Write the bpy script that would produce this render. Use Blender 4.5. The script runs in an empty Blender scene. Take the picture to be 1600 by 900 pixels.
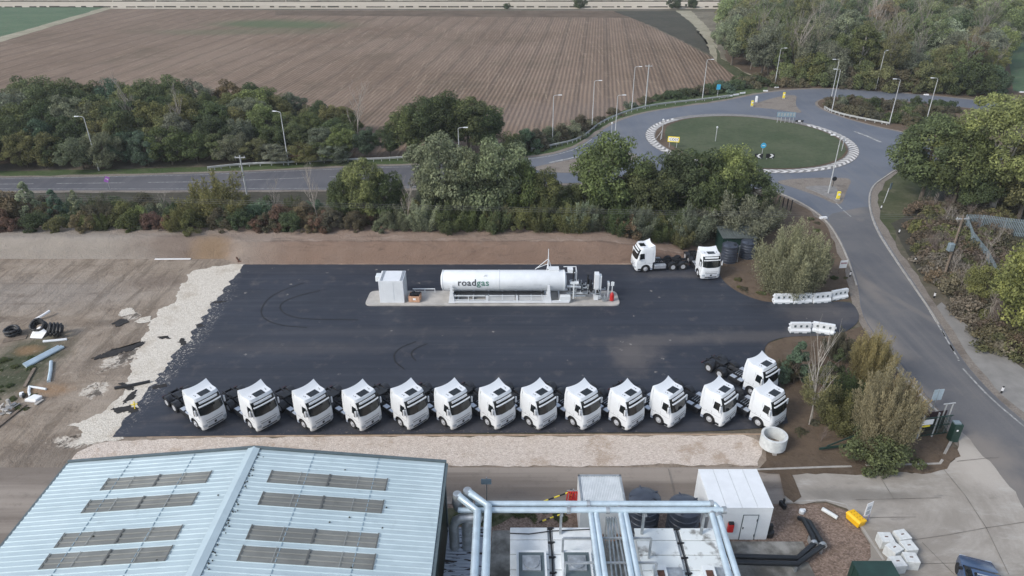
import bpy, bmesh, math, random
import numpy as np
from mathutils import Vector, Matrix, noise as mnoise
R = math.radians
sc = bpy.context.scene
COL = sc.collection
# ------------------------------------------------------------------ camera, world, sun, exposure
FPX, YH, H = 1095.0, -137.0, 32.0            # focal length in pixels of the 1600 px photo, horizon row, flying height
TH = math.atan((450 - YH) / FPX)
cam = bpy.data.cameras.new("camera"); camo = bpy.data.objects.new("camera", cam); COL.objects.link(camo)
cam.sensor_width = 36.0; cam.lens = 36.0 * FPX / 1600.0; cam.clip_start = 0.5; cam.clip_end = 6000
camo.location = (0, 0, H); camo.rotation_euler = (math.pi/2 - TH, 0, 0)
sc.camera = camo
SUN_EL, SUN_AZ = 38, 238                      # azimuth clockwise from +Y (ahead of the camera)
w = bpy.data.worlds.new("World"); sc.world = w; w.use_nodes = True
wn = w.node_tree; bg = wn.nodes["Background"]
sky = wn.nodes.new("ShaderNodeTexSky"); sky.sky_type = 'NISHITA'; sky.sun_disc = False
sky.sun_elevation = R(SUN_EL); sky.sun_rotation = R(SUN_AZ); sky.air_density = 1.0; sky.dust_density = 1.1; sky.ozone_density = 1.0
hs_ = wn.nodes.new('ShaderNodeHueSaturation'); hs_.inputs['Saturation'].default_value = .62      # thin high cloud
wn.links.new(sky.outputs[0], hs_.inputs['Color']); wn.links.new(hs_.outputs[0], bg.inputs[0]); bg.inputs[1].default_value = 0.15
sl = bpy.data.lights.new("sun", 'SUN'); sl.energy = 1.5; sl.angle = R(16); sl.color = (1.0, 0.95, 0.88)
so = bpy.data.objects.new("sun", sl); COL.objects.link(so)
so.rotation_euler = (R(90 - SUN_EL), 0, R(180 - SUN_AZ)); so.location = (0, 0, 90)
sc.view_settings.view_transform = 'Standard'; sc.view_settings.look = 'None'
sc.view_settings.gamma = 1; sc.view_settings.exposure = 0.70; sc.view_settings.use_curve_mapping = False
sc.cycles.max_bounces = 6; sc.cycles.diffuse_bounces = 3; sc.cycles.glossy_bounces = 2; sc.cycles.transmission_bounces = 3
sc.cycles.use_denoising = True
sc.unit_settings.system = 'METRIC'; sc.unit_settings.scale_length = 1.25     # one unit is 1.25 m

def G(x, y, z=0.0):
    """photo pixel (1600x900) seen on the horizontal plane at height z"""
    u = (x - 800) / FPX; v = (y - 450) / FPX
    dy = math.cos(TH) - v * math.sin(TH); dz = -math.sin(TH) - v * math.cos(TH)
    t = (z - H) / dz
    return (u * t, dy * t)

# ------------------------------------------------------------------ materials
class NT:
    def __init__(s, name):
        s.m = bpy.data.materials.new(name); s.m.use_nodes = True
        s.t = s.m.node_tree; s.b = s.t.nodes["Principled BSDF"]; s.tc = s.t.nodes.new("ShaderNodeTexCoord")
        s.co = s.tc.outputs["Object"]
    def n(s, typ, **k):
        nd = s.t.nodes.new(typ)
        for a, v in k.items(): setattr(nd, a, v)
        return nd
    def l(s, a, b): s.t.links.new(a, b)
    def map(s, scale=(1,1,1), rot=0.0, loc=(0,0,0), co=None):
        m = s.n("ShaderNodeMapping"); m.inputs["Scale"].default_value = scale
        m.inputs["Rotation"].default_value = (0, 0, rot); m.inputs["Location"].default_value = loc
        s.l(co or s.co, m.inputs["Vector"]); return m.outputs[0]
    def noise(s, scale, detail=4, rough=.55, co=None, dist=0.0):
        nd = s.n("ShaderNodeTexNoise"); nd.inputs["Scale"].default_value = scale
        nd.inputs["Detail"].default_value = detail; nd.inputs["Roughness"].default_value = rough
        nd.inputs["Distortion"].default_value = dist
        s.l(co or s.co, nd.inputs["Vector"]); return nd.outputs["Fac"]
    def voro(s, scale, co=None, out="Distance", feature='F1'):
        nd = s.n("ShaderNodeTexVoronoi"); nd.feature = feature; nd.inputs["Scale"].default_value = scale
        s.l(co or s.co, nd.inputs["Vector"]); return nd.outputs[out]
    def ramp(s, fac, a=0.4, b=0.6, va=0.0, vb=1.0):
        nd = s.n("ShaderNodeMapRange"); nd.inputs[1].default_value = a; nd.inputs[2].default_value = b
        nd.inputs[3].default_value = va; nd.inputs[4].default_value = vb; nd.interpolation_type = 'SMOOTHSTEP'
        s.l(fac, nd.inputs[0]); return nd.outputs[0]
    def math(s, op, a, b):
        nd = s.n("ShaderNodeMath", operation=op)
        for i, q in enumerate((a, b)):
            if isinstance(q, (int, float)): nd.inputs[i].default_value = q
            else: s.l(q, nd.inputs[i])
        return nd.outputs[0]
    def mix(s, fac, a, b):
        nd = s.n("ShaderNodeMix", data_type='RGBA')
        for i, q in ((0, fac), (6, a), (7, b)):
            if isinstance(q, (int, float)): nd.inputs[i].default_value = q
            elif isinstance(q, (tuple, list)): nd.inputs[i].default_value = (*q[:3], 1)
            else: s.l(q, nd.inputs[i])
        return nd.outputs[2]
    def blob(s, cx, cy, rx, ry, rot=0.0, nz=0.35, nscale=.4):
        """soft patch mask round a world point (deposits and stains with a place of their own)"""
        m = s.n("ShaderNodeMapping", vector_type='TEXTURE')
        m.inputs["Location"].default_value = (cx, cy, 0); m.inputs["Rotation"].default_value = (0, 0, rot)
        m.inputs["Scale"].default_value = (rx, ry, 50)
        s.l(s.co, m.inputs["Vector"])
        g = s.n("ShaderNodeTexGradient", gradient_type='SPHERICAL'); s.l(m.outputs[0], g.inputs[0])
        n = s.noise(nscale, 5, .65)
        a = s.math('ADD', g.outputs[1], s.math('MULTIPLY', s.math('SUBTRACT', n, .5), nz * 2))
        return s.ramp(a, .02, .75)
    def bump(s, h, strength=.4, dist=.05):
        nd = s.n("ShaderNodeBump"); nd.inputs["Strength"].default_value = strength; nd.inputs["Distance"].default_value = dist
        s.l(h, nd.inputs["Height"]); s.l(nd.outputs[0], s.b.inputs["Normal"])
    def out(s, col, rough=.8, metal=0.0, spec=.5):
        if isinstance(col, (tuple, list)): s.b.inputs["Base Color"].default_value = (*col[:3], 1)
        else: s.l(col, s.b.inputs["Base Color"])
        if isinstance(rough, (int, float)): s.b.inputs["Roughness"].default_value = rough
        else: s.l(rough, s.b.inputs["Roughness"])
        s.b.inputs["Metallic"].default_value = metal
        s.b.inputs["Specular IOR Level"].default_value = spec
        return s.m
def sh(c, k): return tuple(min(1, q * k) for q in c)
def pmat(name, col, rough=.6, metal=0.0, var=.18, scale=1.5, col2=None, spec=.5, bump=0.0, lo=.35, hi=.7):
    t = NT(name); n = t.noise(scale, 5, .6)
    f = t.ramp(n, lo, hi)
    c = t.mix(f, sh(col, 1 - var), sh(col, 1 + var * .5) if col2 is None else col2)
    if bump: t.bump(t.noise(scale * 6, 3), bump, .02)
    return t.out(c, rough, metal, spec)
M = {}
M['white'] = pmat('white_truck_paint', (.72, .745, .76), .32, var=.03)
M['glass'] = pmat('dark_tinted_glass', (.012, .016, .018), .08, var=.3, spec=.6)
M['black'] = pmat('black_plastic', (.014, .015, .018), .5, var=.3)
M['chassis'] = pmat('black_chassis_paint', (.020, .022, .028), .5, var=.4, scale=3)
M['tyre'] = pmat('tyre_rubber', (.018, .018, .019), .85, var=.3)
M['rim'] = pmat('grey_steel_rim', (.55, .56, .58), .38, metal=.3, var=.1)
M['alu'] = pmat('aluminium', (.58, .61, .65), .35, metal=.6, var=.12)
M['greyplastic'] = pmat('blue_grey_side_skirt', (.30, .34, .42), .5, var=.1)
M['lens'] = pmat('headlight_lens', (.45, .5, .55), .12, var=.2, scale=8)
M['red'] = pmat('red_paint', (.50, .02, .02), .4)
M['redlens'] = pmat('red_lamp_lens', (.12, .006, .006), .2)
M['seam'] = pmat('panel_gap', (.30, .31, .33), .6)
M['wpaint'] = pmat('white_painted_steel', (.70, .725, .74), .4, var=.05)
M['wdirty'] = pmat('weathered_white_sheet', (.66, .70, .71), .5, var=.06, scale=1.2, col2=(.74, .77, .78))
M['concrete'] = pmat('light_concrete', (.42, .40, .37), .9, var=.15, scale=1.2, bump=.3)
M['concrete_w'] = pmat('pale_cast_concrete', (.60, .62, .61), .85, var=.15, scale=3, bump=.2)
M['concrete_d'] = pmat('stained_concrete', (.20, .19, .165), .9, var=.4, scale=.9, bump=.3, col2=(.34, .33, .30))
M['galv'] = pmat('galvanised_steel', (.42, .45, .47), .4, metal=.55, var=.25, scale=3)
M['pipe'] = pmat('pale_blue_lagging', (.50, .60, .66), .38, metal=.25, var=.12, scale=1.6)
M['post'] = pmat('grey_lamp_column', (.46, .47, .47), .5, metal=.2)
M['lamphead'] = pmat('pale_lantern_housing', (.7, .71, .71), .4)
M['wood'] = pmat('weathered_wood', (.19, .15, .115), .85, var=.3, scale=4)
M['plywood'] = pmat('orange_plywood', (.52, .30, .19), .8, var=.2, scale=4)
M['yellow'] = pmat('yellow_plastic', (.85, .48, .01), .45, var=.06)
M['signy'] = pmat('yellow_sign_sheet', (.85, .68, .05), .4, var=.04)
M['signw'] = pmat('white_sign_sheet', (.8, .8, .8), .4, var=.04)
M['signb'] = pmat('blue_sign_sheet', (.05, .38, .62), .4, var=.04)
M['signback'] = pmat('bare_sign_back', (.26, .36, .44), .45, metal=.3, var=.1)
M['purple'] = pmat('lilac_sign_sheet', (.45, .16, .55), .5, var=.04)
M['greenpaint'] = pmat('dark_green_paint', (.016, .045, .036), .45, var=.2)
M['greenroof'] = pmat('faded_green_roof', (.085, .100, .095), .6, var=.2)
M['blacktank'] = pmat('black_polythene', (.050, .060, .082), .38, var=.25)
M['hose'] = pmat('black_pipe_lagging', (.016, .019, .023), .45, var=.3)
M['bluecar'] = pmat('dark_blue_car_paint', (.045, .085, .17), .22, var=.06, spec=.7)
M['rust'] = pmat('rusty_steel', (.10, .045, .028), .8, var=.3, scale=3)
M['text_dark'] = pmat('dark_lettering', (.03, .035, .04), .5, var=.02)
M['text_green'] = pmat('green_lettering', (.07, .20, .15), .5, var=.02)
M['palis'] = pmat('galvanised_palisade', (.24, .30, .33), .5, metal=.3, var=.15)
M['cable'] = pmat('overhead_cable', (.14, .14, .14), .6)

def metal_ribs(name, c1, c2, rust=None):
    t = NT(name); n = t.noise(.35, 5, .6); n2 = t.noise(5, 4, .6, co=t.map((.12, 1, 1)))
    c = t.mix(t.ramp(n, .35, .7), c1, c2)
    c = t.mix(t.math('MULTIPLY', t.ramp(n2, .5, .75), .30), c, sh(c1, .66)); c = t.mix(t.math('MULTIPLY', t.ramp(t.noise(.9, 6, .75), .56, .75), .35), c, sh(c1, .58))
    if rust:
        n3 = t.noise(2.2, 3, .5, co=t.map((.55, 3.2, 1)))
        c = t.mix(t.ramp(n3, .56, .60), c, rust)
    return t.out(c, .42, .25)
M['roof'] = metal_ribs('pale_blue_profiled_sheet', (.45, .545, .57), (.52, .615, .635))
M['rustroof'] = metal_ribs('rust_streaked_sheet', (.30, .34, .40), (.42, .46, .52), (.018, .014, .014))
M['rooflight'] = metal_ribs('grimy_translucent_rooflight', (.185, .188, .172), (.26, .262, .238))
M['ridge'] = pmat('pale_ridge_capping', (.48, .575, .60), .42, metal=.25, var=.05)
M['gutter'] = pmat('grey_gutter', (.09, .12, .13), .5, var=.1)
M['greenwall'] = metal_ribs('dark_green_cladding', (.012, .030, .026), (.02, .042, .036))

# ------------------------------------------------------------------ mesh builder
class MB:
    def __init__(s): s.v = []; s.f = []; s.mi = []; s.cur = 0; s.ch = []
    def add(s, vs, fs):
        s.ch.append((len(s.v), len(s.f)))
        o = len(s.v); s.v += [tuple(q) for q in vs]; s.f += [tuple(i + o for i in f) for f in fs]; s.mi += [s.cur] * len(fs)
        return s
    def box(s, c, d, rz=0.0, rx=0.0, ry=0.0):
        m = Matrix.Translation(c) @ Matrix.Rotation(rz, 4, 'Z') @ Matrix.Rotation(ry, 4, 'Y') @ Matrix.Rotation(rx, 4, 'X')
        vs = [m @ Vector((x * d[0] / 2, y * d[1] / 2, z * d[2] / 2)) for x in (-1, 1) for y in (-1, 1) for z in (-1, 1)]
        return s.add(vs, [(0,1,3,2), (4,6,7,5), (0,4,5,1), (2,3,7,6), (0,2,6,4), (1,5,7,3)])
    def prism(s, poly, z0, z1):
        n = len(poly)
        vs = [(x, y, z0) for x, y in poly] + [(x, y, z1) for x, y in poly]
        return s.add(vs, [tuple(range(n))[::-1], tuple(range(n, 2*n))] + [(i, (i+1) % n, n + (i+1) % n, n + i) for i in range(n)])
    def slab(s, pts, off):
        """polygon pts (3D) extruded by vector off"""
        n = len(pts); off = Vector(off)
        vs = [Vector(p) for p in pts] + [Vector(p) + off for p in pts]
        return s.add(vs, [tuple(range(n))[::-1], tuple(range(n, 2*n))] + [(i, (i+1) % n, n + (i+1) % n, n + i) for i in range(n)])
    def tube(s, pts, r, seg=8, caps=True, r1=None):
        pts = [Vector(p) for p in pts]; n = len(pts); rings = []
        up = None
        for i, p in enumerate(pts):
            d = (pts[min(i+1, n-1)] - pts[max(i-1, 0)]).normalized()
            if up is None: up = Vector((0,0,1)) if abs(d.z) < .9 else Vector((1,0,0))
            a = d.cross(up).normalized(); b = a.cross(d).normalized(); up = b
            rr = r if r1 is None else r + (r1 - r) * i / max(1, n-1)
            if isinstance(r, (list, tuple)): rr = r[i]
            rings.append([p + (a * math.cos(2*math.pi*k/seg) + b * math.sin(2*math.pi*k/seg)) * rr for k in range(seg)])
        vs = [q for g in rings for q in g]
        fs = [(i*seg + k, i*seg + (k+1) % seg, (i+1)*seg + (k+1) % seg, (i+1)*seg + k) for i in range(n-1) for k in range(seg)]
        if caps: fs += [tuple(range(seg))[::-1], tuple(range((n-1)*seg, n*seg))]
        return s.add(vs, fs)
    def lathe(s, c, prof, seg=16, axis='Z'):
        """profile [(r, h)] turned round an axis through c"""
        vs = []
        for r_, h in prof:
            for k in range(seg):
                a = 2*math.pi*k/seg; x, y = r_*math.cos(a), r_*math.sin(a)
                q = (x, y, h) if axis == 'Z' else ((h, x, y) if axis == 'X' else (x, h, y))
                vs.append((c[0]+q[0], c[1]+q[1], c[2]+q[2]))
        n = len(prof)
        fs = [(i*seg + k, i*seg + (k+1) % seg, (i+1)*seg + (k+1) % seg, (i+1)*seg + k) for i in range(n-1) for k in range(seg)]
        fs += [tuple(range(seg))[::-1], tuple(range((n-1)*seg, n*seg))]
        return s.add(vs, fs)
    def build(s, name, mats, parent=None, world=False, smooth=0, bevel=0.0, label=None):
        me = bpy.data.meshes.new(name)
        vs = s.v
        if world and parent is not None:
            o = parent.matrix_basis.translation; vs = [(x-o[0], y-o[1], z-o[2]) for x, y, z in vs]
        me.from_pydata(vs, [], s.f); 
        for m in (mats if isinstance(mats, (list, tuple)) else [mats]): me.materials.append(m)
        if max(s.mi, default=0) > 0: me.polygons.foreach_set("material_index", s.mi)
        bm = bmesh.new(); bm.from_mesh(me); bmesh.ops.recalc_face_normals(bm, faces=bm.faces)
        if bevel: 
            ed = [e for e in bm.edges if len(e.link_faces) == 2 and e.calc_face_angle(0) > .6]
            bmesh.ops.bevel(bm, geom=ed, offset=bevel, segments=2, affect='EDGES', profile=.6)
        bm.to_mesh(me); bm.free()
        if smooth:
            me.shade_smooth(); me.set_sharp_from_angle(angle=R(smooth))
        ob = bpy.data.objects.new(name, me); COL.objects.link(ob)
        if parent is not None: ob.parent = parent
        if label: ob['label'] = label
        return ob
def build_each(q, name, mats, parent=None, **k):
    """every shape added to the builder becomes an object of its own"""
    out = []; ends = q.ch[1:] + [(len(q.v), len(q.f))]
    for (v0, f0), (v1, f1) in zip(q.ch, ends):
        m = MB(); m.add(q.v[v0:v1], [tuple(i - v0 for i in f) for f in q.f[f0:f1]]); out.append(m.build(name, mats, parent, **k))
    return out
def tag(o, label, cat, group=None, kind=None):
    o['label'] = label; o['category'] = cat
    if group: o['group'] = group
    if kind: o['kind'] = kind
    return o
def thing(name, label, cat, loc=(0,0,0), rz=0.0, group=None):
    o = bpy.data.objects.new(name, None); o.empty_display_size = .3; COL.objects.link(o)
    o.location = loc; o.rotation_euler = (0, 0, rz); o.matrix_basis = Matrix.Translation(loc) @ Matrix.Rotation(rz, 4, 'Z')
    return tag(o, label, cat, group)
def dup(root, loc, rz=0.0, label=None, group=None, scale=None):
    kids = {}
    for o in root.children: kids[o] = list(o.children)
    r = root.copy(); COL.objects.link(r); r.location = loc; r.rotation_euler = (0, 0, rz)
    if scale is not None: r.scale = scale if isinstance(scale, tuple) else (scale,)*3
    if label: r['label'] = label
    if group: r['group'] = group
    for c, gs in kids.items():
        d = c.copy(); COL.objects.link(d); d.parent = r
        for g in gs:
            e = g.copy(); COL.objects.link(e); e.parent = d
    return r
def structure(o): o['kind'] = 'structure'; return o

def rough_poly(poly, step=1.0, amp=.3, seed=0, scale=.35):
    out = []; n = len(poly)
    for i in range(n):
        a, b = Vector(poly[i]), Vector(poly[(i+1) % n]); k = max(1, int((b-a).length / step))
        for j in range(k):
            p = a.lerp(b, j / k)
            v = mnoise.noise_vector(Vector((p.x * scale, p.y * scale, seed * 7.3))) + .3 * mnoise.noise_vector(Vector((p.x * scale * 9, p.y * scale * 9, seed * 3.1))) + .5 * mnoise.noise_vector(Vector((p.x * scale * 3.1, p.y * scale * 3.1, seed * 7.3 + 3)))
            out.append((p.x + v.x * amp, p.y + v.y * amp))
    return out
def smooth_poly(poly, k=1, closed=True):
    for _ in range(k):
        q = []; n = len(poly)
        for i in range(n if closed else n-1):
            a, b = Vector(poly[i]), Vector(poly[(i+1) % n]); q += [tuple(a.lerp(b, .25)), tuple(a.lerp(b, .75))]
        if not closed: q = [poly[0]] + q + [poly[-1]]
        poly = q
    return poly
def sheet(name, poly, z, m, thick=0.0, sides=None):
    """flat draped sheet of a ground polygon; thick gives it a kerb-high edge"""
    bm = bmesh.new()
    vs = [bm.verts.new((x, y, z)) for x, y in poly]
    f = bm.faces.new(vs); f.normal_update()
    if f.normal.z < 0: f.normal_flip()
    if thick:
        es = list(f.edges)
        r = bmesh.ops.extrude_edge_only(bm, edges=es)
        for v in r['geom']:
            if isinstance(v, bmesh.types.BMVert): v.co.z -= thick
    bmesh.ops.triangulate(bm, faces=[q for q in bm.faces if len(q.verts) > 4], ngon_method='EAR_CLIP')
    me = bpy.data.meshes.new(name); bm.to_mesh(me); bm.free(); me.materials.append(m)
    o = bpy.data.objects.new(name, me); COL.objects.link(o)
    return structure(o)
def px(*pts, z=0.0): return [G(x, y, z) for x, y in pts]
def strip(mb, line, wd, z, dash=None):
    """painted line along a ground polyline"""
    pts = [Vector((x, y)) for x, y in line]; L = 0; segs = []
    if dash:
        new = []; on = True; left = dash[0]; cur = pts[0]; run = [cur]
        for p in pts[1:]:
            while (p - cur).length > left:
                cur = cur + (p - cur).normalized() * left; run.append(cur)
                if on: segs.append(run)
                on = not on; left = dash[0] if on else dash[1]; run = [cur]
            left -= (p - cur).length; cur = p; run.append(cur)
        if on and len(run) > 1: segs.append(run)
    else: segs = [pts]
    for run in segs:
        n = len(run); vs = []
        for i, p in enumerate(run):
            d = (run[min(i+1, n-1)] - run[max(i-1, 0)]);
            if d.length < 1e-5: d = Vector((1, 0))
            d.normalize(); q = Vector((-d.y, d.x)) * wd / 2
            vs += [(p.x+q.x, p.y+q.y, z), (p.x-q.x, p.y-q.y, z)]
        mb.add(vs, [(2*i, 2*i+1, 2*i+3, 2*i+2) for i in range(n-1)])
    return mb
def kerb(mb, line, wd, z0, z1):
    pts = [Vector((x, y)) for x, y in line]; n = len(pts); vs = []
    for i, p in enumerate(pts):
        d = (pts[min(i+1, n-1)] - pts[max(i-1, 0)]).normalized(); q = Vector((-d.y, d.x)) * wd / 2
        for s_ in (q, -q): vs += [(p.x+s_.x, p.y+s_.y, z0), (p.x+s_.x, p.y+s_.y, z1)]
    fs = []
    for i in range(n-1):
        a, b = 4*i, 4*i+4
        fs += [(a+1, a+3, b+3, b+1), (a, a+1, b+1, b), (a+2, b+2, b+3, a+3)]
    fs += [(0, 2, 3, 1), (4*n-4, 4*n-3, 4*n-1, 4*n-2)]
    return mb.add(vs, fs)
# ------------------------------------------------------------------ ground materials
def m_ground():
    t = NT('rough_verge_soil_and_grass'); n = t.noise(.045, 6, .6); n2 = t.noise(.9, 6, .7); n3 = t.noise(6, 4, .7)
    c = t.mix(t.ramp(n, .42, .6), (.135, .115, .090), (.085, .085, .052))
    c = t.mix(t.ramp(n2, .4, .7), c, (.16, .135, .105)); c = t.mix(t.math('MULTIPLY', t.ramp(n3, .45, .7), .5), c, (.06, .055, .038))
    t.bump(n2, .6, .25); return t.out(c, .95, spec=.15)
def m_field():
    t = NT('ploughed_field_with_stubble_rows'); rot = R(-6.5)
    co = t.map((1, 1, 1), rot=-rot)
    wv = t.n("ShaderNodeTexWave", wave_type='BANDS', bands_direction='X'); wv.inputs["Scale"].default_value = .37
    wv.inputs["Distortion"].default_value = .8; wv.inputs["Detail"].default_value = 3; wv.inputs["Detail Scale"].default_value = .6; t.l(co, wv.inputs[0])
    rows = wv.outputs["Fac"]
    w2 = t.n("ShaderNodeTexWave", wave_type='BANDS', bands_direction='X'); w2.inputs["Scale"].default_value = .052
    w2.inputs["Distortion"].default_value = 1.2; w2.inputs["Detail"].default_value = 2; t.l(co, w2.inputs[0])
    big = t.noise(.02, 4, .6); st = t.noise(1.5, 5, .7, co=t.map((1, .03, 1), rot=-rot)); fine = t.noise(1.7, 5, .75); fine2 = t.noise(.35, 5, .7)
    c = t.mix(t.ramp(big, .35, .65), (.178, .126, .090), (.228, .168, .126))
    c = t.mix(t.math('MULTIPLY', t.ramp(rows, .3, .85), .20), c, (.080, .063, .054))
    c = t.mix(t.math('MULTIPLY', t.ramp(w2.outputs["Fac"], .85, .97), .32), c, (.060, .048, .040))
    sx = t.n("ShaderNodeSeparateXYZ"); t.l(co, sx.inputs[0]); wnz = t.n("ShaderNodeTexWhiteNoise", noise_dimensions='1D'); t.l(t.math('FLOOR', t.math('DIVIDE', sx.outputs[0], 4.3), 0), wnz.inputs["W"])
    c = t.mix(t.math('MULTIPLY', wnz.outputs[0], .28), c, (.115, .082, .062))
    straw = t.math('MULTIPLY', t.ramp(st, .53, .64), t.ramp(fine, .38, .60))
    c = t.mix(t.math('MULTIPLY', straw, .62), c, (.35, .275, .20))
    c = t.mix(t.math('MULTIPLY', t.ramp(fine2, .52, .68), .55), c, (.255, .195, .145)); c = t.mix(t.math('MULTIPLY', t.ramp(t.noise(.045, 6, .75), .52, .66), .5), c, (.115, .090, .062)); c = t.mix(t.math('MULTIPLY', t.ramp(fine, .55, .7), .35), c, (.29, .225, .16))
    gx, gy = G(440, 38); c = t.mix(t.math('MULTIPLY', t.blob(gx, gy, 34, 15, R(-8), .25, .05), .75), c, (.075, .115, .055))
    gx, gy = G(360, 50); c = t.mix(t.math('MULTIPLY', t.blob(gx, gy, 40, 9, 0, .35, .06), .4), c, (.095, .12, .065))
    gx, gy = G(905, 175); c = t.mix(t.math('MULTIPLY', t.blob(gx, gy, 42, 12, R(12), .4, .15), .45), c, (.20, .155, .13))
    t.bump(t.math('ADD', rows, fine), .5, .2); return t.out(c, .96, spec=.1)
def m_stubble():
    t = NT('pale_stubble'); n = t.noise(.05, 4, .6, co=t.map((.15, 1, 1))); n2 = t.noise(.5, 4, .6)
    c = t.mix(t.ramp(n, .35, .65), (.40, .35, .275), (.50, .44, .35)); c = t.mix(t.math('MULTIPLY', t.ramp(n2, .5, .7), .2), c, (.3, .26, .19)); return t.out(c, .95, spec=.1)
def m_grass(name, a, b, c3=(.17, .145, .10), amt=.35):
    t = NT(name); n = t.noise(.12, 5, .65); n2 = t.noise(1.6, 6, .75); n3 = t.noise(.5, 5, .7)
    c = t.mix(t.ramp(n, .35, .65), a, b); c = t.mix(t.math('MULTIPLY', t.ramp(n3, .5, .7), amt), c, c3)
    c = t.mix(t.math('MULTIPLY', t.ramp(n2, .45, .7), .45), c, sh(a, .55)); t.bump(n2, .7, .2); return t.out(c, .95, spec=.12)
def m_dirt():
    t = NT('grey_brown_subsoil'); n = t.noise(.07, 6, .65, dist=.6); n2 = t.noise(.55, 7, .7, dist=.8); n3 = t.noise(5, 5, .7)
    ruts = t.noise(.9, 4, .6, co=t.map((1, .12, 1), rot=R(38)))
    c = t.mix(t.ramp(n, .35, .65), (.225, .180, .138), (.290, .242, .195)); c = t.mix(t.math('MULTIPLY', t.ramp(n2, .42, .66), .75), c, (.335, .285, .232))
    c = t.mix(t.math('MULTIPLY', t.ramp(n2, .42, .33), .55), c, (.115, .092, .074))
    c = t.mix(t.math('MULTIPLY', t.ramp(ruts, .52, .62), .5), c, (.13, .105, .082))
    c = t.mix(t.math('MULTIPLY', t.ramp(n3, .58, .78), .22), c, (.36, .32, .27))
    for (x, y, rx, ry, k, cc) in ((40, 560, 4.2, 5.5, .9, (.055, .065, .036)), (10, 590, 4, 5, .9, (.055, .065, .036)), (45, 505, 0.1, .1, 0, (0,0,0)),
                                  (175, 505, 3.2, .9, .5, (.10, .08, .065)), (150, 560, 1.1, 3.4, .5, (.11, .09, .072)), (45, 548, 1.6, 1.2, .7, (.27, .17, .095)),
                                  (75, 610, 2.6, 1.2, .75, (.27, .17, .095)), (40, 460, 16, 5, .5, (.27, .245, .22)), (90, 715, 6, 3, .5, (.12, .10, .085)),
                                  (250, 440, 4.5, 2.2, .5, (.13, .10, .082)), (330, 402, 7, .8, .6, (.17, .115, .09))):
        if k: X, Y = G(x, y); c = t.mix(t.math('MULTIPLY', t.blob(X, Y, rx, ry, 0, .4, .8), k), c, cc)
    # loose chippings and asphalt crumbs thinning out from the white strip
    nm = t.noise(1.3, 7, .75, dist=.5); nk = t.noise(1.0, 6, .7, co=t.map((1, 1, 1), loc=(31, 7, 0)), dist=.6)
    for (x, y, rx, ry, rot) in ((195, 560, 2.4, 5.2, R(-38)), (205, 495, 1.8, 1.6, 0), (150, 610, 2.4, 2.2, 0), (120, 690, 3.5, 1.8, 0)):
        X, Y = G(x, y); b = t.blob(X, Y, rx, ry, rot, .3, .6)
        c = t.mix(t.ramp(t.math('MULTIPLY', b, nm), .40, .52), c, (.54, .49, .42)); c = t.mix(t.math('MULTIPLY', t.ramp(t.math('MULTIPLY', b, nk), .47, .56), .85), c, (.060, .050, .043))
    r2 = t.noise(.9, 6, .7, co=t.map((1, .22, 1), rot=R(24)), dist=1.3); r3 = t.noise(.5, 5, .65, co=t.map((.10, 1, 1), rot=R(8)), dist=.6)
    c = t.mix(t.math('MULTIPLY', t.ramp(r2, .54, .64), .38), c, (.125, .098, .076)); c = t.mix(t.math('MULTIPLY', t.ramp(r3, .55, .66), .45), c, (.15, .120, .095)); c = t.mix(t.math('MULTIPLY', t.ramp(t.noise(2.6, 6, .8, dist=.8), .56, .66), .45), c, (.40, .35, .29))
    t.bump(t.math('ADD', t.math('ADD', n2, t.math('MULTIPLY', r2, .6)), t.math('MULTIPLY', n3, .3)), .7, .24); return t.out(c, .95, spec=.12)
def m_berm():
    t = NT('bank_of_red_brown_subsoil'); n = t.noise(.09, 6, .65); n2 = t.noise(.8, 7, .7, co=t.map((.5, 1, 1)), dist=.5); n3 = t.noise(6, 5, .7)
    ver = t.noise(1.2, 3, .6, co=t.map((1, .1, .1)))
    c = t.mix(t.ramp(n, .35, .65), (.250, .178, .136), (.300, .228, .182)); c = t.mix(t.ramp(n2, .5, .7), c, (.345, .275, .230))
    c = t.mix(t.math('MULTIPLY', t.ramp(n2, .42, .30), .6), c, (.135, .095, .075)); c = t.mix(t.math('MULTIPLY', t.ramp(ver, .55, .75), .3), c, (.16, .115, .09))
    c = t.mix(t.math('MULTIPLY', t.ramp(n3, .56, .75), .4), c, (.38, .33, .29))
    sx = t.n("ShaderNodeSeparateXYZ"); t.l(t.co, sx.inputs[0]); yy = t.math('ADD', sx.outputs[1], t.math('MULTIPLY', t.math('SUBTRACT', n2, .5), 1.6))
    c = t.mix(t.math('MULTIPLY', t.ramp(yy, 67.0, 66.5), .8), c, (.195, .130, .096)); c = t.mix(t.math('MULTIPLY', t.ramp(t.math('ABSOLUTE', t.math('SUBTRACT', yy, 66.75), 0), .22, .0), .45), c, (.12, .085, .066)); c = t.mix(t.math('MULTIPLY', t.ramp(t.noise(.7, 6, .75, co=t.map((.25, 1, 1)), dist=1.0), .56, .66), .5), c, (.125, .090, .070))  # cut soil of the slope, deepened by painted shade, with a painted crest shadow
    X, Y = G(60, 390, 1); c = t.mix(t.math('MULTIPLY', t.blob(X, Y, 34, 7, 0, .25, .2), .8), c, (.30, .275, .24))
    X, Y = G(290, 385, 1); c = t.mix(t.math('MULTIPLY', t.blob(X, Y, 9, 2, 0, .35, .3), .6), c, (.13, .09, .07))
    X, Y = G(325, 390, 1); c = t.mix(t.math('MULTIPLY', t.blob(X, Y, 3, 3, 0, .35, .5), .7), c, (.25, .17, .10))
    t.bump(t.math('ADD', n2, t.math('MULTIPLY', n3, .4)), .9, .32); return t.out(c, .95, spec=.15)
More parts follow.
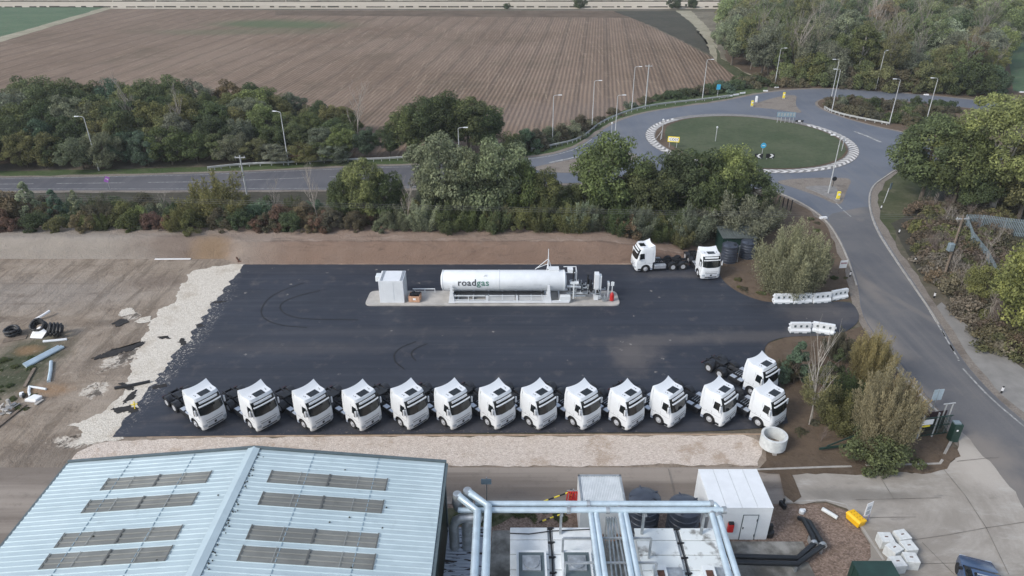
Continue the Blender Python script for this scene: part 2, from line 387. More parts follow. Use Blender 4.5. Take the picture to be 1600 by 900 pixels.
def m_gravel(name, a, b, dark, patch=None):
    t = NT(name); v = t.voro(11, out="Color"); sp = t.n("ShaderNodeSeparateColor"); t.l(v, sp.inputs[0])
    n = t.noise(.4, 6, .7); n2 = t.noise(2.6, 5, .75); d = t.voro(11)
    c = t.mix(sp.outputs[0], a, b); c = t.mix(t.math('MULTIPLY', t.ramp(d, .55, .95), .35), c, dark)
    c = t.mix(t.math('MULTIPLY', t.ramp(n2, .56, .72), .5), c, dark); c = t.mix(t.math('MULTIPLY', t.ramp(n, .50, .66), .62), c, patch or dark)
    t.bump(t.math('ADD', t.math('MULTIPLY', d, .5), n2), .7, .10); return t.out(c, .92, spec=.2)
def m_yard():
    t = NT('fresh_black_asphalt'); st = t.noise(1.1, 5, .6, co=t.map((.06, 1, 1))); n = t.noise(.16, 5, .65, co=t.map((.5, 1, 1))); g = t.noise(14, 4, .8); n5 = t.noise(1.4, 5, .7, co=t.map((.25, 1, 1)))
    c = t.mix(t.ramp(n, .35, .65), (.0215, .0270, .0400), (.031, .0365, .051)); c = t.mix(t.math('MULTIPLY', t.ramp(st, .5, .72), .6), c, (.043, .048, .062))
    c = t.mix(t.math('MULTIPLY', t.ramp(n5, .6, .74), .5), c, (.055, .055, .060))
    c = t.mix(t.math('MULTIPLY', t.ramp(g, .55, .7), .3), c, (.055, .055, .06))
    for (x, y, rx, ry, rot, k) in ((985, 560, 2.6, 3.2, 0, .55), (1030, 533, 8, 1.5, .05, .5), (1180, 527, 9, 1.4, .03, .5), (1290, 490, 6, 3.0, 0, .45), (1000, 545, 3.6, 2.4, .3, .4),
                                   (1020, 400, 0.1, .1, 0, 0), (1080, 430, 9, 1.1, 0, .3), (460, 545, 14, 1.5, 0, .22), (800, 665, 30, 1.2, 0, .2), (330, 640, 5, .9, R(20), .4), (620, 520, 20, 1.0, 0, .15)):
        if k: X, Y = G(x, y); c = t.mix(t.math('MULTIPLY', t.blob(X, Y, rx, ry, rot, .45, .7), k), c, (.145, .128, .118))
    sx = t.n("ShaderNodeSeparateXYZ"); t.l(t.co, sx.inputs[0]); ly = t.math('DIVIDE', t.math('ADD', sx.outputs[1], t.math('MULTIPLY', n, .5)), 3.3); wz = t.n("ShaderNodeTexWhiteNoise", noise_dimensions='1D'); t.l(t.math('FLOOR', ly, 0), wz.inputs["W"])
    c = t.mix(t.math('MULTIPLY', wz.outputs[0], .35), c, (.040, .043, .052)); fr = t.math('FRACT', ly, 0); c = t.mix(t.math('MULTIPLY', t.ramp(fr, .035, .0), .45), c, (.011, .013, .018)); c = t.mix(t.math('MULTIPLY', t.ramp(t.noise(.9, 6, .75, dist=1.2), .62, .70), .35), c, (.012, .014, .019))
    edge = t.math('MULTIPLY', t.blob(-27.4, 50, 1.7, 15, 0, .25, .5), t.ramp(t.noise(5, 4, .8), .55, .62)); c = t.mix(edge, c, (.50, .46, .40))
    edge = t.math('MULTIPLY', t.blob(-4, 38.1, 26, 1.0, 0, .25, .5), t.ramp(t.noise(6, 4, .8), .58, .66)); c = t.mix(t.math('MULTIPLY', edge, .6), c, (.35, .29, .23))
    sp = t.voro(.55); n6 = t.noise(3.5, 3, .6); c = t.mix(t.math('MULTIPLY', t.ramp(sp, .11, .05), t.ramp(n6, .45, .6)), c, (.24, .22, .20))
    t.bump(t.math('ADD', g, st), .25, .03); r = t.ramp(st, .3, .7, .70, .55); return t.out(c, r, spec=.35)
def m_road(name, a, b, rot, worn=(.20, .19, .18), dust=()):
    t = NT(name); st = t.noise(.8, 5, .6, co=t.map((1, .05, 1), rot=-rot)); n = t.noise(.14, 5, .6); g = t.noise(9, 4, .8)
    c = t.mix(t.ramp(n, .35, .65), a, b); c = t.mix(t.math('MULTIPLY', t.ramp(st, .48, .7), .4), c, worn); c = t.mix(t.math('MULTIPLY', t.ramp(g, .5, .72), .3), c, sh(a, .6))
    for x, y, rx, ry, an, k in dust: X, Y = G(x, y); c = t.mix(t.math('MULTIPLY', t.blob(X, Y, rx, ry, an, .35, .5), k), c, (.225, .20, .175))
    t.bump(g, .3, .03); return t.out(c, .72, spec=.35)
def m_concrete_yard():
    t = NT('dusty_concrete_yard'); n = t.noise(.12, 6, .7, dist=1.0); n2 = t.noise(.8, 6, .7, co=t.map((.35, 1, 1))); g = t.noise(6, 4, .8)
    c = t.mix(t.ramp(n, .38, .62), (.265, .240, .208), (.365, .336, .298)); c = t.mix(t.math('MULTIPLY', t.ramp(n2, .5, .7), .5), c, (.47, .45, .415))
    c = t.mix(t.math('MULTIPLY', t.ramp(n2, .40, .28), .6), c, (.15, .14, .13)); c = t.mix(t.math('MULTIPLY', t.ramp(g, .5, .75), .2), c, (.18, .17, .16))
    X, Y = G(1515, 725); c = t.mix(t.math('MULTIPLY', t.blob(X, Y, 2.6, 3.2, 0, .3, .5), .6), c, (.46, .42, .37))
    X, Y = G(1330, 775); c = t.mix(t.math('MULTIPLY', t.blob(X, Y, 6, .9, 0, .4, .8), .6), c, (.15, .14, .125))
    t.bump(g, .3, .03); return t.out(c, .85, spec=.25)
def m_service():
    t = NT('dusty_service_road'); n = t.noise(.5, 5, .65, co=t.map((.04, 1, 1))); n2 = t.noise(1.5, 6, .7); g = t.noise(8, 4, .8)
    c = t.mix(t.ramp(n, .38, .62), (.180, .152, .128), (.290, .252, .216)); c = t.mix(t.math('MULTIPLY', t.ramp(n2, .5, .72), .3), c, (.11, .092, .08)); c = t.mix(t.math('MULTIPLY', t.ramp(g, .5, .75), .2), c, (.3, .27, .25))
    t.bump(g, .3, .03); return t.out(c, .9, spec=.2)
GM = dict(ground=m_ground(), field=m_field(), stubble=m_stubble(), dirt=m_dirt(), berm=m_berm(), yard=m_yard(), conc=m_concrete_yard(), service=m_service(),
    grass=m_grass('verge_grass', (.058, .070, .034), (.095, .098, .055), (.16, .14, .10), .6), island=m_grass('island_grass', (.064, .085, .046), (.090, .106, .062), (.13, .125, .085), .35),
    roadgrass=m_grass('roadside_grass', (.060, .092, .036), (.085, .110, .048), (.19, .17, .12), .45),
    far_green=m_grass('far_winter_crop', (.075, .125, .070), (.10, .15, .085), (.16, .135, .10), .5), scrub=m_grass('dark_scrub_land', (.055, .055, .042), (.075, .070, .055), (.11, .09, .07), .5),
    brown=m_grass('bare_brown_bed', (.100, .074, .053), (.145, .108, .078), (.15, .12, .095), .5), pale=m_grass('dry_pale_grass', (.27, .25, .18), (.36, .33, .25), (.15, .15, .09), .5),
    dullpale=m_grass('weedy_dry_ground', (.13, .115, .085), (.20, .18, .135), (.30, .27, .21), .6),
    chips=m_gravel('white_limestone_chippings', (.50, .455, .385), (.68, .635, .56), (.31, .26, .20), (.40, .34, .265)),
    pink=m_gravel('pinkish_crushed_stone', (.48, .405, .345), (.66, .585, .515), (.31, .245, .195), (.34, .25, .175)),
    shingle=m_gravel('brown_shingle', (.14, .10, .078), (.30, .225, .18), (.08, .06, .045), (.14, .10, .07)),
    road=m_road('weathered_asphalt', (.105, .119, .146), (.136, .148, .172), 0.0, (.165, .165, .168)), roadx=m_road('weathered_asphalt_east_west', (.085, .085, .095), (.108, .107, .115), R(90), (.15, .145, .15)),
    roadd=m_road('weathered_asphalt_diagonal', (.098, .100, .108), (.130, .128, .130), R(22), (.19, .178, .168), ((1362, 520, 2.2, 6.5, .25, .75), (1345, 440, 1.2, 8, .05, .6), (1400, 590, 1.2, 5, .5, .5), (1530, 705, 3.4, 4.0, .6, .8), (1575, 770, 3.0, 5.0, .6, .6), (1330, 330, 3, 2, 0, .45), (1420, 480, .6, 16, .35, .35))),
    sandy=m_gravel('gritty_road_edge', (.19, .165, .14), (.26, .23, .20), (.12, .10, .085)), paint=pmat('worn_white_road_paint', (.36, .36, .35), .8, var=.45, scale=3), paved=pmat('grey_paving', (.22, .21, .20), .85, var=.2, scale=2),
    kerb=pmat('concrete_kerb', (.36, .34, .31), .85, var=.2, scale=2), dark=pmat('asphalt_crumbs', (.022, .020, .020), .9, var=.4, scale=3, bump=.6), mark=pmat('tyre_rubber_mark', (.010, .010, .012), .6), yl=pmat('yellow_road_paint', (.62, .50, .07), .7, var=.2, scale=3))
# ------------------------------------------------------------------ ground
bm = bmesh.new(); bmesh.ops.create_grid(bm, x_segments=2, y_segments=2, size=3000); me = bpy.data.meshes.new('ground'); bm.to_mesh(me); bm.free()
me.materials.append(GM['ground']); ground = bpy.data.objects.new('ground', me); COL.objects.link(ground); structure(ground)
Z = .012
sheet('stubble_field', [(-2500, 282), (2500, 282), (2500, 2900), (-2500, 2900)], Z, GM['stubble'])
sheet('plough_field', px((-260, 145), (0, 66), (172, 14), (460, 16), (960, 17), (1010, 38), (1060, 62), (1110, 88), (1168, 124), (1120, 134), (1060, 150), (1010, 164), (965, 176), (930, 188), (880, 205), (830, 222), (760, 243), (0, 256), (-400, 262)), Z*2, GM['field'])
sheet('headland', px((430, 16.5), (960, 17.5), (985, 28), (430, 24)), Z*3, GM['brown'])
sheet('green_field', px((-700, 14), (166, 11), (0, 60), (-280, 135), (-900, 200)), Z*2, GM['far_green'])
sheet('field_edge_grass', rough_poly(px((-280, 141), (0, 66), (176, 13), (166, 11), (0, 58), (-280, 130)), 3, .6, 3), Z*3, GM['pale'])
sheet('scrub_land', rough_poly(px((958, 17.5), (1058, 17), (1085, 40), (1104, 62), (1112, 86), (1060, 61), (1010, 37)), 3, .8, 4), Z*3, GM['scrub'])
sheet('track_scrub', rough_poly(px((1060, 18), (1150, 20), (1132, 60), (1136, 100), (1175, 122), (1150, 116), (1110, 80), (1085, 40)), 2, .8, 55), Z*3, GM['dullpale'])
sheet('farm_track', rough_poly(px((1056, 17), (1080, 17), (1108, 45), (1118, 70), (1128, 90), (1160, 112), (1196, 125), (1190, 131), (1150, 118), (1116, 95), (1102, 62), (1083, 38)), 3, .8, 5), Z*4, GM['pale'])
sheet('track_grass', rough_poly(px((1118, 72), (1128, 92), (1158, 112), (1180, 121), (1196, 128), (1170, 130), (1150, 121), (1120, 98)), 3, .7, 6), Z*5, GM['grass'])
sheet('woodland_floor', px((1084, 19), (1600, 10), (1900, 10), (1900, 150), (1500, 152), (1300, 137), (1212, 139), (1180, 126), (1130, 92), (1112, 46)), Z*2, GM['brown'])
sheet('right_pasture', px((1572, 62), (1800, 60), (1900, 200), (1583, 142)), Z*5, GM['far_green'])
for i, yy in enumerate((2.5, 11.5)):
    m_ = MB(); 
    for k in range(120): 
        x = -700 + k * 17; a = G(x, yy, 0)
        rr0 = random.Random(k+i*999); m_.box((a[0] + rr0.uniform(-1, 1), a[1], .15), (5.4 if i == 0 else rr0.uniform(1, 5), .5, .3 + .4 * rr0.random()))
    tag(m_.build('field_hedge', GM['scrub']), ('thin dark hedge line across the far stubble field', 'low dark hedge line behind the ploughed field')[i], 'hedge')
# belts of grass beside the main road
sheet('road_verge', rough_poly(px((-300, 283), (0, 281), (300, 275), (540, 265), (640, 262), (830, 250), (905, 232), (950, 201), (975, 189), (1010, 179), (1130, 162), (1200, 147), (1200, 136), (1150, 138), (1050, 152), (980, 170), (930, 192), (900, 212), (860, 228), (800, 236), (640, 246), (300, 262), (0, 268), (-300, 272)), 2, .25, 7), Z*3, GM['roadgrass'])
sheet('near_verge', px((-300, 298), (0, 295), (300, 296), (640, 291), (900, 281), (1205, 287), (1205, 345), (-300, 345)), Z*2, GM['scrub'])
# roads
def PS(*p): return smooth_poly(px(*p), 2)
ROAD = [(-250, 281.5), (0, 278), (150, 277), (300, 272), (420, 268), (540, 262), (640, 259), (740, 254), (830, 247), (870, 241), (905, 229), (930, 213), (950, 198), (975, 186), (1010, 176), (1060, 168), (1130, 159), (1170, 150), (1205, 144), (1250, 140), (1300, 138.5), (1400, 145), (1500, 154), (1700, 178),
        (1700, 192), (1500, 167), (1400, 157), (1320, 151), (1283, 154), (1271, 161), (1278, 169), (1300, 179), (1345, 193), (1400, 206), (1480, 220), (1700, 244),
        (1700, 264), (1600, 260), (1480, 258), (1400, 263), (1384, 274), (1366, 288), (1360, 305), (1361, 330), (1374, 362), (1400, 402), (1430, 446), (1460, 492), (1500, 560), (1545, 612), (1600, 660), (1720, 755),
        (1720, 900), (1600, 800), (1560, 745), (1524, 705), (1494, 672), (1480, 655), (1440, 612), (1400, 560), (1346, 500), (1341, 445), (1326, 402), (1310, 368), (1290, 340), (1250, 314), (1205, 296), (1100, 290), (1000, 286), (900, 286), (800, 290), (700, 294), (500, 297), (300, 298), (0, 298), (-250, 302)]
wide = PS(*ROAD)
cx_ = sum(p[0] for p in wide) / len(wide)
def offset_poly(poly, d):
    n = len(poly); out = []
    area = sum(poly[i][0]*poly[(i+1) % n][1] - poly[(i+1) % n][0]*poly[i][1] for i in range(n))
    sgn = 1 if area > 0 else -1
    for i in range(n):
        a, b = Vector(poly[i-1]), Vector(poly[(i+1) % n]); t = (b - a).normalized(); out.append((poly[i][0] + t.y*d*sgn, poly[i][1] - t.x*d*sgn))
    return out
sheet('road_edge_grit', rough_poly(offset_poly(wide, .8), 1.2, .32, 8), Z*4, GM['sandy'])
sheet('road', wide, Z*5, GM['road'])
sheet('main_road', PS((-250, 282), (0, 278.6), (150, 277.6), (300, 272.6), (540, 262.7), (640, 259.7), (760, 253.8), (800, 262), (800, 286), (700, 293), (500, 296.3), (300, 297.3), (0, 297.3), (-250, 301)), Z*6, GM['roadx'])
sheet('side_road', PS((1288, 338), (1320, 330), (1358, 322), (1360, 332), (1373, 363), (1399, 402), (1429, 446), (1459, 492), (1499, 560), (1544, 612), (1599, 660), (1719, 755), (1719, 898), (1601, 800), (1561, 745), (1525, 705), (1495, 672), (1481, 655), (1441, 612), (1401, 560), (1347, 500), (1342, 445), (1327, 402), (1311, 368)), Z*6, GM['roadd'])
mk = MB()
strip(mk, px((-200, 291), (0, 288.6), (150, 287), (300, 285), (420, 281), (540, 276), (640, 273)), .14, Z*7, (9, 3)); strip(mk, px((-200, 284.5), (300, 274.3), (540, 264.5), (640, 261.5)), .12, Z*7)
strip(mk, px((-200, 299), (0, 296), (300, 296), (500, 295), (700, 292)), .12, Z*7)
strip(mk, px((858, 255), (882, 250), (905, 245), (950, 238)), .45, Z*7); strip(mk, smooth_poly(px((780, 255), (830, 249), (870, 243), (905, 232), (925, 218)), 2, False), .2, Z*7)
strip(mk, smooth_poly(px((1382, 278), (1365, 290), (1358, 307), (1360, 332), (1372, 363), (1398, 404), (1428, 448), (1448, 478)), 2, False), .15, Z*7)
strip(mk, smooth_poly(px((1448, 478), (1462, 500), (1480, 533), (1498, 565)), 2, False), .15, Z*7, (1.0, 1.3)); strip(mk, smooth_poly(px((1504, 577), (1545, 622), (1600, 668), (1700, 750)), 2, False), .15, Z*7)
strip(mk, px((1306, 318), (1318, 330), (1330, 340)), .16, Z*7, (2, .5)); strip(mk, smooth_poly(px((1450, 484), (1466, 510), (1497, 562)), 1, False), .13, Z*7)
strip(mk, smooth_poly(px((1392, 565), (1408, 585), (1438, 620), (1470, 652)), 1, False), .14, Z*7, (3, 1.5))
strip(mk, px((1335, 206), (1356, 214), (1376, 223)), .5, Z*7)
structure(mk.build('road_marking', GM['paint']))
# kerbs
kb = MB()
kerb(kb, smooth_poly(px((1400, 266), (1384, 276.5), (1364, 290), (1357, 307), (1359, 333), (1371, 365), (1397, 405), (1427, 449), (1452, 485), (1466, 508)), 2, False)[::-1], .16, 0, .15)
kerb(kb, smooth_poly(px((1205, 297.5), (1250, 316), (1288, 342), (1308, 370), (1324, 404), (1338, 447)), 2, False), .16, 0, .15)
kerb(kb, px((1180, 735.5), (1225, 734), (1290, 731.5), (1330, 730.5)), .16, 0, .12); kerb(kb, px((1352, 729), (1440, 727), (1468, 726), (1472, 720)), .16, 0, .12); kerb(kb, px((1475, 711), (1486, 690)), .16, 0, .12)
kerb(kb, px((1400, 575), (1432, 612), (1470, 650)), .14, 0, .12)
kerb(kb, px((1230, 785), (1290, 783), (1322, 790), (1332, 805)), .12, 0, .10); kerb(kb, px((1344, 822), (1362, 850), (1380, 877)), .14, 0, .12)
structure(kb.build('kerb', GM['kerb']))
# roundabout
CX, CY, RR = 37.66, 109.54, 16.2
def circ(r, n=96, a0=0, a1=360): return [(CX + r*math.cos(R(a0 + (a1-a0)*i/(n if a1-a0 == 360 else n-1))), CY + r*math.sin(R(a0 + (a1-a0)*i/(n if a1-a0 == 360 else n-1)))) for i in range(n)]
sheet('roundabout_apron', circ(RR), .10, GM['paved'], .10)
sheet('roundabout_edge_soil', rough_poly(circ(RR-1.55), 1, .12, 2), .125, GM['brown'])
sheet('roundabout_island', rough_poly([(CX + (RR-1.9 - (1.3*max(0, -math.cos(a))**2))*math.cos(a), CY + (RR-1.9)*math.sin(a)) for a in [2*math.pi*i/90 for i in range(90)]], 1, .18, 3), .15, GM['island'])
ch = MB()
for k in range(62):
    a = R(128 + k * 4.35)
    if k * 4.35 + 128 > 396: break
    da = R(1.15)
    for r0, r1, s in ((RR-1.4, RR-.72, 1), (RR-.72, RR-.08, -1)):
        e0 = a - da*1.6 if s > 0 else a + da; e1 = a + da if s > 0 else a - da*1.6
        q = lambda r, an: (CX + r*math.cos(an), CY + r*math.sin(an), .106)
        ch.add([q(r0, e0-da), q(r0, e0+da), q(r1, e1+da), q(r1, e1-da)], [(0,1,2,3)])
structure(ch.build('chevron_paving', pmat('white_chevron_blocks', (.62, .60, .57), .8, var=.2, scale=2)))
sheet('west_splitter_island', PS((832, 262), (858, 257), (905, 247), (950, 240), (985, 238), (1000, 246), (980, 262), (900, 272), (840, 268)), .10, GM['sandy'], .10)
sheet('south_splitter_surround', PS((1206, 284), (1250, 279), (1315, 278), (1332, 281), (1322, 300), (1316, 320), (1304, 320), (1280, 308), (1240, 294)), Z*6, GM['sandy'])
sheet('south_splitter_island', PS((1249, 292), (1302, 291), (1308, 296), (1314, 312), (1311, 317), (1303, 315), (1280, 303)), .12, GM['paved'], .12)
sheet('north_splitter_island', PS((1166, 167), (1196, 157), (1228, 149), (1246, 150), (1243, 158), (1244, 168), (1256, 178), (1230, 174), (1200, 170)), .10, GM['sandy'], .10)
sheet('wedge_bed', PS((1276, 161), (1285, 155), (1320, 152), (1400, 158), (1500, 168), (1700, 193), (1700, 242), (1480, 218), (1400, 204), (1345, 191), (1302, 177), (1282, 168)), .10, GM['brown'], .10)
# right-hand verge and footway
sheet('footway', rough_poly(px((1452, 487), (1470, 472), (1500, 500), (1560, 548), (1620, 592), (1700, 650), (1700, 735), (1600, 652), (1546, 606), (1503, 556)), 2, .12, 9), Z*3, pmat('pale_footway_asphalt', (.235, .225, .21), .9, var=.15, scale=.7))
sheet('right_verge', rough_poly(px((1372, 283), (1400, 268), (1460, 262), (1480, 300), (1440, 320), (1410, 345), (1395, 380), (1375, 350), (1366, 320)), 1, .3, 11), Z*2, GM['grass'])
sheet('right_scrub_floor', rough_poly(px((1395, 350), (1440, 322), (1480, 290), (1700, 280), (1700, 640), (1600, 570), (1530, 508), (1480, 465), (1440, 430), (1410, 385)), 1, .3, 12), Z*3, GM['scrub'])
# site
sheet('dirt_ground', rough_poly(px((-700, 395), (1130, 395), (1130, 412), (380, 420), (380, 690), (1240, 676), (1240, 745), (700, 745), (-700, 745)), 3, .1, 1), Z*2, GM['dirt'])
sheet('planting_bed', rough_poly(px((1130, 395), (1160, 372), (1205, 300), (1250, 318), (1286, 342), (1306, 370), (1322, 404), (1336, 447), (1330, 470), (1200, 478), (1150, 460), (1125, 440)), 1, .15, 13), Z*3, GM['brown'])
sheet('lower_bed', rough_poly(px((1190, 540), (1235, 524), (1300, 526), (1350, 508), (1400, 566), (1440, 618), (1480, 658), (1490, 690), (1476, 712), (1470, 727), (1180, 737), (1195, 720), (1195, 690), (1225, 676), (1225, 600)), 1, .2, 14), Z*3, GM['brown'])
sheet('service_road', px((-900, 731), (1240, 731), (1240, 788), (-900, 788)), Z*3, GM['service'])
sheet('hardstanding', px((-900, 786), (695, 786), (695, 900), (600, 1200), (-900, 1200)), Z*2, GM['service'])
sheet('concrete_yard', rough_poly(px((1226, 740), (1360, 738), (1460, 738), (1490, 716), (1500, 684), (1498, 670), (1526, 704), (1562, 742), (1602, 797), (1720, 905), (1720, 1200), (1300, 1200), (1360, 852), (1330, 800), (1290, 786), (1226, 787)), .5, .24, 15, .8), Z*8, GM['conc'])
sheet('mud_spill', rough_poly(px((1180, 738), (1230, 744), (1290, 743), (1350, 744), (1400, 740), (1455, 742), (1478, 735), (1484, 724), (1502, 716), (1496, 704), (1484, 700), (1470, 716), (1466, 724), (1330, 729), (1180, 733)), .5, .28, 16), Z*9, GM['brown'])
sheet('gravel_bed', rough_poly(px((695, 790), (1226, 788), (1290, 786), (1330, 802), (1360, 852), (1370, 930), (1300, 1200), (660, 1200)), 1, .08, 17), Z*3, GM['shingle'])
sheet('trench_patch', rough_poly(px((1214, 737), (1234, 737), (1252, 778), (1240, 788), (1226, 776)), .6, .1, 18), Z*10, GM['brown'])
sheet('weeds', rough_poly(px((697, 796), (770, 792), (880, 793), (880, 802), (800, 806), (770, 822), (720, 826), (697, 822)), .5, .3, 19), Z*4, GM['grass'])
sheet('concrete_slab', px((1130, 848), (1254, 848), (1262, 868), (1250, 872), (1130, 876)), .10, M['concrete_d'], .10)
sheet('concrete_plinth', px((1130, 882), (1262, 880), (1285, 925), (1290, 1000), (1100, 1000)), .10, M['concrete_d'], .10)
sheet('plant_floor', px((770, 830), (1130, 828), (1165, 1200), (730, 1200)), Z*5, M['concrete_d'])
# joints in the concrete
jt = MB()
for ln in (((1474, 736), (1506, 775), (1540, 827)), ((1425, 846), (1480, 838), (1540, 827), (1600, 818)), ((1376, 750), (1396, 782)), ((1352, 811), (1430, 810)), ((1336, 783), (1470, 780)), ((1044, 735), (1053, 775)), ((1440, 850), (1490, 900)), ((1494, 723), (1560, 716)), ((1400, 884), (1500, 882)), ((1540, 827), (1575, 900))):
    strip(jt, px(*ln), .035, Z*11)
structure(jt.build('concrete_joint', pmat('dirty_joint', (.18, .165, .145), .95, var=.4, scale=1)))
# gravel and chippings on the site
sheet('chippings_strip', rough_poly(px((378, 413), (345, 416), (300, 424), (284, 445), (276, 470), (250, 485), (236, 505), (222, 522), (216, 542), (212, 562), (203, 582), (196, 598), (190, 612), (178, 630), (165, 645), (135, 657), (104, 664), (128, 676), (116, 700), (150, 694), (190, 690), (260, 640), (330, 560), (420, 420)), .22, .5, 20, .8), Z*4, GM['chips'])
for i, (x, y, rx, ry) in enumerate(((200, 489, .7, .35), (226, 500, .8, .25))):
    c = G(x, y); sheet('chippings_patch', rough_poly([(c[0] + rx*math.cos(a*.6283), c[1] + ry*2*math.sin(a*.6283)) for a in range(10)], .12, .38, 30+i, 1.8), Z*5, GM['chips'])
sheet('crushed_stone_strip', rough_poly(px((112, 718), (128, 704), (150, 694), (230, 688), (340, 684), (1160, 681), (1186, 690), (1192, 702), (1186, 727), (700, 730), (120, 728)), .3, .22, 21, .6), Z*4, GM['pink'])
ek = MB(); kerb(ek, px((230, 682.5), (1225, 679)), .12, 0, .06)
kerb(ek, px((383, 413.2), (1000, 413.2)), .12, 0, .05)
structure(ek.build('timber_edging', pmat('pale_timber_edging', (.42, .31, .22), .9, var=.3, scale=1)))
YARD = px((381, 414), (700, 414), (1120, 414), (1121, 423), (1130, 441), (1150, 456), (1175, 467), (1205, 475), (1322, 471), (1336, 478), (1345, 500), (1325, 518), (1300, 526), (1235, 526), (1204, 533), (1193, 545), (1196, 562), (1214, 585), (1226, 640), (1234, 676), (700, 678), (176, 684))
lf = []
for i in range(91):
    p = Vector(YARD[-1]).lerp(Vector(YARD[0]), i / 90); k = min(1, i/6, (90-i)/6)
    lf.append((p.x + k*(.75*mnoise.noise(Vector((p.y*.45, 3, 0))) + .5*mnoise.noise(Vector((p.y*1.6, 9, 0))) + .3*mnoise.noise(Vector((p.y*5, 5, 0)))), p.y))
sheet('yard', lf + smooth_poly(YARD[1:-1], 2, False), Z*6, GM['yard'])
tm = MB()
for line in (((475, 443), (440, 455), (418, 468), (409, 482), (408, 492), (416, 502), (440, 510), (480, 513)),
             ((500, 455), (470, 462), (447, 470), (437, 478), (440, 488), (455, 496), (480, 500), (560, 501)), ((650, 535), (628, 543), (616, 553), (616, 566), (632, 578)), ((668, 538), (648, 546), (641, 555), (650, 565))):
    strip(tm, smooth_poly(px(*line), 2, False), .13, Z*7)
structure(tm.build('tyre_mark', GM['mark']))
for i, (x, y, rx, ry, an) in enumerate(((257, 529, .6, .25, .2), (285, 537, .7, .25, .8), (204, 621, .28, .9, .1), (200, 605, .9, .18, .5), (186, 549, .5, 2.1, .9), (195, 641, 1.0, .4, .1), (250, 605, .5, .25, 0), (340, 473, .6, .15, 0), (312, 510, .5, .2, .4), (188, 505, .6, .6, 0))):
    c = G(x, y); ca, sa = math.cos(-an), math.sin(-an); pts = []
    for a in range(12):
        u, v = rx*math.cos(a*.5236), ry*math.sin(a*.5236); pts.append((c[0] + u*ca - v*sa, c[1] + u*sa + v*ca))
    sheet('asphalt_spill', rough_poly(pts, .08, .30, 40+i, 2.2), .085, GM['dark'], .05)
# the bank behind the yard
bm = bmesh.new(); nx, ny = 420, 44; x0, x1, y0, y1 = -130., 26., 64.7, 76.5
crest = lambda x: (66.4 + .35*mnoise.noise(Vector((x*.12, 1, 0)))); rows = []
for j in range(ny+1):
    row = []
    for i in range(nx+1):
        x = x0 + (x1-x0)*i/nx; y = y0 + (y1-y0)*j/ny
        k = 1.0 if x < 8 else max(0, 1 - (x-8)/14); k = k*k*(3-2*k)
        shift = 1.2 if x < -30 else 1.2*max(0, 1-(x+30)/2)
        toe = y0 + .15 + shift + (0 if x < 9 else (x-9)*.05)
        if y <= toe: h = -.03
        else:
            u = min(1, (y-toe)/1.75); h = 1.75*k*min(1, .25*u*u*(3-2*u) + .75*u*(1.12 if u < .85 else 1.12 - (u-.85)*.8))
            if y > 70.0: 
                v = min(1, (y-70.0)/6.0); h *= 1 - v*v*(3-2*v)
            h += (.16*k*mnoise.fractal(Vector((x*.5, y*.9, 0)), 1, 2, 5) + .05*k*mnoise.noise(Vector((x*.9, y, 0)))) * (1 if u < 1 else .35) + (.03 if k > .2 else -.04*(1-k))
        if j == ny or i == nx: h = -.05
        row.append(bm.verts.new((x, y, h)))
    rows.append(row)
for j in range(ny):
    for i in range(nx): bm.faces.new((rows[j][i], rows[j][i+1], rows[j+1][i+1], rows[j+1][i])).smooth = True
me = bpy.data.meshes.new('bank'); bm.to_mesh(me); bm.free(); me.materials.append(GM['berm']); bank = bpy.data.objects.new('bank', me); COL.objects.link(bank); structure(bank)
def bank_z(x, y):
    j = (y-y0)/(y1-y0)*ny; i = (x-x0)/(x1-x0)*nx
    if 0 <= j <= ny and 0 <= i <= nx: return max(0, rows_z[int(j)][int(i)])
    return 0.0
rows_z = [[me.vertices[j*(nx+1)+i].co.z for i in range(nx+1)] for j in range(ny+1)]
# ------------------------------------------------------------------ tractor units
def lerp_tab(tab, z):
    for (z0, v0), (z1, v1) in zip(tab, tab[1:]):
        if z <= z1: 
            k = max(0, (z - z0) / (z1 - z0)); return v0 + (v1 - v0) * k
    return tab[-1][1]
XF = [(.28, 1.30), (.5, 1.40), (1.0, 1.42), (1.45, 1.39), (1.85, 1.30), (2.4, 1.16), (2.9, 1.02), (3.15, .93), (3.4, .80)]
HW = [(.28, 1.20), (.5, 1.24), (1.9, 1.245), (2.9, 1.22), (3.15, 1.21), (3.4, 1.17)]
def fx(z, y, g=0.0):
    hw = lerp_tab(HW, z); t = min(1, abs(y) / hw)
    return lerp_tab(XF, z) - .06 * t**2 - .17 * t**14 + g
def ring(z, back, g=0.0, zf=None):
    hw = lerp_tab(HW, z); ys = [hw * q for q in (-1, -.985, -.95, -.88, -.75, -.5, -.2, .2, .5, .75, .88, .95, .985, 1)]
    pts = [(fx(z, y, g), y, z) for y in ys]
    pts += [(.25, hw, z), (back + .06, hw, z), (back, hw - .06, z), (back, 0, z), (back, -hw + .06, z), (back + .06, -hw, z), (.25, -hw, z)]
    return pts
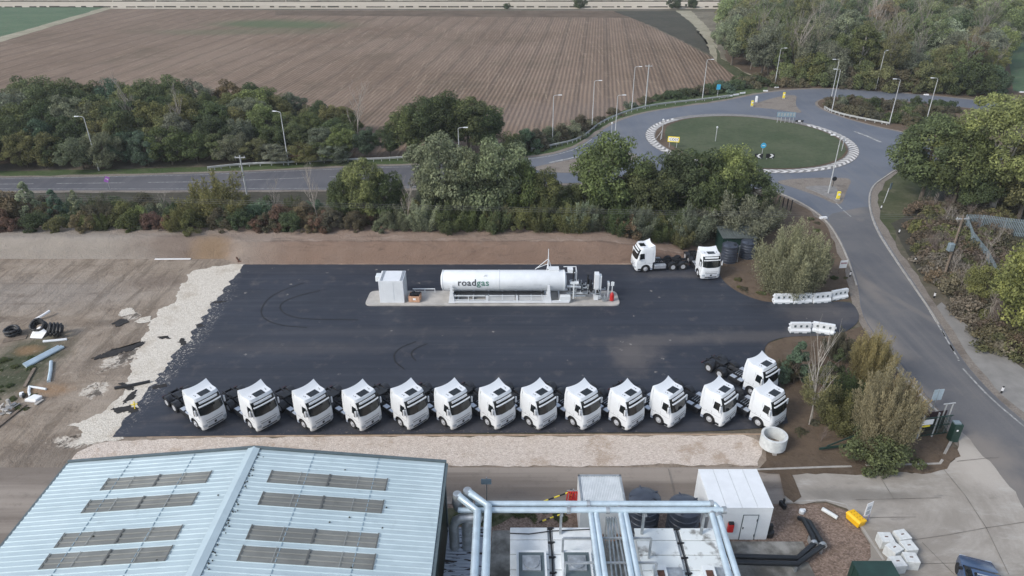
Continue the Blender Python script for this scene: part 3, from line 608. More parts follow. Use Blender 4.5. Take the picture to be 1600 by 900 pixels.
def front_grid(mb, z0, z1, y0, y1, g0, g1, nz=4, ny=14, zfun=None):
    """closed panel wrapped over the cab front between z0..z1 and y0..y1"""
    A = []; B = []
    for i in range(nz+1):
        for j in range(ny+1):
            y = y0 + (y1 - y0) * j / ny; zz0 = z0 if zfun is None else zfun(y); z = zz0 + (z1 - zz0) * i / nz
            A.append((fx(z, y, g0), y, z)); B.append((fx(z, y, g1), y, z))
    n = len(A); w_ = ny + 1; fs = []
    for i in range(nz):
        for j in range(ny):
            a = i*w_ + j; fs += [(a, a+1, a+w_+1, a+w_), (n+a, n+a+w_, n+a+w_+1, n+a+1)]
    rim = [j for j in range(w_)] + [i*w_ + ny for i in range(1, nz+1)] + [nz*w_ + j for j in range(ny-1, -1, -1)] + [i*w_ for i in range(nz-1, 0, -1)]
    fs += [(rim[k], n+rim[k], n+rim[(k+1) % len(rim)], rim[(k+1) % len(rim)]) for k in range(len(rim))]
    return mb.add(A + B, fs)
BK = -.92
def wheel(parent, x, y, dual=False):
    s = 1 if y > 0 else -1; wd = .55 if dual else .32; r = .50
    e = bpy.data.objects.new('wheel', None); COL.objects.link(e); e.parent = parent; e.location = (x, y, r)
    t = MB(); yo = s * .0
    prof = [(.29, 0), (.46, 0), (.50, -.05*s), (.50, -(wd-.05)*s), (.46, -wd*s), (.29, -wd*s)]
    t.lathe((0, 0, 0), prof, 22, 'Y'); t.build('tyre', M['tyre'], e, smooth=35)
    m = MB(); d = -.16*s if dual else -.03*s
    m.lathe((0, 0, 0), [(.29, .005*s), (.275, .012*s), (.25, d), (.15, d + (.0 if dual else .02)*s), (.13, d + .10*s), (.09, d + .13*s), (.02, d + .13*s)], 20, 'Y'); m.build('rim', M['rim'], e, smooth=35)
    return e
def make_truck(name, label):
    t = thing(name, label, 'truck')
    # cab shell
    c = MB(); levels = [1.12, 1.45, 1.9, 2.4, 2.9, 3.15, 3.4]; rings = [ring(z, BK) for z in levels]
    zt = lambda x, k: 3.44 + k + .05 * (.72 - x)
    top = [(x*.97 - .0, y*.965, 3.40 + .06) for x, y, z in ring(3.4, BK)]; rings.append([(x, y, 3.475) for x, y, z in [(q[0]-.03 if q[0] > 0 else q[0], q[1]*.97, 0) for q in ring(3.4, BK)]])
    n = len(rings[0]); vs = [p for r_ in rings for p in r_]
    fs = [(i*n + k, i*n + (k+1) % n, (i+1)*n + (k+1) % n, (i+1)*n + k) for i in range(len(rings)-1) for k in range(n)] + [tuple(range(n))[::-1], tuple(range((len(rings)-1)*n, len(rings)*n))]
    c.add(vs, fs)
    # lower front (bumper) and side skirts with the wheel arch cut into them
    lv = [.28, .5, .8, 1.13]; rr = []
    for z in lv:
        hw = lerp_tab(HW, z); ys = [hw * q for q in (-1, -.985, -.95, -.88, -.75, -.5, -.2, .2, .5, .75, .88, .95, .985, 1)]
        rr.append([(fx(z, y), y, z) for y in ys] + [(.66, hw, z), (.66, -hw, z)])
    n = len(rr[0]); c.add([p for q in rr for p in q], [(i*n + k, i*n + (k+1) % n, (i+1)*n + (k+1) % n, (i+1)*n + k) for i in range(3) for k in range(n)] + [tuple(range(n))[::-1], tuple(range(3*n, 4*n))])
    for s in (-1, 1):
        arc = [(.64*math.cos(R(a)), .5 + .64*math.sin(R(a))) for a in range(10, 171, 12)]
        poly = [(.70, .5), (.70, 1.25), (BK+.02, 1.25), (BK+.02, .62)] + arc[::-1]
        c.slab([(x, s*1.20, z) for x, z in poly], (0, s*.048, 0))
    c.build('cab', M['white'], t, smooth=38)
    sk = MB()
    for s in (-1, 1): sk.box((-.79, s*1.17, .58), (.28, .14, .5))
    build_each(sk, 'side_skirt', M['greyplastic'], t, bevel=.03)
    for s in (-1, 1):
        ar = MB()
        for a in range(0, 176, 10):
            a0, a1 = R(a), R(a+10 if a < 170 else 178)
            q = lambda r_, an, y: (r_*math.cos(an), y, .5 + r_*math.sin(an))
            ar.add([q(.59, a0, s*.9), q(.64, a0, s*.9), q(.64, a0, s*1.262), q(.59, a0, s*1.262), q(.59, a1, s*.9), q(.64, a1, s*.9), q(.64, a1, s*1.262), q(.59, a1, s*1.262)], [(0,1,5,4), (1,2,6,5), (2,3,7,6), (3,0,4,7)])
        ar.build('wheel_arch', M['black'], t, smooth=40)
    for s in (-1, 1):
        sm = MB()
        for x, z0, z1 in ((.13, 1.28, 2.86), (-.42, 1.28, 3.3)):
            a, b = lerp_tab(HW, z0), lerp_tab(HW, z1); sm.slab([(x-.012, s*(a+.001), z0), (x+.012, s*(a+.001), z0), (x+.012, s*(b+.003), z1), (x-.012, s*(b+.003), z1)], (0, s*.004, 0))
        sm.box((-.38, s*1.249, 1.27), (1.04, .006, .02)); sm.box((.60, s*1.249, 1.27), (.96, .006, .02)); sm.box((1.12, s*1.243, 1.55), (.018, .012, .6))
        sm.build('panel_seam', M['seam'], t)
    # glass
    g = MB(); front_grid(g, 1.80, 3.22, -1.14, 1.14, .006, .030, 7, 20, zfun=lambda y: 1.80 + .13 * max(0, (abs(y) - .55) / .6)); g.build('windscreen', M['glass'], t, smooth=40)
    v = MB(); front_grid(v, 2.99, 3.15, -.88, .88, .03, .09, 1, 12); v.build('marker_panel', M['white'], t, smooth=40)
    v = MB(); front_grid(v, 2.77, 2.86, -1.08, 1.08, .17, .25, 1, 14); v.build('sun_visor', M['white'], t, smooth=40)
    for s in (-1, 1):
        q = MB(); pts = [(.22, 1.98), (.98, 1.88), (1.0, 2.1), (.86, 2.72), (.30, 2.72)]
        q.slab([(x, s*(lerp_tab(HW, z) + .004), z) for x, z in pts], (0, s*.012, 0)); q.build('side_window', M['glass'], t)
        q = MB(); q.box((1.02, s*1.43, 2.28), (.14, .15, .62)); q.build('mirror', M['white'], t, bevel=.04)
        q = MB(); q.box((1.0, s*1.33, 2.56), (.05, .3, .05)); q.box((1.0, s*1.33, 1.95), (.05, .3, .05)); q.box((.955, s*1.47, 2.28), (.02, .19, .55)); q.build('mirror_bracket', M['black'], t)
        q = MB(); a, b = (.80, 1.17) if s > 0 else (-1.17, -.80); front_grid(q, .66, .90, a, b, .004, .02, 2, 6); q.build('headlight', M['lens'], t, smooth=40)
        q = MB(); q.box((.84, s*1.247, .47), (.36, .012, .22)); q.build('bumper_step', M['black'], t)
    q = MB(); front_grid(q, .47, .585, -.76, .76, .006, .022, 1, 8); front_grid(q, 1.03, 1.075, -.78, .78, .006, .014, 1, 8); front_grid(q, 1.25, 1.28, -.84, .84, .006, .014, 1, 8)
    build_each(q, 'grille_slot', M['black'], t)
    q = MB(); front_grid(q, .62, 1.0, -.66, .66, .003, .012, 3, 8); q.build('grille', pmat('satin_white_grille', (.62, .64, .67), .45, var=.1, scale=12) if 'grille' not in M else M['grille'], t)
    q = MB(); q.lathe((fx(.80, 0) + .012, .0, .80), [(.125, 0), (.125, .015), (.07, .02)], 12, 'X'); q.add([(fx(.8, 0)+.02, .05, .86), (fx(.8, 0)+.02, .12, .93), (fx(.8, 0)+.02, .13, .91), (fx(.8, 0)+.02, .07, .84)], [(0,1,2,3)]); q.build('emblem', M['black'], t)
    q = MB(); q.box((fx(.4, 0) + .008, 0, .40), (.012, .52, .11)); q.build('number_plate_holder', M['greyplastic'], t)
    # roof: hatch, small vents, air deflector with raised trailing edge
    q = MB(); q.box((.36, .03, 3.485), (.74, .96, .03)); q.build('roof_hatch', M['glass'], t, bevel=.008)
    q = MB()
    for y in (-.74, .80): q.box((.30, y, 3.49), (.10, .07, .03)); q.box((.1, y*1.04, 3.49), (.05, .05, .03))
    build_each(q, 'roof_vent', M['black'], t)
    d = MB(); N, W_ = 10, 16; A = []
    for i in range(N+1):
        for j in range(W_+1):
            yy = -1 + 2*j/W_; s = i/N; xr = -1.02 + .20*(1 - abs(yy)**2.2); x = -.18 + (xr + .18)*s
            hw = 1.165 + .01*s; z = 3.465 + (.36 - .06*(1 - abs(yy)**1.5)) * s**1.3 - .05 * max(0, abs(yy) - .9) * 10 * .3
            A.append((x, yy*hw, z))
    n = len(A); Bq = [(max(x, BK), y, 3.44) for x, y, z in A]; w_ = W_+1; fs = []
    for i in range(N):
        for j in range(W_): a = i*w_ + j; fs += [(a, a+1, a+w_+1, a+w_), (n+a, n+a+w_, n+a+w_+1, n+a+1)]
    rim = [j for j in range(w_)] + [i*w_ + W_ for i in range(1, N+1)] + [N*w_ + j for j in range(W_-1, -1, -1)] + [i*w_ for i in range(N-1, 0, -1)]
    fs += [(rim[k], n+rim[k], n+rim[(k+1) % len(rim)], rim[(k+1) % len(rim)]) for k in range(len(rim))]
    d.add(A + Bq, fs)
    d.build('air_deflector', M['white'], t, smooth=38)
    for s in (-1, 1):   # side wings that carry on the cab sides behind the back wall
        q = MB(); q.slab([(BK, s*1.19, 1.35), (BK-.26, s*1.19, 1.45), (BK-.24, s*1.17, 3.0), (BK-.11, s*1.16, 3.80), (BK+.02, s*1.17, 3.5)], (0, s*.03, 0)); q.build('side_wing', M['white'], t)
    # chassis
    ch = MB()
    for s in (-1, 1): ch.box((-2.85, s*.42, .82), (6.4, .08, .28))
    for x in (-1.2, -2.1, -2.9, -4.4, -5.15, -5.9): ch.box((x, 0, .80), (.10, .80, .16))
    ch.box((-.5, 0, .75), (1.6, .9, .35)); ch.box((-6.02, 0, .62), (.08, 2.2, .14))
    for x in (-3.75, -5.12): ch.tube([(x, -1.0, .5), (x, 1.0, .5)], .10, 8)
    ch.build('chassis_frame', M['chassis'], t)
    fw = MB(); pts = [(-3.95, -.42), (-3.95, .42), (-4.5, .46), (-5.0, .40), (-5.0, .14), (-4.55, .06), (-4.55, -.06), (-5.0, -.14), (-5.0, -.40), (-4.5, -.46)]
    fw.prism(pts, 1.12, 1.18); fw.box((-4.4, 0, 1.03), (.8, 1.0, .16)); fw.box((-4.4, 0, 1.0), (.2, 1.7, .06)); fw.build('fifth_wheel', M['black'], t)
    for x, k in ((-3.75, .58), (-5.12, .58)):
        for s in (-1, 1):
            mgb = MB(); A = []
            for i, a in enumerate(range(8, 173, 12)):
                for r_ in (k+.03, k): 
                    for y in (.64, 1.24): A.append((x + r_*math.cos(R(a)), s*y, .5 + r_*math.sin(R(a))*.98))
            m_ = len(A)//4; fs = []
            for i in range(m_-1):
                a = 4*i; b = a+4; fs += [(a, a+1, b+1, b), (a+2, b+2, b+3, a+3), (a, b, b+2, a+2), (a+1, a+3, b+3, b+1)]
            fs += [(0, 2, 3, 1), (4*m_-4, 4*m_-3, 4*m_-1, 4*m_-2)]
            mgb.add(A, fs); mgb.build('mudguard', M['chassis'], t, smooth=40)
    cw = MB()
    for k in range(6): cw.box((-1.3 - k*.24, 0, 1.0), (.07, .78, .04))
    cw.box((-1.15, 0, 1.25), (.06, 1.2, .10)); cw.box((-1.12, -.3, 1.75), (.10, .25, .9)); cw.build('catwalk', M['alu'], t)
    hs = MB()
    for j, y in enumerate((-.3, -.1, .1, .3)): hs.tube([(-1.0, y, 1.9), (-1.25, y*1.1, 1.5), (-1.5, y, 1.2), (-2.6, y*.8, 1.14), (-3.6, y*.7, 1.05)], .03, 6)
    hs.build('air_hose', M['black'], t, smooth=40)
    for s in (-1, 1):
        q = MB(); q.box((-2.0, s*.93, .66), (1.5 if s < 0 else 1.6, .56, .56)); q.build('fuel_tank' if s > 0 else 'battery_box', M['alu'] if s > 0 else M['black'], t, bevel=.08)
    q = MB(); q.box((-1.42, -.93, .99), (.55, .50, .10)); q.box((-2.3, -.93, .96), (.6, .46, .06)); build_each(q, 'step_cover', M['alu'], t, bevel=.02)
    q = MB()
    for s in (-1, 1): q.box((-6.08, s*.9, .62), (.05, .38, .13))
    build_each(q, 'tail_light', M['redlens'], t)
    for s in (-1, 1): wheel(t, 0, s*1.22); wheel(t, -3.75, s*1.22, True); wheel(t, -5.12, s*1.22, True)
    return t
M['grille'] = pmat('satin_white_grille', (.60, .63, .67), .45, var=.1, scale=12)
ordn = ['first (leftmost)', 'second', 'third', 'fourth', 'fifth', 'sixth', 'seventh', 'eighth', 'ninth', 'tenth', 'eleventh', 'twelfth', 'thirteenth (rightmost)']
TRK = [(305.5,662,-37), (390,663,-40), (474,663,-41), (550.7,662.5,-42), (625,660,-44), (692.5,659.5,-45), (761,659,-46), (826,659,-47), (894.5,659,-48), (963,660,-48), (1028.7,656,-46), (1107.9,654.6,-48), (1184,660,-50)]
KT = .765      # trucks are modelled in metres
truck0 = make_truck('tractor_truck', ''); truck0.scale = (.765,)*3
GT = 'white tractor trucks parked without trailers'
def place_truck(i, P, yaw, label):
    a = R(yaw); rt = (math.sin(a), -math.cos(a)); loc = (P[0] - 1.22*KT*rt[0], P[1] - 1.22*KT*rt[1], .072)
    if i == 0:
        truck0.location = loc; truck0.rotation_euler = (0, 0, a); truck0['label'] = label; truck0['group'] = GT
    else: dup(truck0, loc, a, label, GT)
for i, (x, y, yaw) in enumerate(TRK):
    P = G(x, y, .47); extra = ''
    place_truck(i, P, yaw + random.Random(i*7+1).uniform(-1.3, 1.3), f'{ordn[i]} white tractor truck in the angled front row' + extra)
rw = G(1106.6, 574.7, .47); a_ = R(-52); PX = (rw[0] + 5.12*KT*math.cos(a_), rw[1] + 5.12*KT*math.sin(a_))
place_truck(13, PX, -52, 'white tractor truck behind the right end of the front row, chassis sticking out left')
# upper pair: this one shows its right... left flank to the camera, the other faces it
lp = G(1008.5, 420, .47); a = math.pi + R(7)
dup(truck0, (lp[0] + 1.22*KT*math.sin(a), lp[1] - 1.22*KT*math.cos(a), .072), a, 'white tractor truck side on at the far bank, cab facing left', GT)
pb = G(1110, 434, .4); a = R(-84)
dup(truck0, (pb[0] - 1.4*KT*math.cos(a), pb[1] - 1.4*KT*math.sin(a), .072), a, 'white tractor truck facing the camera beside the black water tank', GT)
# ------------------------------------------------------------------ gas filling station on its island
ZI = .20
isl = smooth_poly(px((572, 477.5), (584, 458.5), (962, 458), (968, 477.5), z=ZI), 0)
def round_corners(poly, r):
    out = []; n = len(poly)
    for i in range(n):
        p, a, b = Vector(poly[i]), Vector(poly[i-1]), Vector(poly[(i+1) % n])
        u, v = p + (a-p).normalized()*r, p + (b-p).normalized()*r
        for k in range(5):
            s = k/4; out.append(tuple(u*(1-s)**2 + p*2*s*(1-s) + v*s*s))
    return out
IX0, IX1, IY0, IY1 = -13.5, 9.9, 56.1, 58.7
sheet('concrete_island', round_corners([(IX0, IY0), (IX1, IY0), (IX1-.05, IY1), (IX0+.1, IY1)], .55), ZI, M['concrete'], ZI)
ik = MB(); rc = round_corners([(IX0, IY0), (IX1, IY0), (IX1-.05, IY1), (IX0+.1, IY1)], .55); kerb(ik, rc + [rc[0]], .14, .05, ZI+.004); structure(ik.build('island_kerb', M['concrete']))
TX0, TX1, TYc, TZ, TR = -6.40, 4.85, 57.55, 1.98, .955
t = thing('gas_tank', 'long white horizontal gas tank with lettering on the concrete island', 'storage tank', ((TX0+TX1)/2, TYc, ZI))
q = MB(); q.lathe((0, TYc, TZ), [(.02, TX0-.22), (.45, TX0-.18), (.75, TX0-.10), (.90, TX0), (TR, TX0+.14), (TR, TX1-.14), (.90, TX1), (.75, TX1+.10), (.45, TX1+.18), (.02, TX1+.22)], 40, 'X')
q.build('vessel', M['wpaint'], t, world=True, smooth=40)
q = MB()
for x in (TX0+.02, TX1-.05, -1.2): q.lathe((0, TYc, TZ), [(TR, x-.05), (TR+.02, x-.04), (TR+.02, x+.04), (TR, x+.05)], 40, 'X')
build_each(q, 'weld_band', M['wpaint'], t, world=True, smooth=40)
for x in (-5.55, 3.35):
    q = MB()
    q.slab([(x-.18, TYc-1.28, ZI+.05), (x+.18, TYc-1.28, ZI+.05), (x+.10, TYc-1.18, TZ), (x-.10, TYc-1.18, TZ)], (0, .12, 0)) ; q.slab([(x-.30, TYc-1.30, ZI+.05), (x+.30, TYc-1.30, ZI+.05), (x+.14, TYc-1.18, TZ-.6), (x-.14, TYc-1.18, TZ-.6)], (0, .04, 0))
    q.box((x, TYc, .72), (.34, 2.3, .9)); q.box((x, TYc, ZI+.08), (.6, 2.5, .10)); q.build('saddle', M['wpaint'], t, world=True)
q = MB()
q.box(((TX0+TX1)/2+.6, TYc-1.18, ZI+.16), (10.9, .16, .20)); q.box(((TX0+TX1)/2+.6, TYc+1.1, ZI+.16), (10.9, .16, .20))
for x in (-5.0, -3.6, -2.2, -.9, .4, 1.8, 2.8, 4.4): q.box((x, TYc, ZI+.16), (.12, 2.2, .16))
for x0_, x1_ in ((-5.3, -2.45), (-2.1, .25), (.65, 3.0)):
    q.box(((x0_+x1_)/2, TYc-1.2, ZI+.78), (x1_-x0_, .07, .07)); 
    for k in range(4 if x0_ > -3 else 1): q.box(((x0_+x1_)/2, TYc-1.2, ZI+.36+.13*k), (x1_-x0_, .03, .06))
for x in (-4.0, -2.3, .45, 3.0): q.box((x, TYc-1.2, ZI+.48), (.22 if x > -3 else .06, .08, .66))
q.build('skid_frame', M['wpaint'], t, world=True)
q = MB(); q.tube([(TX0+.8, TYc-.55, .92), (2.9, TYc-.55, .92)], .09, 8); q.tube([(TX0+.9, TYc-.2, .85), (2.9, TYc-.2, .85)], .06, 8); q.build('underside_pipe', M['black'], t, world=True, smooth=40)
q = MB(); mx, my = 3.35, TYc+.55
q.tube([(mx, my, TZ+.9), (mx, my, 4.9)], .06, 8, r1=.03); q.tube([(mx-1.2, my-.1, TZ+.9), (mx-.02, my, 3.9)], .03, 6); q.tube([(mx+.35, my, TZ+.8), (mx+.02, my, 3.9)], .03, 6); q.tube([(mx-.2, my-.7, TZ+.8), (mx, my, 3.8)], .03, 6); q.tube([(mx-1.1, my+.3, TZ+.8), (mx, my, 3.4)], .025, 6)
q.box((mx+.5, TYc+.25, TZ+TR+.05), (.95, .7, .25)); q.build('vent_mast', M['wpaint'], t, world=True, smooth=40)
q = MB()
for a in ((TX1+1.1, TYc+.95), (TX1+1.1, TYc-.1)): q.box((a[0], a[1], 1.55), (.06, .06, 2.7))
q.box((TX1+.55, TYc+.95, 2.9), (1.2, .06, .06)); q.box((TX1+1.1, TYc+.42, 2.9), (.06, 1.1, .06)); q.box((TX1+.55, TYc+.3, 2.6), (.9, .06, .06)); q.box((TX1+.55, TYc+.6, 2.75), (.5, .5, .3)); q.build('end_frame', M['wpaint'], t, world=True)
rr = random.Random(5); q = MB(); q2 = MB()
for k in range(30):
    x, y = TX1 + .35 + rr.random()*3.0, TYc - 1.0 + rr.random()*1.9; z = ZI + .1 + rr.random()*(1.9 - .35*(x-TX1)); L = .3 + rr.random()*.9
    d = rr.choice([(L, 0, 0), (0, L, 0), (0, 0, L)]); e = rr.choice([(0, .3, 0), (0, 0, -.4), (.3, 0, 0)])
    (q if k % 3 else q2).tube([(x, y, z), (x+d[0], y+d[1], z+d[2]), (x+d[0]+e[0], y+d[1]+e[1], max(.25, z+d[2]+e[2]))], .035 + .035*rr.random(), 6)
for k in range(14):
    x, y, z = TX1 + .5 + rr.random()*2.6, TYc - .9 + rr.random()*1.7, ZI + .3 + rr.random()*1.2
    q.lathe((x, y, z), [(.09, -.04), (.09, .04)], 10, rr.choice('XYZ')); q2.box((x+.1, y, z+.1), (.12, .12, .16))
q.tube([(TX1+.2, TYc-.5, 1.6), (TX1+1.5, TYc-.7, 1.6)], .14, 10); q.tube([(TX1+.2, TYc-.2, .7), (TX1+2.2, TYc-.2, .7), (TX1+2.2, TYc-.2, 1.6)], .10, 8)
q.build('pump_pipework', M['galv'], t, world=True, smooth=40); q2.build('valve_gear', M['black'], t, world=True)
q = MB(); q.box((TX1+.05, TYc-1.0, .62), (.95, .45, .55)); q.box((TX1+.8, TYc-1.05, 1.35), (.12, .12, 1.5)); q.box((TX1+1.4, TYc-.9, 1.1), (.5, .08, .08)); q.box((TX1+.9, TYc-.4, 1.9), (.8, .25, .2)); q.build('pump_cabinet', M['wdirty'], t, world=True, bevel=.02)
# lettering that follows the curve of the vessel
def text_mesh(name, body, size, m, parent, place, extrude=.0):
    cu = bpy.data.curves.new(name, 'FONT'); cu.body = body; cu.size = size; cu.resolution_u = 3; cu.space_character = 1.08; cu.offset = size * .012
    o = bpy.data.objects.new(name, cu); COL.objects.link(o); bpy.context.view_layer.update()
    me = bpy.data.meshes.new_from_object(o); bpy.data.objects.remove(o); wd = max(v.co.x for v in me.vertices)
    bm = bmesh.new(); bm.from_mesh(me); bmesh.ops.subdivide_edges(bm, edges=[e for e in bm.edges if e.calc_length() > .2], cuts=2); bmesh.ops.triangulate(bm, faces=bm.faces); bm.to_mesh(me); bm.free()
    for v in me.vertices: v.co = Vector(place(v.co.x, v.co.y))
    me.materials.clear(); me.materials.append(m); ob = bpy.data.objects.new(name, me); COL.objects.link(ob); ob.parent = parent; return wd
tb = t.location
def on_vessel(x0, a0):
    def f(u, v):
        a = R(a0) + v / TR; r = TR + .028
        return (x0 + u - tb.x, TYc - r*math.cos(a) - tb.y, TZ + r*math.sin(a) - tb.z)
    return f
wd = text_mesh('lettering', 'road', .86, M['text_dark'], t, on_vessel(-4.98, -4))
wd2 = text_mesh('lettering', 'gas', .86, M['text_green'], t, on_vessel(-4.98 + wd + .07, -4))
text_mesh('small_lettering', '-- ---- - --- -----', .2, M['galv'], t, on_vessel(-.35, -12)); text_mesh('small_lettering', '--- - ----', .2, M['galv'], t, on_vessel(2.0, -2))
q = MB(); q.lathe((-2.45, TYc-TR*.66, TZ+TR*.76), [(.16, -.03), (.16, .03)], 16, 'Y'); q.build('round_emblem', M['wdirty'], t, world=True, smooth=40)
# dispenser
t = thing('fuel_dispenser', 'tall white gas dispenser cabinet at the right end of the tank pipework', 'dispenser', (7.95, 57.2, ZI))
q = MB(); q.box((7.80, 57.2, 1.55), (.42, .7, 2.65)); q.build('cabinet', M['wpaint'], t, world=True, bevel=.03)
q = MB(); q.box((8.12, 57.2, 1.50), (.22, .55, 2.4)); q.build('side_cabinet', M['wdirty'], t, world=True, bevel=.03)
q = MB(); q.box((7.95, 56.82, 1.1), (.34, .06, .5)); q.build('display_panel', M['black'], t, world=True)
q = MB(); q.tube([(7.9, 56.8, 1.5), (8.1, 56.6, 1.0), (8.45, 56.5, .45), (8.6, 56.6, .6), (8.5, 56.7, 1.0)], .04, 6); q.lathe((8.55, 56.62, .5), [(.28, -.02), (.28, .02)], 16, 'Y'); q.build('filling_hose', M['galv'], t, world=True, smooth=40)
t = tag(MB().box((0, 0, .75), (.12, .35, 1.5)).box((0, 0, 1.45), (.18, .5, .3)).build('control_post', M['wdirty']), 'short pale control post standing right of the dispenser', 'post'); t.location = (8.95, 57.5, ZI)
# kiosk
t = thing('equipment_kiosk', 'white flat-roofed equipment kiosk at the left end of the island', 'kiosk', (-11.05, 57.45, ZI))
q = MB(); q.box((-11.05, 57.45, ZI+1.14), (2.25, 2.1, 2.28)); q.build('body', M['wpaint'], t, world=True, bevel=.03)
q = MB(); 
for x in (-11.98, -11.85, -10.18, -10.05): q.box((x, 57.45, ZI+2.31), (.035, 2.05, .05))
q.build('roof_rib', M['galv'], t, world=True)
q = MB(); q.box((-12.38, 57.7, ZI+2.0), (.42, .8, .5)); q.box((-12.3, 57.7, ZI+1.7), (.2, .3, .3)); q.build('air_conditioner', M['wdirty'], t, world=True, bevel=.03)
q = MB(); q.box((-11.3, 56.39, ZI+1.15), (.9, .012, 2.0)); q.box((-9.92, 57.5, ZI+1.15), (.012, 1.0, 2.0)); build_each(q, 'door', M['white'], t, world=True)
t = thing('wooden_crate', 'open wooden crate filled with dark fittings beside the white kiosk', 'crate', (-9.0, 56.95, ZI), R(-4))
q = MB(); q.box((0, -.45, .33), (1.0, .05, .6)); q.box((0, .45, .33), (1.0, .05, .6)); q.box((-.5, 0, .33), (.05, .9, .6)); q.box((.5, 0, .33), (.05, .9, .6)); q.box((0, 0, .06), (1.0, .9, .05)); q.build('crate_box', M['plywood'], t)
q = MB()
for k in range(12): q.box((rr.uniform(-.4, .4), rr.uniform(-.35, .35), .5 + rr.random()*.15), (.3, .2, .2), rz=rr.random()*3, rx=.4)
q.build('fittings', M['black'], t)
q = MB(); q.box((.02, -.48, .35), (.26, .012, .2)); q.build('paper_label', M['signw'], t)
t = thing('fire_extinguisher_post', 'pale post with a red fire extinguisher at the right tip of the island', 'extinguisher post', (9.25, 56.9, ZI))
q = MB(); q.box((0, .1, .95), (.07, .07, 1.9)); q.box((0, .06, 1.7), (.3, .03, .42)); q.build('post', M['wdirty'], t); q = MB(); q.lathe((0, -.12, .05), [(.12, 0), (.20, .05), (.20, .62), (.12, .78), (.05, .86)], 14); q.build('extinguisher', M['red'], t, smooth=40)
t = tag(MB().tube([(0, 0, 0), (2.1, 0, 0)], .05, 6).build('white_rail', M['wpaint'], smooth=40), 'thin white service pipe on the island between kiosk and tank', 'pipe'); t.location = (-9.4, 58.4, ZI+.4)
t2 = MB()
for k in range(3): t2.box((-9.2 + k*.95, 58.4, .22+ZI), (.05, .05, .4))
t2.build('support', M['wpaint'], t, world=True)
# ------------------------------------------------------------------ plastic traffic barriers
def make_barrier():
    t = thing('road_barrier', '', 'barrier'); q = MB(); L = 1.92
    sec = [(-.30, 0), (-.30, .22), (-.16, .38), (-.13, .92), (.13, .92), (.16, .38), (.30, .22), (.30, 0)]
    q.slab([(-L/2+.08, y, z) for y, z in sec], (L-.16, 0, 0)); q.box((-L/2+.03, 0, .35), (.14, .18, .16)); q.box((L/2-.03, 0, .62), (.14, .18, .16)); q.box((-L/2+.02, 0, .74), (.12, .2, .12)); q.box((L/2-.02, 0, .2), (.12, .2, .12))
    q.build('barrier_body', M['wpaint'], t, bevel=.03); h = MB()
    for x in (-.5, 0, .5):
        h.box((x, -.160, .62), (.17, .03, .20)); h.box((x, .160, .62), (.17, .03, .20))
    for x in (-.7, 0, .7): h.box((x, -.305, .05), (.28, .02, .10))
    build_each(h, 'forklift_slot', M['gutter'], t); q = MB(); q.box((.2, 0, .935), (.14, .14, .03)); q.build('filler_cap', M['wdirty'], t); return t
bar = make_barrier()
BL = [((1209, 476), (1238, 475.5), 'leftmost'), ((1241, 476), (1266, 474.5), 'second from left'), ((1269, 475.5), (1298, 473), 'third from left'), ((1300, 471), (1322, 467), 'rightmost, turned slightly away')]
for i, (a, b, w_) in enumerate(BL):
    A, B = Vector(G(*a)), Vector(G(*b)); c = (A+B)/2; an = math.atan2((B-A).y, (B-A).x); lab = f'white plastic road barrier before the willow bush, {w_} of four'
    if i == 0: bar.location = (c.x, c.y + .25, .072); bar.rotation_euler = (0, 0, an); bar['label'] = lab; bar['group'] = 'white road barriers at the yard entrance'
    else: dup(bar, (c.x, c.y + .25, .072), an, lab)
for a, b, w_ in (((1234, 521.5), (1266, 521.5), 'left'), ((1269, 520), (1304, 525.5), 'right')):
    A, B = Vector(G(*a)), Vector(G(*b)); c = (A+B)/2; dup(bar, (c.x, c.y + .25, .072), math.atan2((B-A).y, (B-A).x), f'white plastic road barrier on the near side of the entrance, {w_} of the pair')
# ------------------------------------------------------------------ shed and water tanks at the back
sx0, sx1, sy0, sy1 = 22.0, 25.8, 65.3, 67.6
sx0, sx1 = G(1132, 378, 1.8)[0], G(1187, 378, 1.8)[0]; sy0, sy1 = 67.2, 69.9; SZ = -.62
t = thing('garden_shed', 'dark green metal shed with a ribbed roof behind the black water tank', 'shed', ((sx0+sx1)/2, (sy0+sy1)/2, 0)); t.scale = (1, 1, .80)
q = MB(); q.box(((sx0+sx1)/2, sy1, 1.2), (sx1-sx0-.2, .06, 2.4)); q.box((sx0+.12, (sy0+sy1)/2, 1.2), (.06, 2.4, 2.4)); q.box((sx1-.12, (sy0+sy1)/2, 1.2), (.06, 2.4, 2.4)); q.box((sx0+1.1, sy0+.12, 1.2), (2.0, .06, 2.3)); q.build('wall', M['greenpaint'], t, world=True)
q = MB(); n = 26; A = []; 
for k in range(n+1): 
    x = sx0 + (sx1-sx0)*k/n; z = .03 * (k % 2); A += [(x, sy0-.1, 2.42+z), (x, sy1+.15, 2.62+z)]
q.add(A + [(x, y, z-.06) for x, y, z in A], [(2*k, 2*k+2, 2*k+3, 2*k+1) for k in range(n)] + [(2*n+2+2*k, 2*n+2+2*k+1, 2*n+2+2*k+3, 2*n+2+2*k+2) for k in range(n)] + [(2*k, 2*n+2+2*k, 2*n+4+2*k, 2*k+2) for k in range(n)]); q.build('roof', M['greenroof'], t, world=True)
q = MB(); q.box((sx1-1.2, sy0+.9, .12), (1.9, 1.9, .05)); q.build('plywood_floor', M['plywood'], t, world=True)
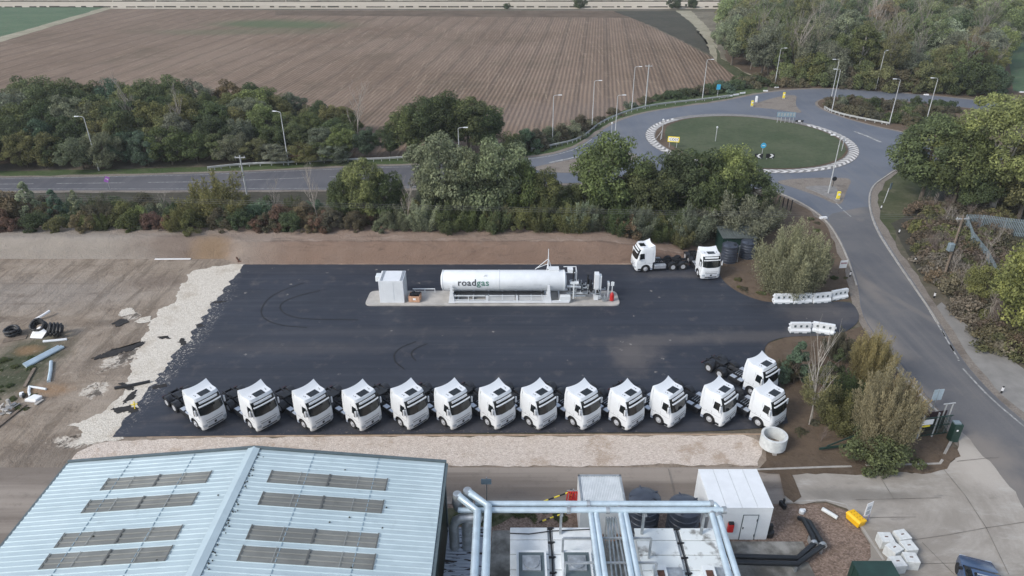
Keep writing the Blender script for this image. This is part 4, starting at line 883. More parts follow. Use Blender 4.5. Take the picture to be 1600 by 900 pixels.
def water_tank(name, label, x, y, r, h, lid=True):
    t = thing(name, label, 'water tank', (x, y, .03)); q = MB(); prof = [(r*.98, 0)]
    nb = 6
    for k in range(nb):
        z0 = h*.9*k/nb; prof += [(r*.965, z0+.02), (r*.965, z0+h*.9/nb*.62), (r, z0+h*.9/nb*.72), (r, z0+h*.9/nb*.95)]
    prof += [(r, h*.92), (r*.82, h*.97), (r*.4, h), (.02, h+.02)]
    q.lathe((0, 0, 0), prof, 32); q.build('body', M['blacktank'], t, smooth=30)
    q = MB(); 
    for k in range(5):
        a = 2*math.pi*k/5 + .5; q.box((math.cos(a)*r*.62, math.sin(a)*r*.62, h*.975), (r*.7, .07, .07), rz=a, ry=.09)
    q.build('lid_rib', M['blacktank'], t)
    q = MB(); q.lathe((r*.45, -r*.42, h*.96), [(r*.20, 0), (r*.20, .10), (r*.15, .10), (r*.15, .02)], 18); q.build('filler_neck', M['black'], t, smooth=40); return t
X, Y = G(1139, 413); t = water_tank('water_tank', 'tall black ribbed water tank in front of the green shed', X+.1, Y+.75, .82, 2.0)
q = MB(); q.tube([(.86, -.3, 0), (.86, -.3, 1.9)], .05, 6); q.build('drain_pipe', M['galv'], t, smooth=40)
X, Y = G(1172, 410); water_tank('water_tank', 'black water tank half hidden behind the willow bush beside the shed', X, Y+1.3, .8, 1.9)
# ------------------------------------------------------------------ warehouse
wx0, wxr, wx1, wy, we, wr = -23.64, -13.66, -3.72, 28.7, 6.0, 6.95; wyb = 5.0
t = thing('warehouse', 'large warehouse with a pale blue ribbed metal roof and grimy rooflights', 'warehouse', (wxr, wy-8, 0))
def slope_z(x): return we + (wr-we) * (1 - abs(x-wxr)/(wx1-wxr))
for s in (-1, 1):
    q = MB(); pitch = .30; n = int((wy-wyb)/pitch); xa, xb = wxr + s*.06, (wx0-.12 if s < 0 else wx1+.12); za, zb = slope_z(xa), we-.02; vs = []
    prof = []
    for k in range(n+1):
        y = wy - .02 - k*pitch; prof += [(y, 0), (y-.20, 0), (y-.222, .04), (y-.278, .04)]
    for y, dz in prof: vs += [(xa, y, za+dz), (xb, y, zb+dz)]
    m_ = len(prof); vs += [(x, y, z-.12) for (x, y, z) in vs]
    fs = [(2*k, 2*k+2, 2*k+3, 2*k+1) for k in range(m_-1)] + [(2*m_+2*k, 2*m_+2*k+1, 2*m_+2*k+3, 2*m_+2*k+2) for k in range(m_-1)] + [(2*k+1, 2*k+3, 2*m_+2*k+3, 2*m_+2*k+1) for k in range(m_-1)] + [(0, 1, 2*m_+1, 2*m_)]
    q.add(vs, fs); q.build('roof_slope', M['roof'], t, world=True)
    # sheet laps, strips darker than the roof sheets
    q = MB()
    for f_ in (.32, .66): 
        x = wxr + s*f_*(wx1-wxr); q.box((x, (wy+wyb)/2, slope_z(x)+.022), (.03, wy-wyb-.1, .02), ry=s*math.atan2(wr-we, wx1-wxr))
    build_each(q, 'sheet_lap', pmat('sheet_lap_line', (.33, .44, .50), .5, metal=.2) if s < 0 else bpy.data.materials['sheet_lap_line'], t, world=True)
M['seal'] = pmat('dark_seal', (.11, .115, .11), .7); M['seal2'] = pmat('pale_bar', (.30, .32, .31), .6)
for (xl, xr, yy) in ((-20.75, -15.35, 26.68), (-20.9, -15.45, 25.38), (-21.0, -15.35, 23.18), (-21.0, -15.30, 21.82), (-12.25, -6.4, 26.75), (-12.22, -6.35, 25.35), (-12.1, -6.25, 23.2), (-12.1, -6.2, 21.8), (-21, -15.3, 18.5), (-12.1, -6.2, 18.5)):
    q = MB(); s = -1 if xl < wxr-3 and xr < wxr else 1; a0 = (wr-we)/(wx1-wxr); zz = lambda x: slope_z(x)
    ya = wy - .02 - round((wy - .02 - yy - .45)/.3)*.3; yb = ya - .89; vs = []; prof = []
    y = ya
    while y > yb: prof += [(y, 0), (y-.20, 0), (y-.222, .04), (y-.278, .04)]; y -= .30
    nn = len(prof)
    for y, dz in prof: vs += [(xl, y, zz(xl)+dz+.010), (xr, y, zz(xr)+dz+.010)]
    vs += [(x, y, z-.07) for x, y, z in vs]
    fs = [(2*k, 2*k+2, 2*k+3, 2*k+1) for k in range(nn-1)] + [(2*k+1, 2*k+3, 2*nn+2*k+3, 2*nn+2*k+1) for k in range(nn-1)] + [(2*k, 2*nn+2*k, 2*nn+2*k+2, 2*k+2) for k in range(nn-1)] + [(0, 1, 2*nn+1, 2*nn), (2*nn-2, 4*nn-2, 4*nn-1, 2*nn-1)]
    q.add(vs, fs); ob = q.build('rooflight', M['rooflight'], t, world=True)
    q = MB()
    for f_ in (0, .5, 1): x = xl + (xr-xl)*f_; q.box((x, (ya+yb)/2, zz(x)+.060), (.06 if f_ != .5 else .09, ya-yb, .01), ry=s*a0)
    for o_ in build_each(q, 'end_seal', M['seal'], ob): o_.location = -Vector(t.location)
    q = MB()
    for f_ in (.25, .75): x = xl + (xr-xl)*f_; q.box((x, (ya+yb)/2, zz(x)+.060), (.03, ya-yb, .01), ry=s*a0)
    for o_ in build_each(q, 'glazing_bar', M['seal2'], ob): o_.location = -Vector(t.location)
q = MB(); q.add([(wxr-.32, wy+.05, slope_z(wxr-.32)+.07), (wxr, wy+.05, wr+.12), (wxr+.32, wy+.05, slope_z(wxr+.32)+.07), (wxr-.32, wyb, slope_z(wxr-.32)+.07), (wxr, wyb, wr+.12), (wxr+.32, wyb, slope_z(wxr+.32)+.07)], [(0, 1, 4, 3), (1, 2, 5, 4)]); q.build('ridge_cap', M['ridge'], t, world=True)
q = MB(); r5 = random.Random(8)
for k in range(70): y = wy - .3 - r5.random()*18; x = wxr + .34 + abs(r5.gauss(0, .12)); q.lathe((x, y, slope_z(x)+.03), [(.02+.035*r5.random(), 0), (.02, .035)], 6)
for k in range(26): x, y = r5.uniform(wx0+1, wx1-1), r5.uniform(10, wy-1); q.lathe((x, y, slope_z(x)+.04), [(.05, 0), (.03, .03)], 6)
o_ = q.build('moss', pmat('dark_moss', (.03, .032, .022), .95), t, world=True); o_['kind'] = 'stuff'
q = MB()   # verge flashing along the gable, gutters
q.slab([(wx0-.2, wy, we-.25), (wxr, wy, wr-.25), (wx1+.2, wy, we-.25), (wx1+.2, wy, we+.06), (wxr, wy, wr+.11), (wx0-.2, wy, we+.06)], (0, .14, 0)); q.build('gable_trim', M['gutter'], t, world=True)
q = MB(); q.box((wx1+.21, (wy+wyb)/2, we-.12), (.16, wy-wyb, .12)); q.box((wx0-.21, (wy+wyb)/2, we-.12), (.16, wy-wyb, .12)); q.tube([(wx1+.24, wy-.5, we-.15), (wx1+.12, wy-.5, we-.6), (wx1+.12, wy-.5, .1)], .06, 8); build_each(q, 'gutter', M['gutter'], t, world=True)
q = MB(); q.slab([(wx0, wy-.02, .0), (wx1, wy-.02, 0), (wx1, wy-.02, we-.1), (wxr, wy-.02, wr-.12), (wx0, wy-.02, we-.1)], (0, -(wy-wyb), 0)); q.build('wall', M['greenwall'], t, world=True)
# ------------------------------------------------------------------ pipework, plant and containers
def pipe_thing(name, label, pts, r, m='pipe', group=None, seg=14, flanges=()):
    o = MB(); o.tube(pts, r, seg); ob = o.build(name, M[m], smooth=40)
    e = thing(name, label, 'pipe', group=group); ob.name = 'pipe_run'; ob.parent = e
    if flanges:
        f = MB()
        for c, ax in flanges: f.lathe(c, [(r*1.3, -.09), (r*1.3, .09)], 14, ax)
        build_each(f, 'flange', M['galv'], e, smooth=40)
    return e
zA = 5.0; yA = G(900, 787, zA)[1]; yB = G(900, 797, zA)[1]; PR = .148
xl, xr = G(765, 787, zA)[0], G(1113, 787, zA)[0]
def bend(p, q, r, k=.35):
    return [p]
pipe_thing('overhead_pipe', 'rear of the two long horizontal pale blue overhead pipes', [(xl-.75, yA-.0, zA), (xl, yA, zA), (xr, yA, zA), (xr+.12, yA-.06, zA-.02), (xr+.2, yA-.2, zA-.05), (xr+.22, yA-.5, zA-.05)], PR, flanges=[((x, yA, zA), 'X') for x in (3.95, xr-.05)])
pipe_thing('overhead_pipe', 'front of the two long horizontal pale blue overhead pipes', [(xl-1.6, yB, zA), (xr+.45, yB, zA)], PR, flanges=[((x, yB, zA), 'X') for x in (2.9, 4.9, xr+.5)])
for k, (x0p, lab) in enumerate((((1112, 802), 'left'), ((1123, 806), 'right'))):
    a = G(*x0p, 4.9); b = (G(*( (1140, 900) if k == 0 else (1154, 900)), 4.9))
    b = (b[0] + (b[0]-a[0])*.6, b[1] + (b[1]-a[1])*.6)
    pipe_thing('downhill_pipe', f'{lab} pipe of the pair running from the overhead pipes past the white plant room', [(a[0], yB + (.05 if k else .0), 4.92), (a[0], a[1]-.3, 4.88), (b[0], b[1], 4.7)], .15, group='pale blue pipe pairs running towards the camera', flanges=[((a[0], a[1], 4.9), 'Y')])
for (x0p, x1p, lab) in (((922.5, 801), (936, 900), 'leftmost'), ((931, 801), (945.5, 900), 'second from left'), ((969, 800), (987, 900), 'third from left'), ((977, 801), (997, 900), 'fourth from left')):
    a = G(*x0p, 4.8); b = G(*x1p, 4.8); b = (b[0] + (b[0]-a[0])*.6, b[1] + (b[1]-a[1])*.6)
    pipe_thing('branch_pipe', f'{lab} pale blue branch pipe running towards the camera between the plant units', [(a[0], yB, 4.95), (a[0], a[1]-.15, 4.85), (b[0], b[1], 4.75)], .145, group='pale blue pipe pairs running towards the camera', flanges=[((a[0], a[1]+.1, 4.88), 'Y')])
for i, xx in enumerate((948, 952, 956.5, 961)):
    a = G(xx, 804, 4.0); b = G(xx + 8 + i*3.3, 900, 4.0); b = (b[0] + (b[0]-a[0])*.6, b[1] + (b[1]-a[1])*.6)
    pipe_thing('small_bore_pipe', f'thin grey pipe in the bundle of four between the branch pipes, {("leftmost", "second", "third", "rightmost")[i]}', [(a[0], a[1], 1.5), (a[0], a[1], 3.8), (a[0], a[1]-.3, 4.0), (b[0], b[1], 4.0)], .045, 'galv', 'thin grey pipes between the branch pipes', 6)
t = thing('pipe_rack', 'grey steel posts and cross bars carrying the overhead pipes', 'pipe rack', (3.5, yB, 0)); q = MB()
for x in (-1.4, 2.55, 6.85, xr-.4): q.box((x, (yA+yB)/2, 2.35), (.13, .13, 4.7)); q.box((x, (yA+yB)/2, 4.76), (.14, .8, .12))
q.build('upright', M['galv'], t, world=True); q = MB()
for y in (24.9, 23.4): q.box((4.75, y, 4.5), (4.4, .08, .10)); q.box((2.55, y, 2.2), (.1, .1, 4.5)); q.box((6.95, y, 2.2), (.1, .1, 4.5))
q.build('cross_bar', M['galv'], t, world=True)
# flue pair at the left
for (tp, kn, en, lab) in (((716, 775), (746, 799), (741, 900), 'front'), ((732, 769), (763, 791), (758.5, 900), 'rear')):
    a, b, c = G(*tp, 5.6), G(*kn, 5.2), G(*en, 5.2); c = (b[0]+(c[0]-b[0])*1.6, b[1]+(c[1]-b[1])*1.6)
    e = pipe_thing('flue_pipe', f'{lab} bent pale blue pipe with a capped top near the warehouse corner', [(a[0], a[1], 5.62), (b[0], b[1], 5.2), (c[0], c[1], 5.2)], .20)
    q = MB(); q.lathe((a[0]-.05, a[1]+.02, 4.6), [(.16, 0), (.30, .5), (.25, .9), (.22, 1.15)], 14); q.build('cowl', M['galv'], e, smooth=40)
for (x, lab) in ((-3.02, 'left'), (-2.35, 'right')):
    pipe_thing('elbow_duct', f'{lab} of the two grey ducts bending down beside the warehouse wall', [(xl-.4, yA-.5 + .2*(x+3), 4.55), (x+.45, yA-.5, 4.5), (x+.12, yA-.55, 4.35), (x, yA-.6, 4.0), (x, yA-.7, 2.2)], .26, 'galv')
# canopy with rust-streaked sheet
cx0, cx1 = G(684, 900, 2.6)[0], G(741, 826, 2.6)[0]; cy1 = G(700, 826, 2.6)[1]
t = thing('lean_to_canopy', 'rust-stained ribbed metal canopy between the warehouse and the bent pipes', 'canopy', ((cx0+cx1)/2, cy1-4, 0)); q = MB(); vs = []; prof = []
for k in range(44): y = cy1 - k*.2; prof += [(y, 0), (y-.12, 0), (y-.14, .03), (y-.18, .03)]
for y, dz in prof: vs += [(-3.45, y, 2.6+dz), (-1.55, y, 2.5+dz)]
n = len(prof); vs += [(x, y, z-.06) for x, y, z in vs]; q.add(vs, [(2*k, 2*k+2, 2*k+3, 2*k+1) for k in range(n-1)] + [(2*n+2*k, 2*n+2*k+1, 2*n+2*k+3, 2*n+2*k+2) for k in range(n-1)] + [(2*k+1, 2*k+3, 2*n+2*k+3, 2*n+2*k+1) for k in range(n-1)]); q.build('sheet_roof', M['rustroof'], t, world=True)
q = MB(); q.box((-2.5, cy1+.03, 2.55), (2.0, .08, .14)); 
for y in (cy1-.1, cy1-3, cy1-6): q.box((-1.62, y, 1.25), (.1, .1, 2.5)); q.box((-3.4, y, 1.25), (.1, .1, 2.5))
q.build('canopy_frame', M['galv'], t, world=True)
# plant units with white roofs
def plant_unit(name, label, x0, x1, y1, y0, fan):
    t = thing(name, label, 'plant unit', ((x0+x1)/2, y1-2, 0)); h = 3.0
    q = MB(); q.box(((x0+x1)/2, (y0+y1)/2, h/2-.05), (x1-x0-.12, y1-y0-.1, h-.1)); q.build('casing', M['wdirty'], t, world=True)
    yy = [y1, y1-.85, y1-1.8, y1-2.75, y0]
    xm = (x0+x1)/2
    for a, b in ((x0, xm-.14), (xm+.14, x1)):
        q = MB()
        for j in range(4): q.box(((a+b)/2, (yy[j]+yy[j+1])/2, h+.0), (b-a, yy[j]-yy[j+1]-.05, .14))
        q.build('roof_panel', M['wdirty'] if fan else M['dirtywhite'], t, world=True, bevel=.035)
        q = MB(); fy = y1-1.95 if fan else y1-3.0
        if fan:
            q.box(((a+b)/2+.08, fy-.9, h+.28), (1.5, 1.8, .5)); ob = q.build('fan_housing', M['wdirty'], t, world=True); q = MB(); q.box(((a+b)/2+.08, fy-.9, h+.545), (1.25, 1.5, .03)); q.build('fan_recess', M['gutter'], t, world=True); q = MB(); q.box(((a+b)/2+.08, fy-.85, h+.60), (.9, .9, .08)); q.lathe(((a+b)/2+.08, fy-.85, h+.64), [(.38, 0), (.38, .05), (.06, .07)], 18); q.build('fan_guard', M['galv'], t, world=True, smooth=40)
        else:
            q.box(((a+b)/2-.3, fy-.7, h+.36), (.62, 1.5, .6)); q.build('hood', M['wdirty'], t, world=True); q = MB(); q.box(((a+b)/2-.3, fy-.55, h+.675), (.34, .6, .03)); q.build('hood_opening', M['rust'], t, world=True); q = MB(); q.box(((a+b)/2+.42, fy-.7, h+.30), (.8, 1.5, .45)); q.build('filter_box', M['galv'], t, world=True)
    q = MB(); q.tube([(xm, y1-.05, h+.04), (xm+.04, y1-2, h+.05), (xm-.02, y1-4, h+.05), (xm, y0, h+.05)], .05, 6)
    for k in range(5): q.box((xm+.03, y1-.1-k*.95, h+.08), (.34, .08, .10))
    if fan: q.tube([(x0, y1-.45, h+.1), (x0+1, y1-.5, h+.1), (x0+2.2, y1-.32, h+.12), (x1, y1-.18, h+.1)], .03, 6)
    q.build('cable_run', M['black'], t, world=True); return t
M['dirtywhite'] = pmat('streaked_white_sheet', (.30, .30, .28), .6, var=.3, scale=1.0, col2=(.66, .70, .70), lo=.33, hi=.47)
u0, u1 = G(797, 825, 3)[0], G(921, 825, 3)[0]; plant_unit('plant_unit', 'clean white roofed plant unit with two fan housings, left of the branch pipes', u0, u1, G(800, 825, 3)[1], 17, True)
u0, u1 = G(990.5, 826, 3)[0], G(1121, 826, 3)[0]; plant_unit('plant_unit', 'stained white roofed plant unit with square hoods, right of the branch pipes', u0, u1, G(1000, 826, 3)[1], 17, False)
# small ribbed container
c0 = G(903, 743, 2.6); c1 = G(970, 743, 2.6); yf = G(940, 785, 2.6)[1]
t = thing('ribbed_container', 'small white container with a finely ribbed roof behind the overhead pipes', 'container', ((c0[0]+c1[0])/2, (c0[1]+yf)/2, 0)); q = MB(); q.box(((c0[0]+c1[0])/2, (c0[1]+yf)/2, 1.29), (c1[0]-c0[0], c0[1]-yf, 2.56)); q.build('body', M['wdirty'], t, world=True)
q = MB(); n = 26
for k in range(n): q.box((c0[0]+.08+(c1[0]-c0[0]-.16)*k/(n-1), (c0[1]+yf)/2, 2.59), (.045, c0[1]-yf-.12, .05))
q.build('roof_rib', M['wdirty'], t, world=True)
q = MB()
for a in ((c0[0]+.05, 0), (c1[0]-.05, 0)): q.box((a[0], (c0[1]+yf)/2, 2.61), (.1, c0[1]-yf+.02, .1))
q.box(((c0[0]+c1[0])/2, c0[1]-.03, 2.61), (c1[0]-c0[0], .1, .1)); q.build('top_rail', M['galv'], t, world=True)
# black tanks
a = G(1006, 775, 2.5); t = water_tank('water_tank', 'large black domed tank beside the small ribbed container', a[0]+.02, a[1]-.25, .92, 2.75)
a = G(1068, 786, 2.3); water_tank('water_tank', 'black domed tank between its twin and the white plant room', a[0], a[1]-.35, .92, 2.65)
# white plant room
t = thing('plant_room', 'white boxy plant room with a narrow door and a red extinguisher case', 'plant room', (12.9, 30.4, 0)); X0, X1, Y0, Y1, Hh = 11.17, 14.7, 28.85, 31.9, 2.5
q = MB(); q.box(((X0+X1)/2, (Y0+Y1)/2, Hh/2), (X1-X0, Y1-Y0, Hh)); q.build('wall', M['wpaint'], t, world=True, bevel=.02)
q = MB(); wds = (X1-X0)/4
for k in range(4): q.box((X0 + wds*(k+.5), (Y0+Y1)/2, Hh+.03), (wds-.02, Y1-Y0+.06, .06))
q.build('roof_panel', M['wpaint'], t, world=True, bevel=.008)
q = MB(); dx = 13.52
q.box((dx-.43, Y0-.012, 1.0), (.04, .03, 1.95)); q.box((dx+.43, Y0-.012, 1.0), (.04, .03, 1.95)); q.box((dx, Y0-.012, 1.98), (.9, .03, .04)); q.build('door_frame', M['gutter'], t, world=True)
q = MB(); q.box((dx, Y0-.018, 1.0), (.80, .035, 1.9)); d_ = q.build('door', M['wpaint'], t, world=True); q = MB(); q.box((dx-.33, Y0-.05, 1.0), (.05, .04, .14)); q.box((dx+.38, Y0-.045, 1.6), (.03, .03, .16)); q.box((dx+.38, Y0-.045, .4), (.03, .03, .16)); o_ = q.build('handle', M['black'], d_); o_.location = -Vector(t.location)
t = thing('extinguisher_case', 'red extinguisher case hung on the white plant room wall', 'extinguisher case', (12.45, Y0-.11, .75)); q = MB(); q.box((0, 0, .35), (.34, .2, .62)); q.build('case', M['red'], t, bevel=.05); q = MB(); q.box((0, 0, .70), (.30, .19, .10)); q.build('lid', M['black'], t, bevel=.02)
a = G(1201, 838); tag(MB().lathe((0, 0, 0), [(.22, 0), (.25, .1), (.25, .4), (.1, .46)], 14).box((.0, 0, .7), (.2, .2, .4)).build('gas_bottle', M['black'], smooth=40), 'black bottle with a pale valve at the corner of the plant room', 'bottle').location = (a[0], a[1], .05)
# hazard-striped barrier poles and red hose
def striped_pole(label, a, b, r=.045):
    t = thing('striped_pole', label, 'pole', group='black and yellow striped barrier poles'); A, B = Vector(a), Vector(b); n = 10
    for m, k0 in (('signy', 0), ('black', 1)):
        q = MB()
        for k in range(k0, n, 2): q.tube([A.lerp(B, k/n), A.lerp(B, (k+1)/n)], r, 8)
        build_each(q, 'yellow_band' if k0 == 0 else 'black_band', M[m], t)
a = G(891, 787); striped_pole('upright black and yellow pole beside the red hose', (a[0], a[1], 0), (a[0], a[1], 1.15), .06)
b = G(803, 800, .3); striped_pole('long slanting black and yellow pole behind the overhead pipes', (a[0], a[1], 1.0), (b[0], b[1], .3))
b0, b1 = G(900, 795, 1.0), G(842, 816, .1); striped_pole('short slanting black and yellow pole in front of the overhead pipes', (b0[0], b0[1], 1.0), (b1[0], b1[1], .1))
a = G(895, 800); t = thing('hose_rack', 'red fire hose hanging in loops beside the ribbed container', 'hose', (a[0], a[1], 0)); q = MB()
for k in range(5):
    pts = [(-.3+.14*k + .10*math.cos(u), .12*math.sin(u*2)*.3, 1.05 + .62*math.sin(u)) for u in [i*math.pi/6 for i in range(13)]]; q.tube(pts, .045, 6)
q.build('hose', M['red'], t, smooth=40); q = MB(); q.box((-.02, .06, .9), (.06, .06, 1.8)); q.box((-.02, .04, 1.7), (.8, .05, .05)); q.build('rack', M['galv'], t)
# small sign by the service road
a = G(761, 788); t = thing('road_sign', 'small blue grey sign seen from behind beside the service road', 'sign', (a[0], a[1], 0)); q = MB(); q.box((0, 0, 1.1), (.06, .06, 2.2)); q.build('post', M['galv'], t); q = MB(); q.box((-.02, -.05, 1.9), (.62, .02, .42)); q.build('sign_plate', M['signback'], t)
# orange cable on the plant floor
q = MB(); c = G(952, 838, 0); q.tube([(c[0] + .35*math.cos(u)*(1+.05*u), c[1] + .3*math.sin(u)*(1+.04*u), .1+.004*u) for u in [k*.4 for k in range(50)]], .02, 5); tag(q.build('coiled_cable', M['plywood'], smooth=40), 'loosely coiled orange cable on the floor between the branch pipes', 'cable')
# black insulated pipe pair on the ground
for k, lab in ((0, 'rear'), (1, 'front')):
    o_ = k * 9
    P = [G(*p, .55) for p in ((1100, 868+o_), (1150, 869+o_), (1246, 872+o_), (1284+k*2 if k else 1272, 849 if not k else 852), (1270+k*12, 838+k*6), (1256+k*9, 812+k*4), (1251+k*6, 803+k*2))]
    e = pipe_thing('ground_pipe', f'{lab} black insulated pipe bending round the shingle bed on low supports', [(*P[0], .55)] + [(*p, .55) for p in P[1:-1]] + [(*P[-1], .2)], .15, 'hose', 'black insulated pipes on the shingle bed')
    f = MB(); f.lathe((*P[3], .55), [(.20, -.1), (.20, .1)], 12, 'Y'); f.build('pipe_collar', M['galv'], e, smooth=40)
    s = MB()
    for i in (1, 2, 3, 4): s.box((P[i][0]-.1, P[i][1], .22), (.12, .35, .44))
    s.build('support', M['galv'], e)
a = G(1252, 802); tag(MB().lathe((0, 0, 0), [(.16, 0), (.16, .25), (.10, .3)], 12).box((.15, .1, .12), (.2, .15, .2)).build('valve_box', M['wpaint'], smooth=40), 'small white valve cap at the far end of the black ground pipes', 'valve').location = (a[0], a[1], 0)
q = MB(); q.tube([(0, 0, 0), (.62, -.72, 0)], .13, 10); o_ = q.build('pipe_offcut', M['concrete_w'], smooth=40); a = G(1284, 798); o_.location = (a[0], a[1], .16); tag(o_, 'pale pipe offcut lying on the shingle bed', 'pipe')
a = G(1222, 793); tag(MB().box((0, 0, .22), (.18, .5, .3), rz=.3).box((.05, .05, .5), (.1, .12, .3)).build('small_valve', M['black']), 'small black valve standing on shingle behind the plant room', 'valve').location = (a[0], a[1], 0)
# grit bin
a = G(1338, 822); t = thing('grit_bin', 'yellow grit bin with a moulded lid on the concrete edge', 'grit bin', (a[0], a[1]+.25, .1), R(24)); t.scale = (.70,)*3; q = MB(); v = [(-.38, -.62, 0), (.38, -.62, 0), (.38, .62, 0), (-.38, .62, 0), (-.45, -.7, .55), (.45, -.7, .55), (.45, .7, .55), (-.45, .7, .55)]
q.add(v, [(0,3,2,1), (4,5,6,7), (0,1,5,4), (1,2,6,5), (2,3,7,6), (3,0,4,7)]); q.build('bin_body', M['yellow'], t, bevel=.03)
q = MB(); q.add([(-.48, -.73, .55), (.48, -.73, .55), (.48, .73, .55), (-.48, .73, .55), (-.30, -.68, .72), (.40, -.68, .66), (.40, .68, .66), (-.30, .68, .72)], [(0,3,2,1), (4,5,6,7), (0,1,5,4), (1,2,6,5), (2,3,7,6), (3,0,4,7)]); lid = q.build('lid', M['yellow'], t, bevel=.03)
q = MB()
for y in (-.45, -.15, .15, .45): 
    for x in (-.16, .18): q.box((x, y, .71 - .08*(x+.3)), (.16, .07, .02))
q.build('lid_slot', pmat('brown_lid_slot', (.42, .20, .02), .6), lid)  # slots of the lid drawn in brown
a = G(1350, 818); t = thing('site_sign', 'leaning white framed sign board beside the grit bin', 'sign', (a[0], a[1], .1), R(24)); t.scale = (.8, .8, .9); q = MB(); q.box((0, 0, 1.18), (.62, .03, 1.15)); q.build('sign_board', M['signw'], t); q = MB(); q.box((0, -.02, 1.30), (.40, .01, .30)); q.box((0, -.02, .88), (.40, .01, .34)); q.build('panel_print', pmat('pale_grey_print', (.45, .47, .5), .5), t); q = MB(); q.box((-.29, 0, .35), (.05, .05, .7)); q.box((.29, 0, .35), (.05, .05, .7)); q.build('leg', pmat('violet_post', (.2, .18, .35), .5), t)
# concrete blocks
def make_block():
    t = thing('concrete_block', '', 'concrete block', group='white cast concrete blocks beside the yard'); q = MB(); q.box((0, 0, .37), (.84, .80, .74)); q.build('block', M['concrete_w'], t, bevel=.03); q = MB(); q.box((0, 0, .745), (.20, .07, .025)); q.build('lifting_eye', M['rust'], t); return t
blk = make_block(); blk.scale = (.87,)*3
for i, (x, y, an, lab) in enumerate(((1380, 853, -2, 'far left block of the cluster of six'), (1405, 849, 12, 'far right block of the cluster'), (1392.5, 869, 28, 'middle left block set at an angle'), (1415, 866, 8, 'middle right block'), (1397.5, 891, 6, 'nearest left block beside the green container'), (1418.5, 885, -4, 'nearest right block, furthest from the bin'))):
    a = G(x, y); lab = 'white cast concrete block, ' + lab
    if i == 0: blk.location = (a[0], a[1], .1); blk.rotation_euler = (0, 0, R(an)); blk['label'] = lab
    else: dup(blk, (a[0], a[1], .1), R(an), lab)
# green container at the frame's bottom
a = G(1331, 876, 2.2); b = G(1393, 876, 2.2); t = thing('green_container', 'dark green steel container cut by the bottom of the photo', 'container', ((a[0]+b[0])/2, a[1]-2.5, .1)); q = MB(); q.box(((a[0]+b[0])/2, a[1]-2.5, 1.15), (b[0]-a[0], 5.0, 2.1)); q.build('body', M['greenpaint'], t, world=True, bevel=.02); q = MB(); 
for k in range(12): q.box((a[0]-.015, a[1]-.3-k*.4, 1.15), (.03, .14, 1.9)); q.box((b[0]+.015, a[1]-.3-k*.4, 1.15), (.03, .14, 1.9))
q.build('side_rib', M['greenpaint'], t, world=True)
# parked car
def car():
    a = G(1540, 884, 1.4); t = thing('parked_car', 'dark blue car with roof bars at the bottom right corner', 'car', (a[0]-.3, a[1]-1.0, .1), R(-112+20))
    # local +x is the nose
    t.rotation_euler = (0, 0, R(70)); t.location = (G(1536, 898, 1.4)[0], G(1536, 898, 1.4)[1]-.35, .1)
    sec = lambda x, w_, z0, z1, wt: [(x, -w_, z0), (x, -w_, z0+.28), (x, -w_*.97, z1-.03), (x, -wt, z1), (x, wt, z1), (x, w_*.97, z1-.03), (x, w_, z0+.28), (x, w_, z0)]
    q = MB(); S = [sec(2.15, .68, .32, .62, .5), sec(2.0, .82, .22, .74, .7), sec(1.3, .90, .2, .90, .78), (sec(.9, .92, .2, .98, .80)), sec(-1.9, .92, .2, 1.0, .80), sec(-2.15, .82, .3, .85, .7)]
    n = 8; q.add([p for s_ in S for p in s_], [(i*n+k, i*n+(k+1) % n, (i+1)*n+(k+1) % n, (i+1)*n+k) for i in range(len(S)-1) for k in range(n)] + [tuple(range(n)), tuple(range((len(S)-1)*n, len(S)*n))[::-1]]); body = q.build('body', M['bluecar'], t, smooth=50)
    q = MB(); S = [(1.05, .80, .97, .97), (.35, .72, .97, 1.46), (-1.35, .70, .97, 1.50), (-2.0, .76, .97, 1.0)]
    pts = [[(x, -.84, .97), (x+(0 if i in (0,) else 0), -w_, z1), (x, w_, z1), (x, .84, .97)] for i, (x, w_, z0, z1) in enumerate(S)]
    q.add([p for s_ in pts for p in s_], [(i*4+k, i*4+(k+1) % 4, i*4+4+(k+1) % 4, i*4+4+k) for i in range(3) for k in range(4)] + [(0,1,2,3), (15,14,13,12)]); q.build('window', M['glass'], t, smooth=30)
    q = MB(); q.add([(.38, -.71, 1.475), (.38, .71, 1.475), (-1.38, .69, 1.515), (-1.38, -.69, 1.515), (.2, -.55, 1.52), (.2, .55, 1.52), (-1.2, .53, 1.55), (-1.2, -.53, 1.55)], [(0,1,5,4), (1,2,6,5), (2,3,7,6), (3,0,4,7), (4,5,6,7), (3,2,1,0)]); q.build('roof', M['bluecar'], t, smooth=40)
    q = MB(); q.box((-.05, 0, 1.62), (.06, 1.25, .04)); q.box((-.85, 0, 1.64), (.06, 1.25, .04)); build_each(q, 'roof_bar', M['alu'], t); q = MB()
    for x in (-.05, -.85):
        for y in (-.6, .6): q.box((x, y, 1.59), (.14, .1, .1))
    build_each(q, 'bar_foot', M['black'], t)
    for s in (-1, 1):
        q = MB(); q.box((.72, s*1.03, 1.03), (.14, .22, .16)); q.build('wing_mirror', M['black'], t, bevel=.04)
        q = MB(); q.box((1.98, s*.62, .66), (.2, .3, .12)); q.build('headlight', M['lens'], t, bevel=.02)
        for x in (1.35, -1.35): q = MB(); q.lathe((x, s*.80, .33), [(.14, .11*s), (.30, .12*s), (.33, .08*s), (.33, -.08*s)], 20, 'Y'); q.build('wheel', M['tyre'], t, smooth=40)
    return t
car()
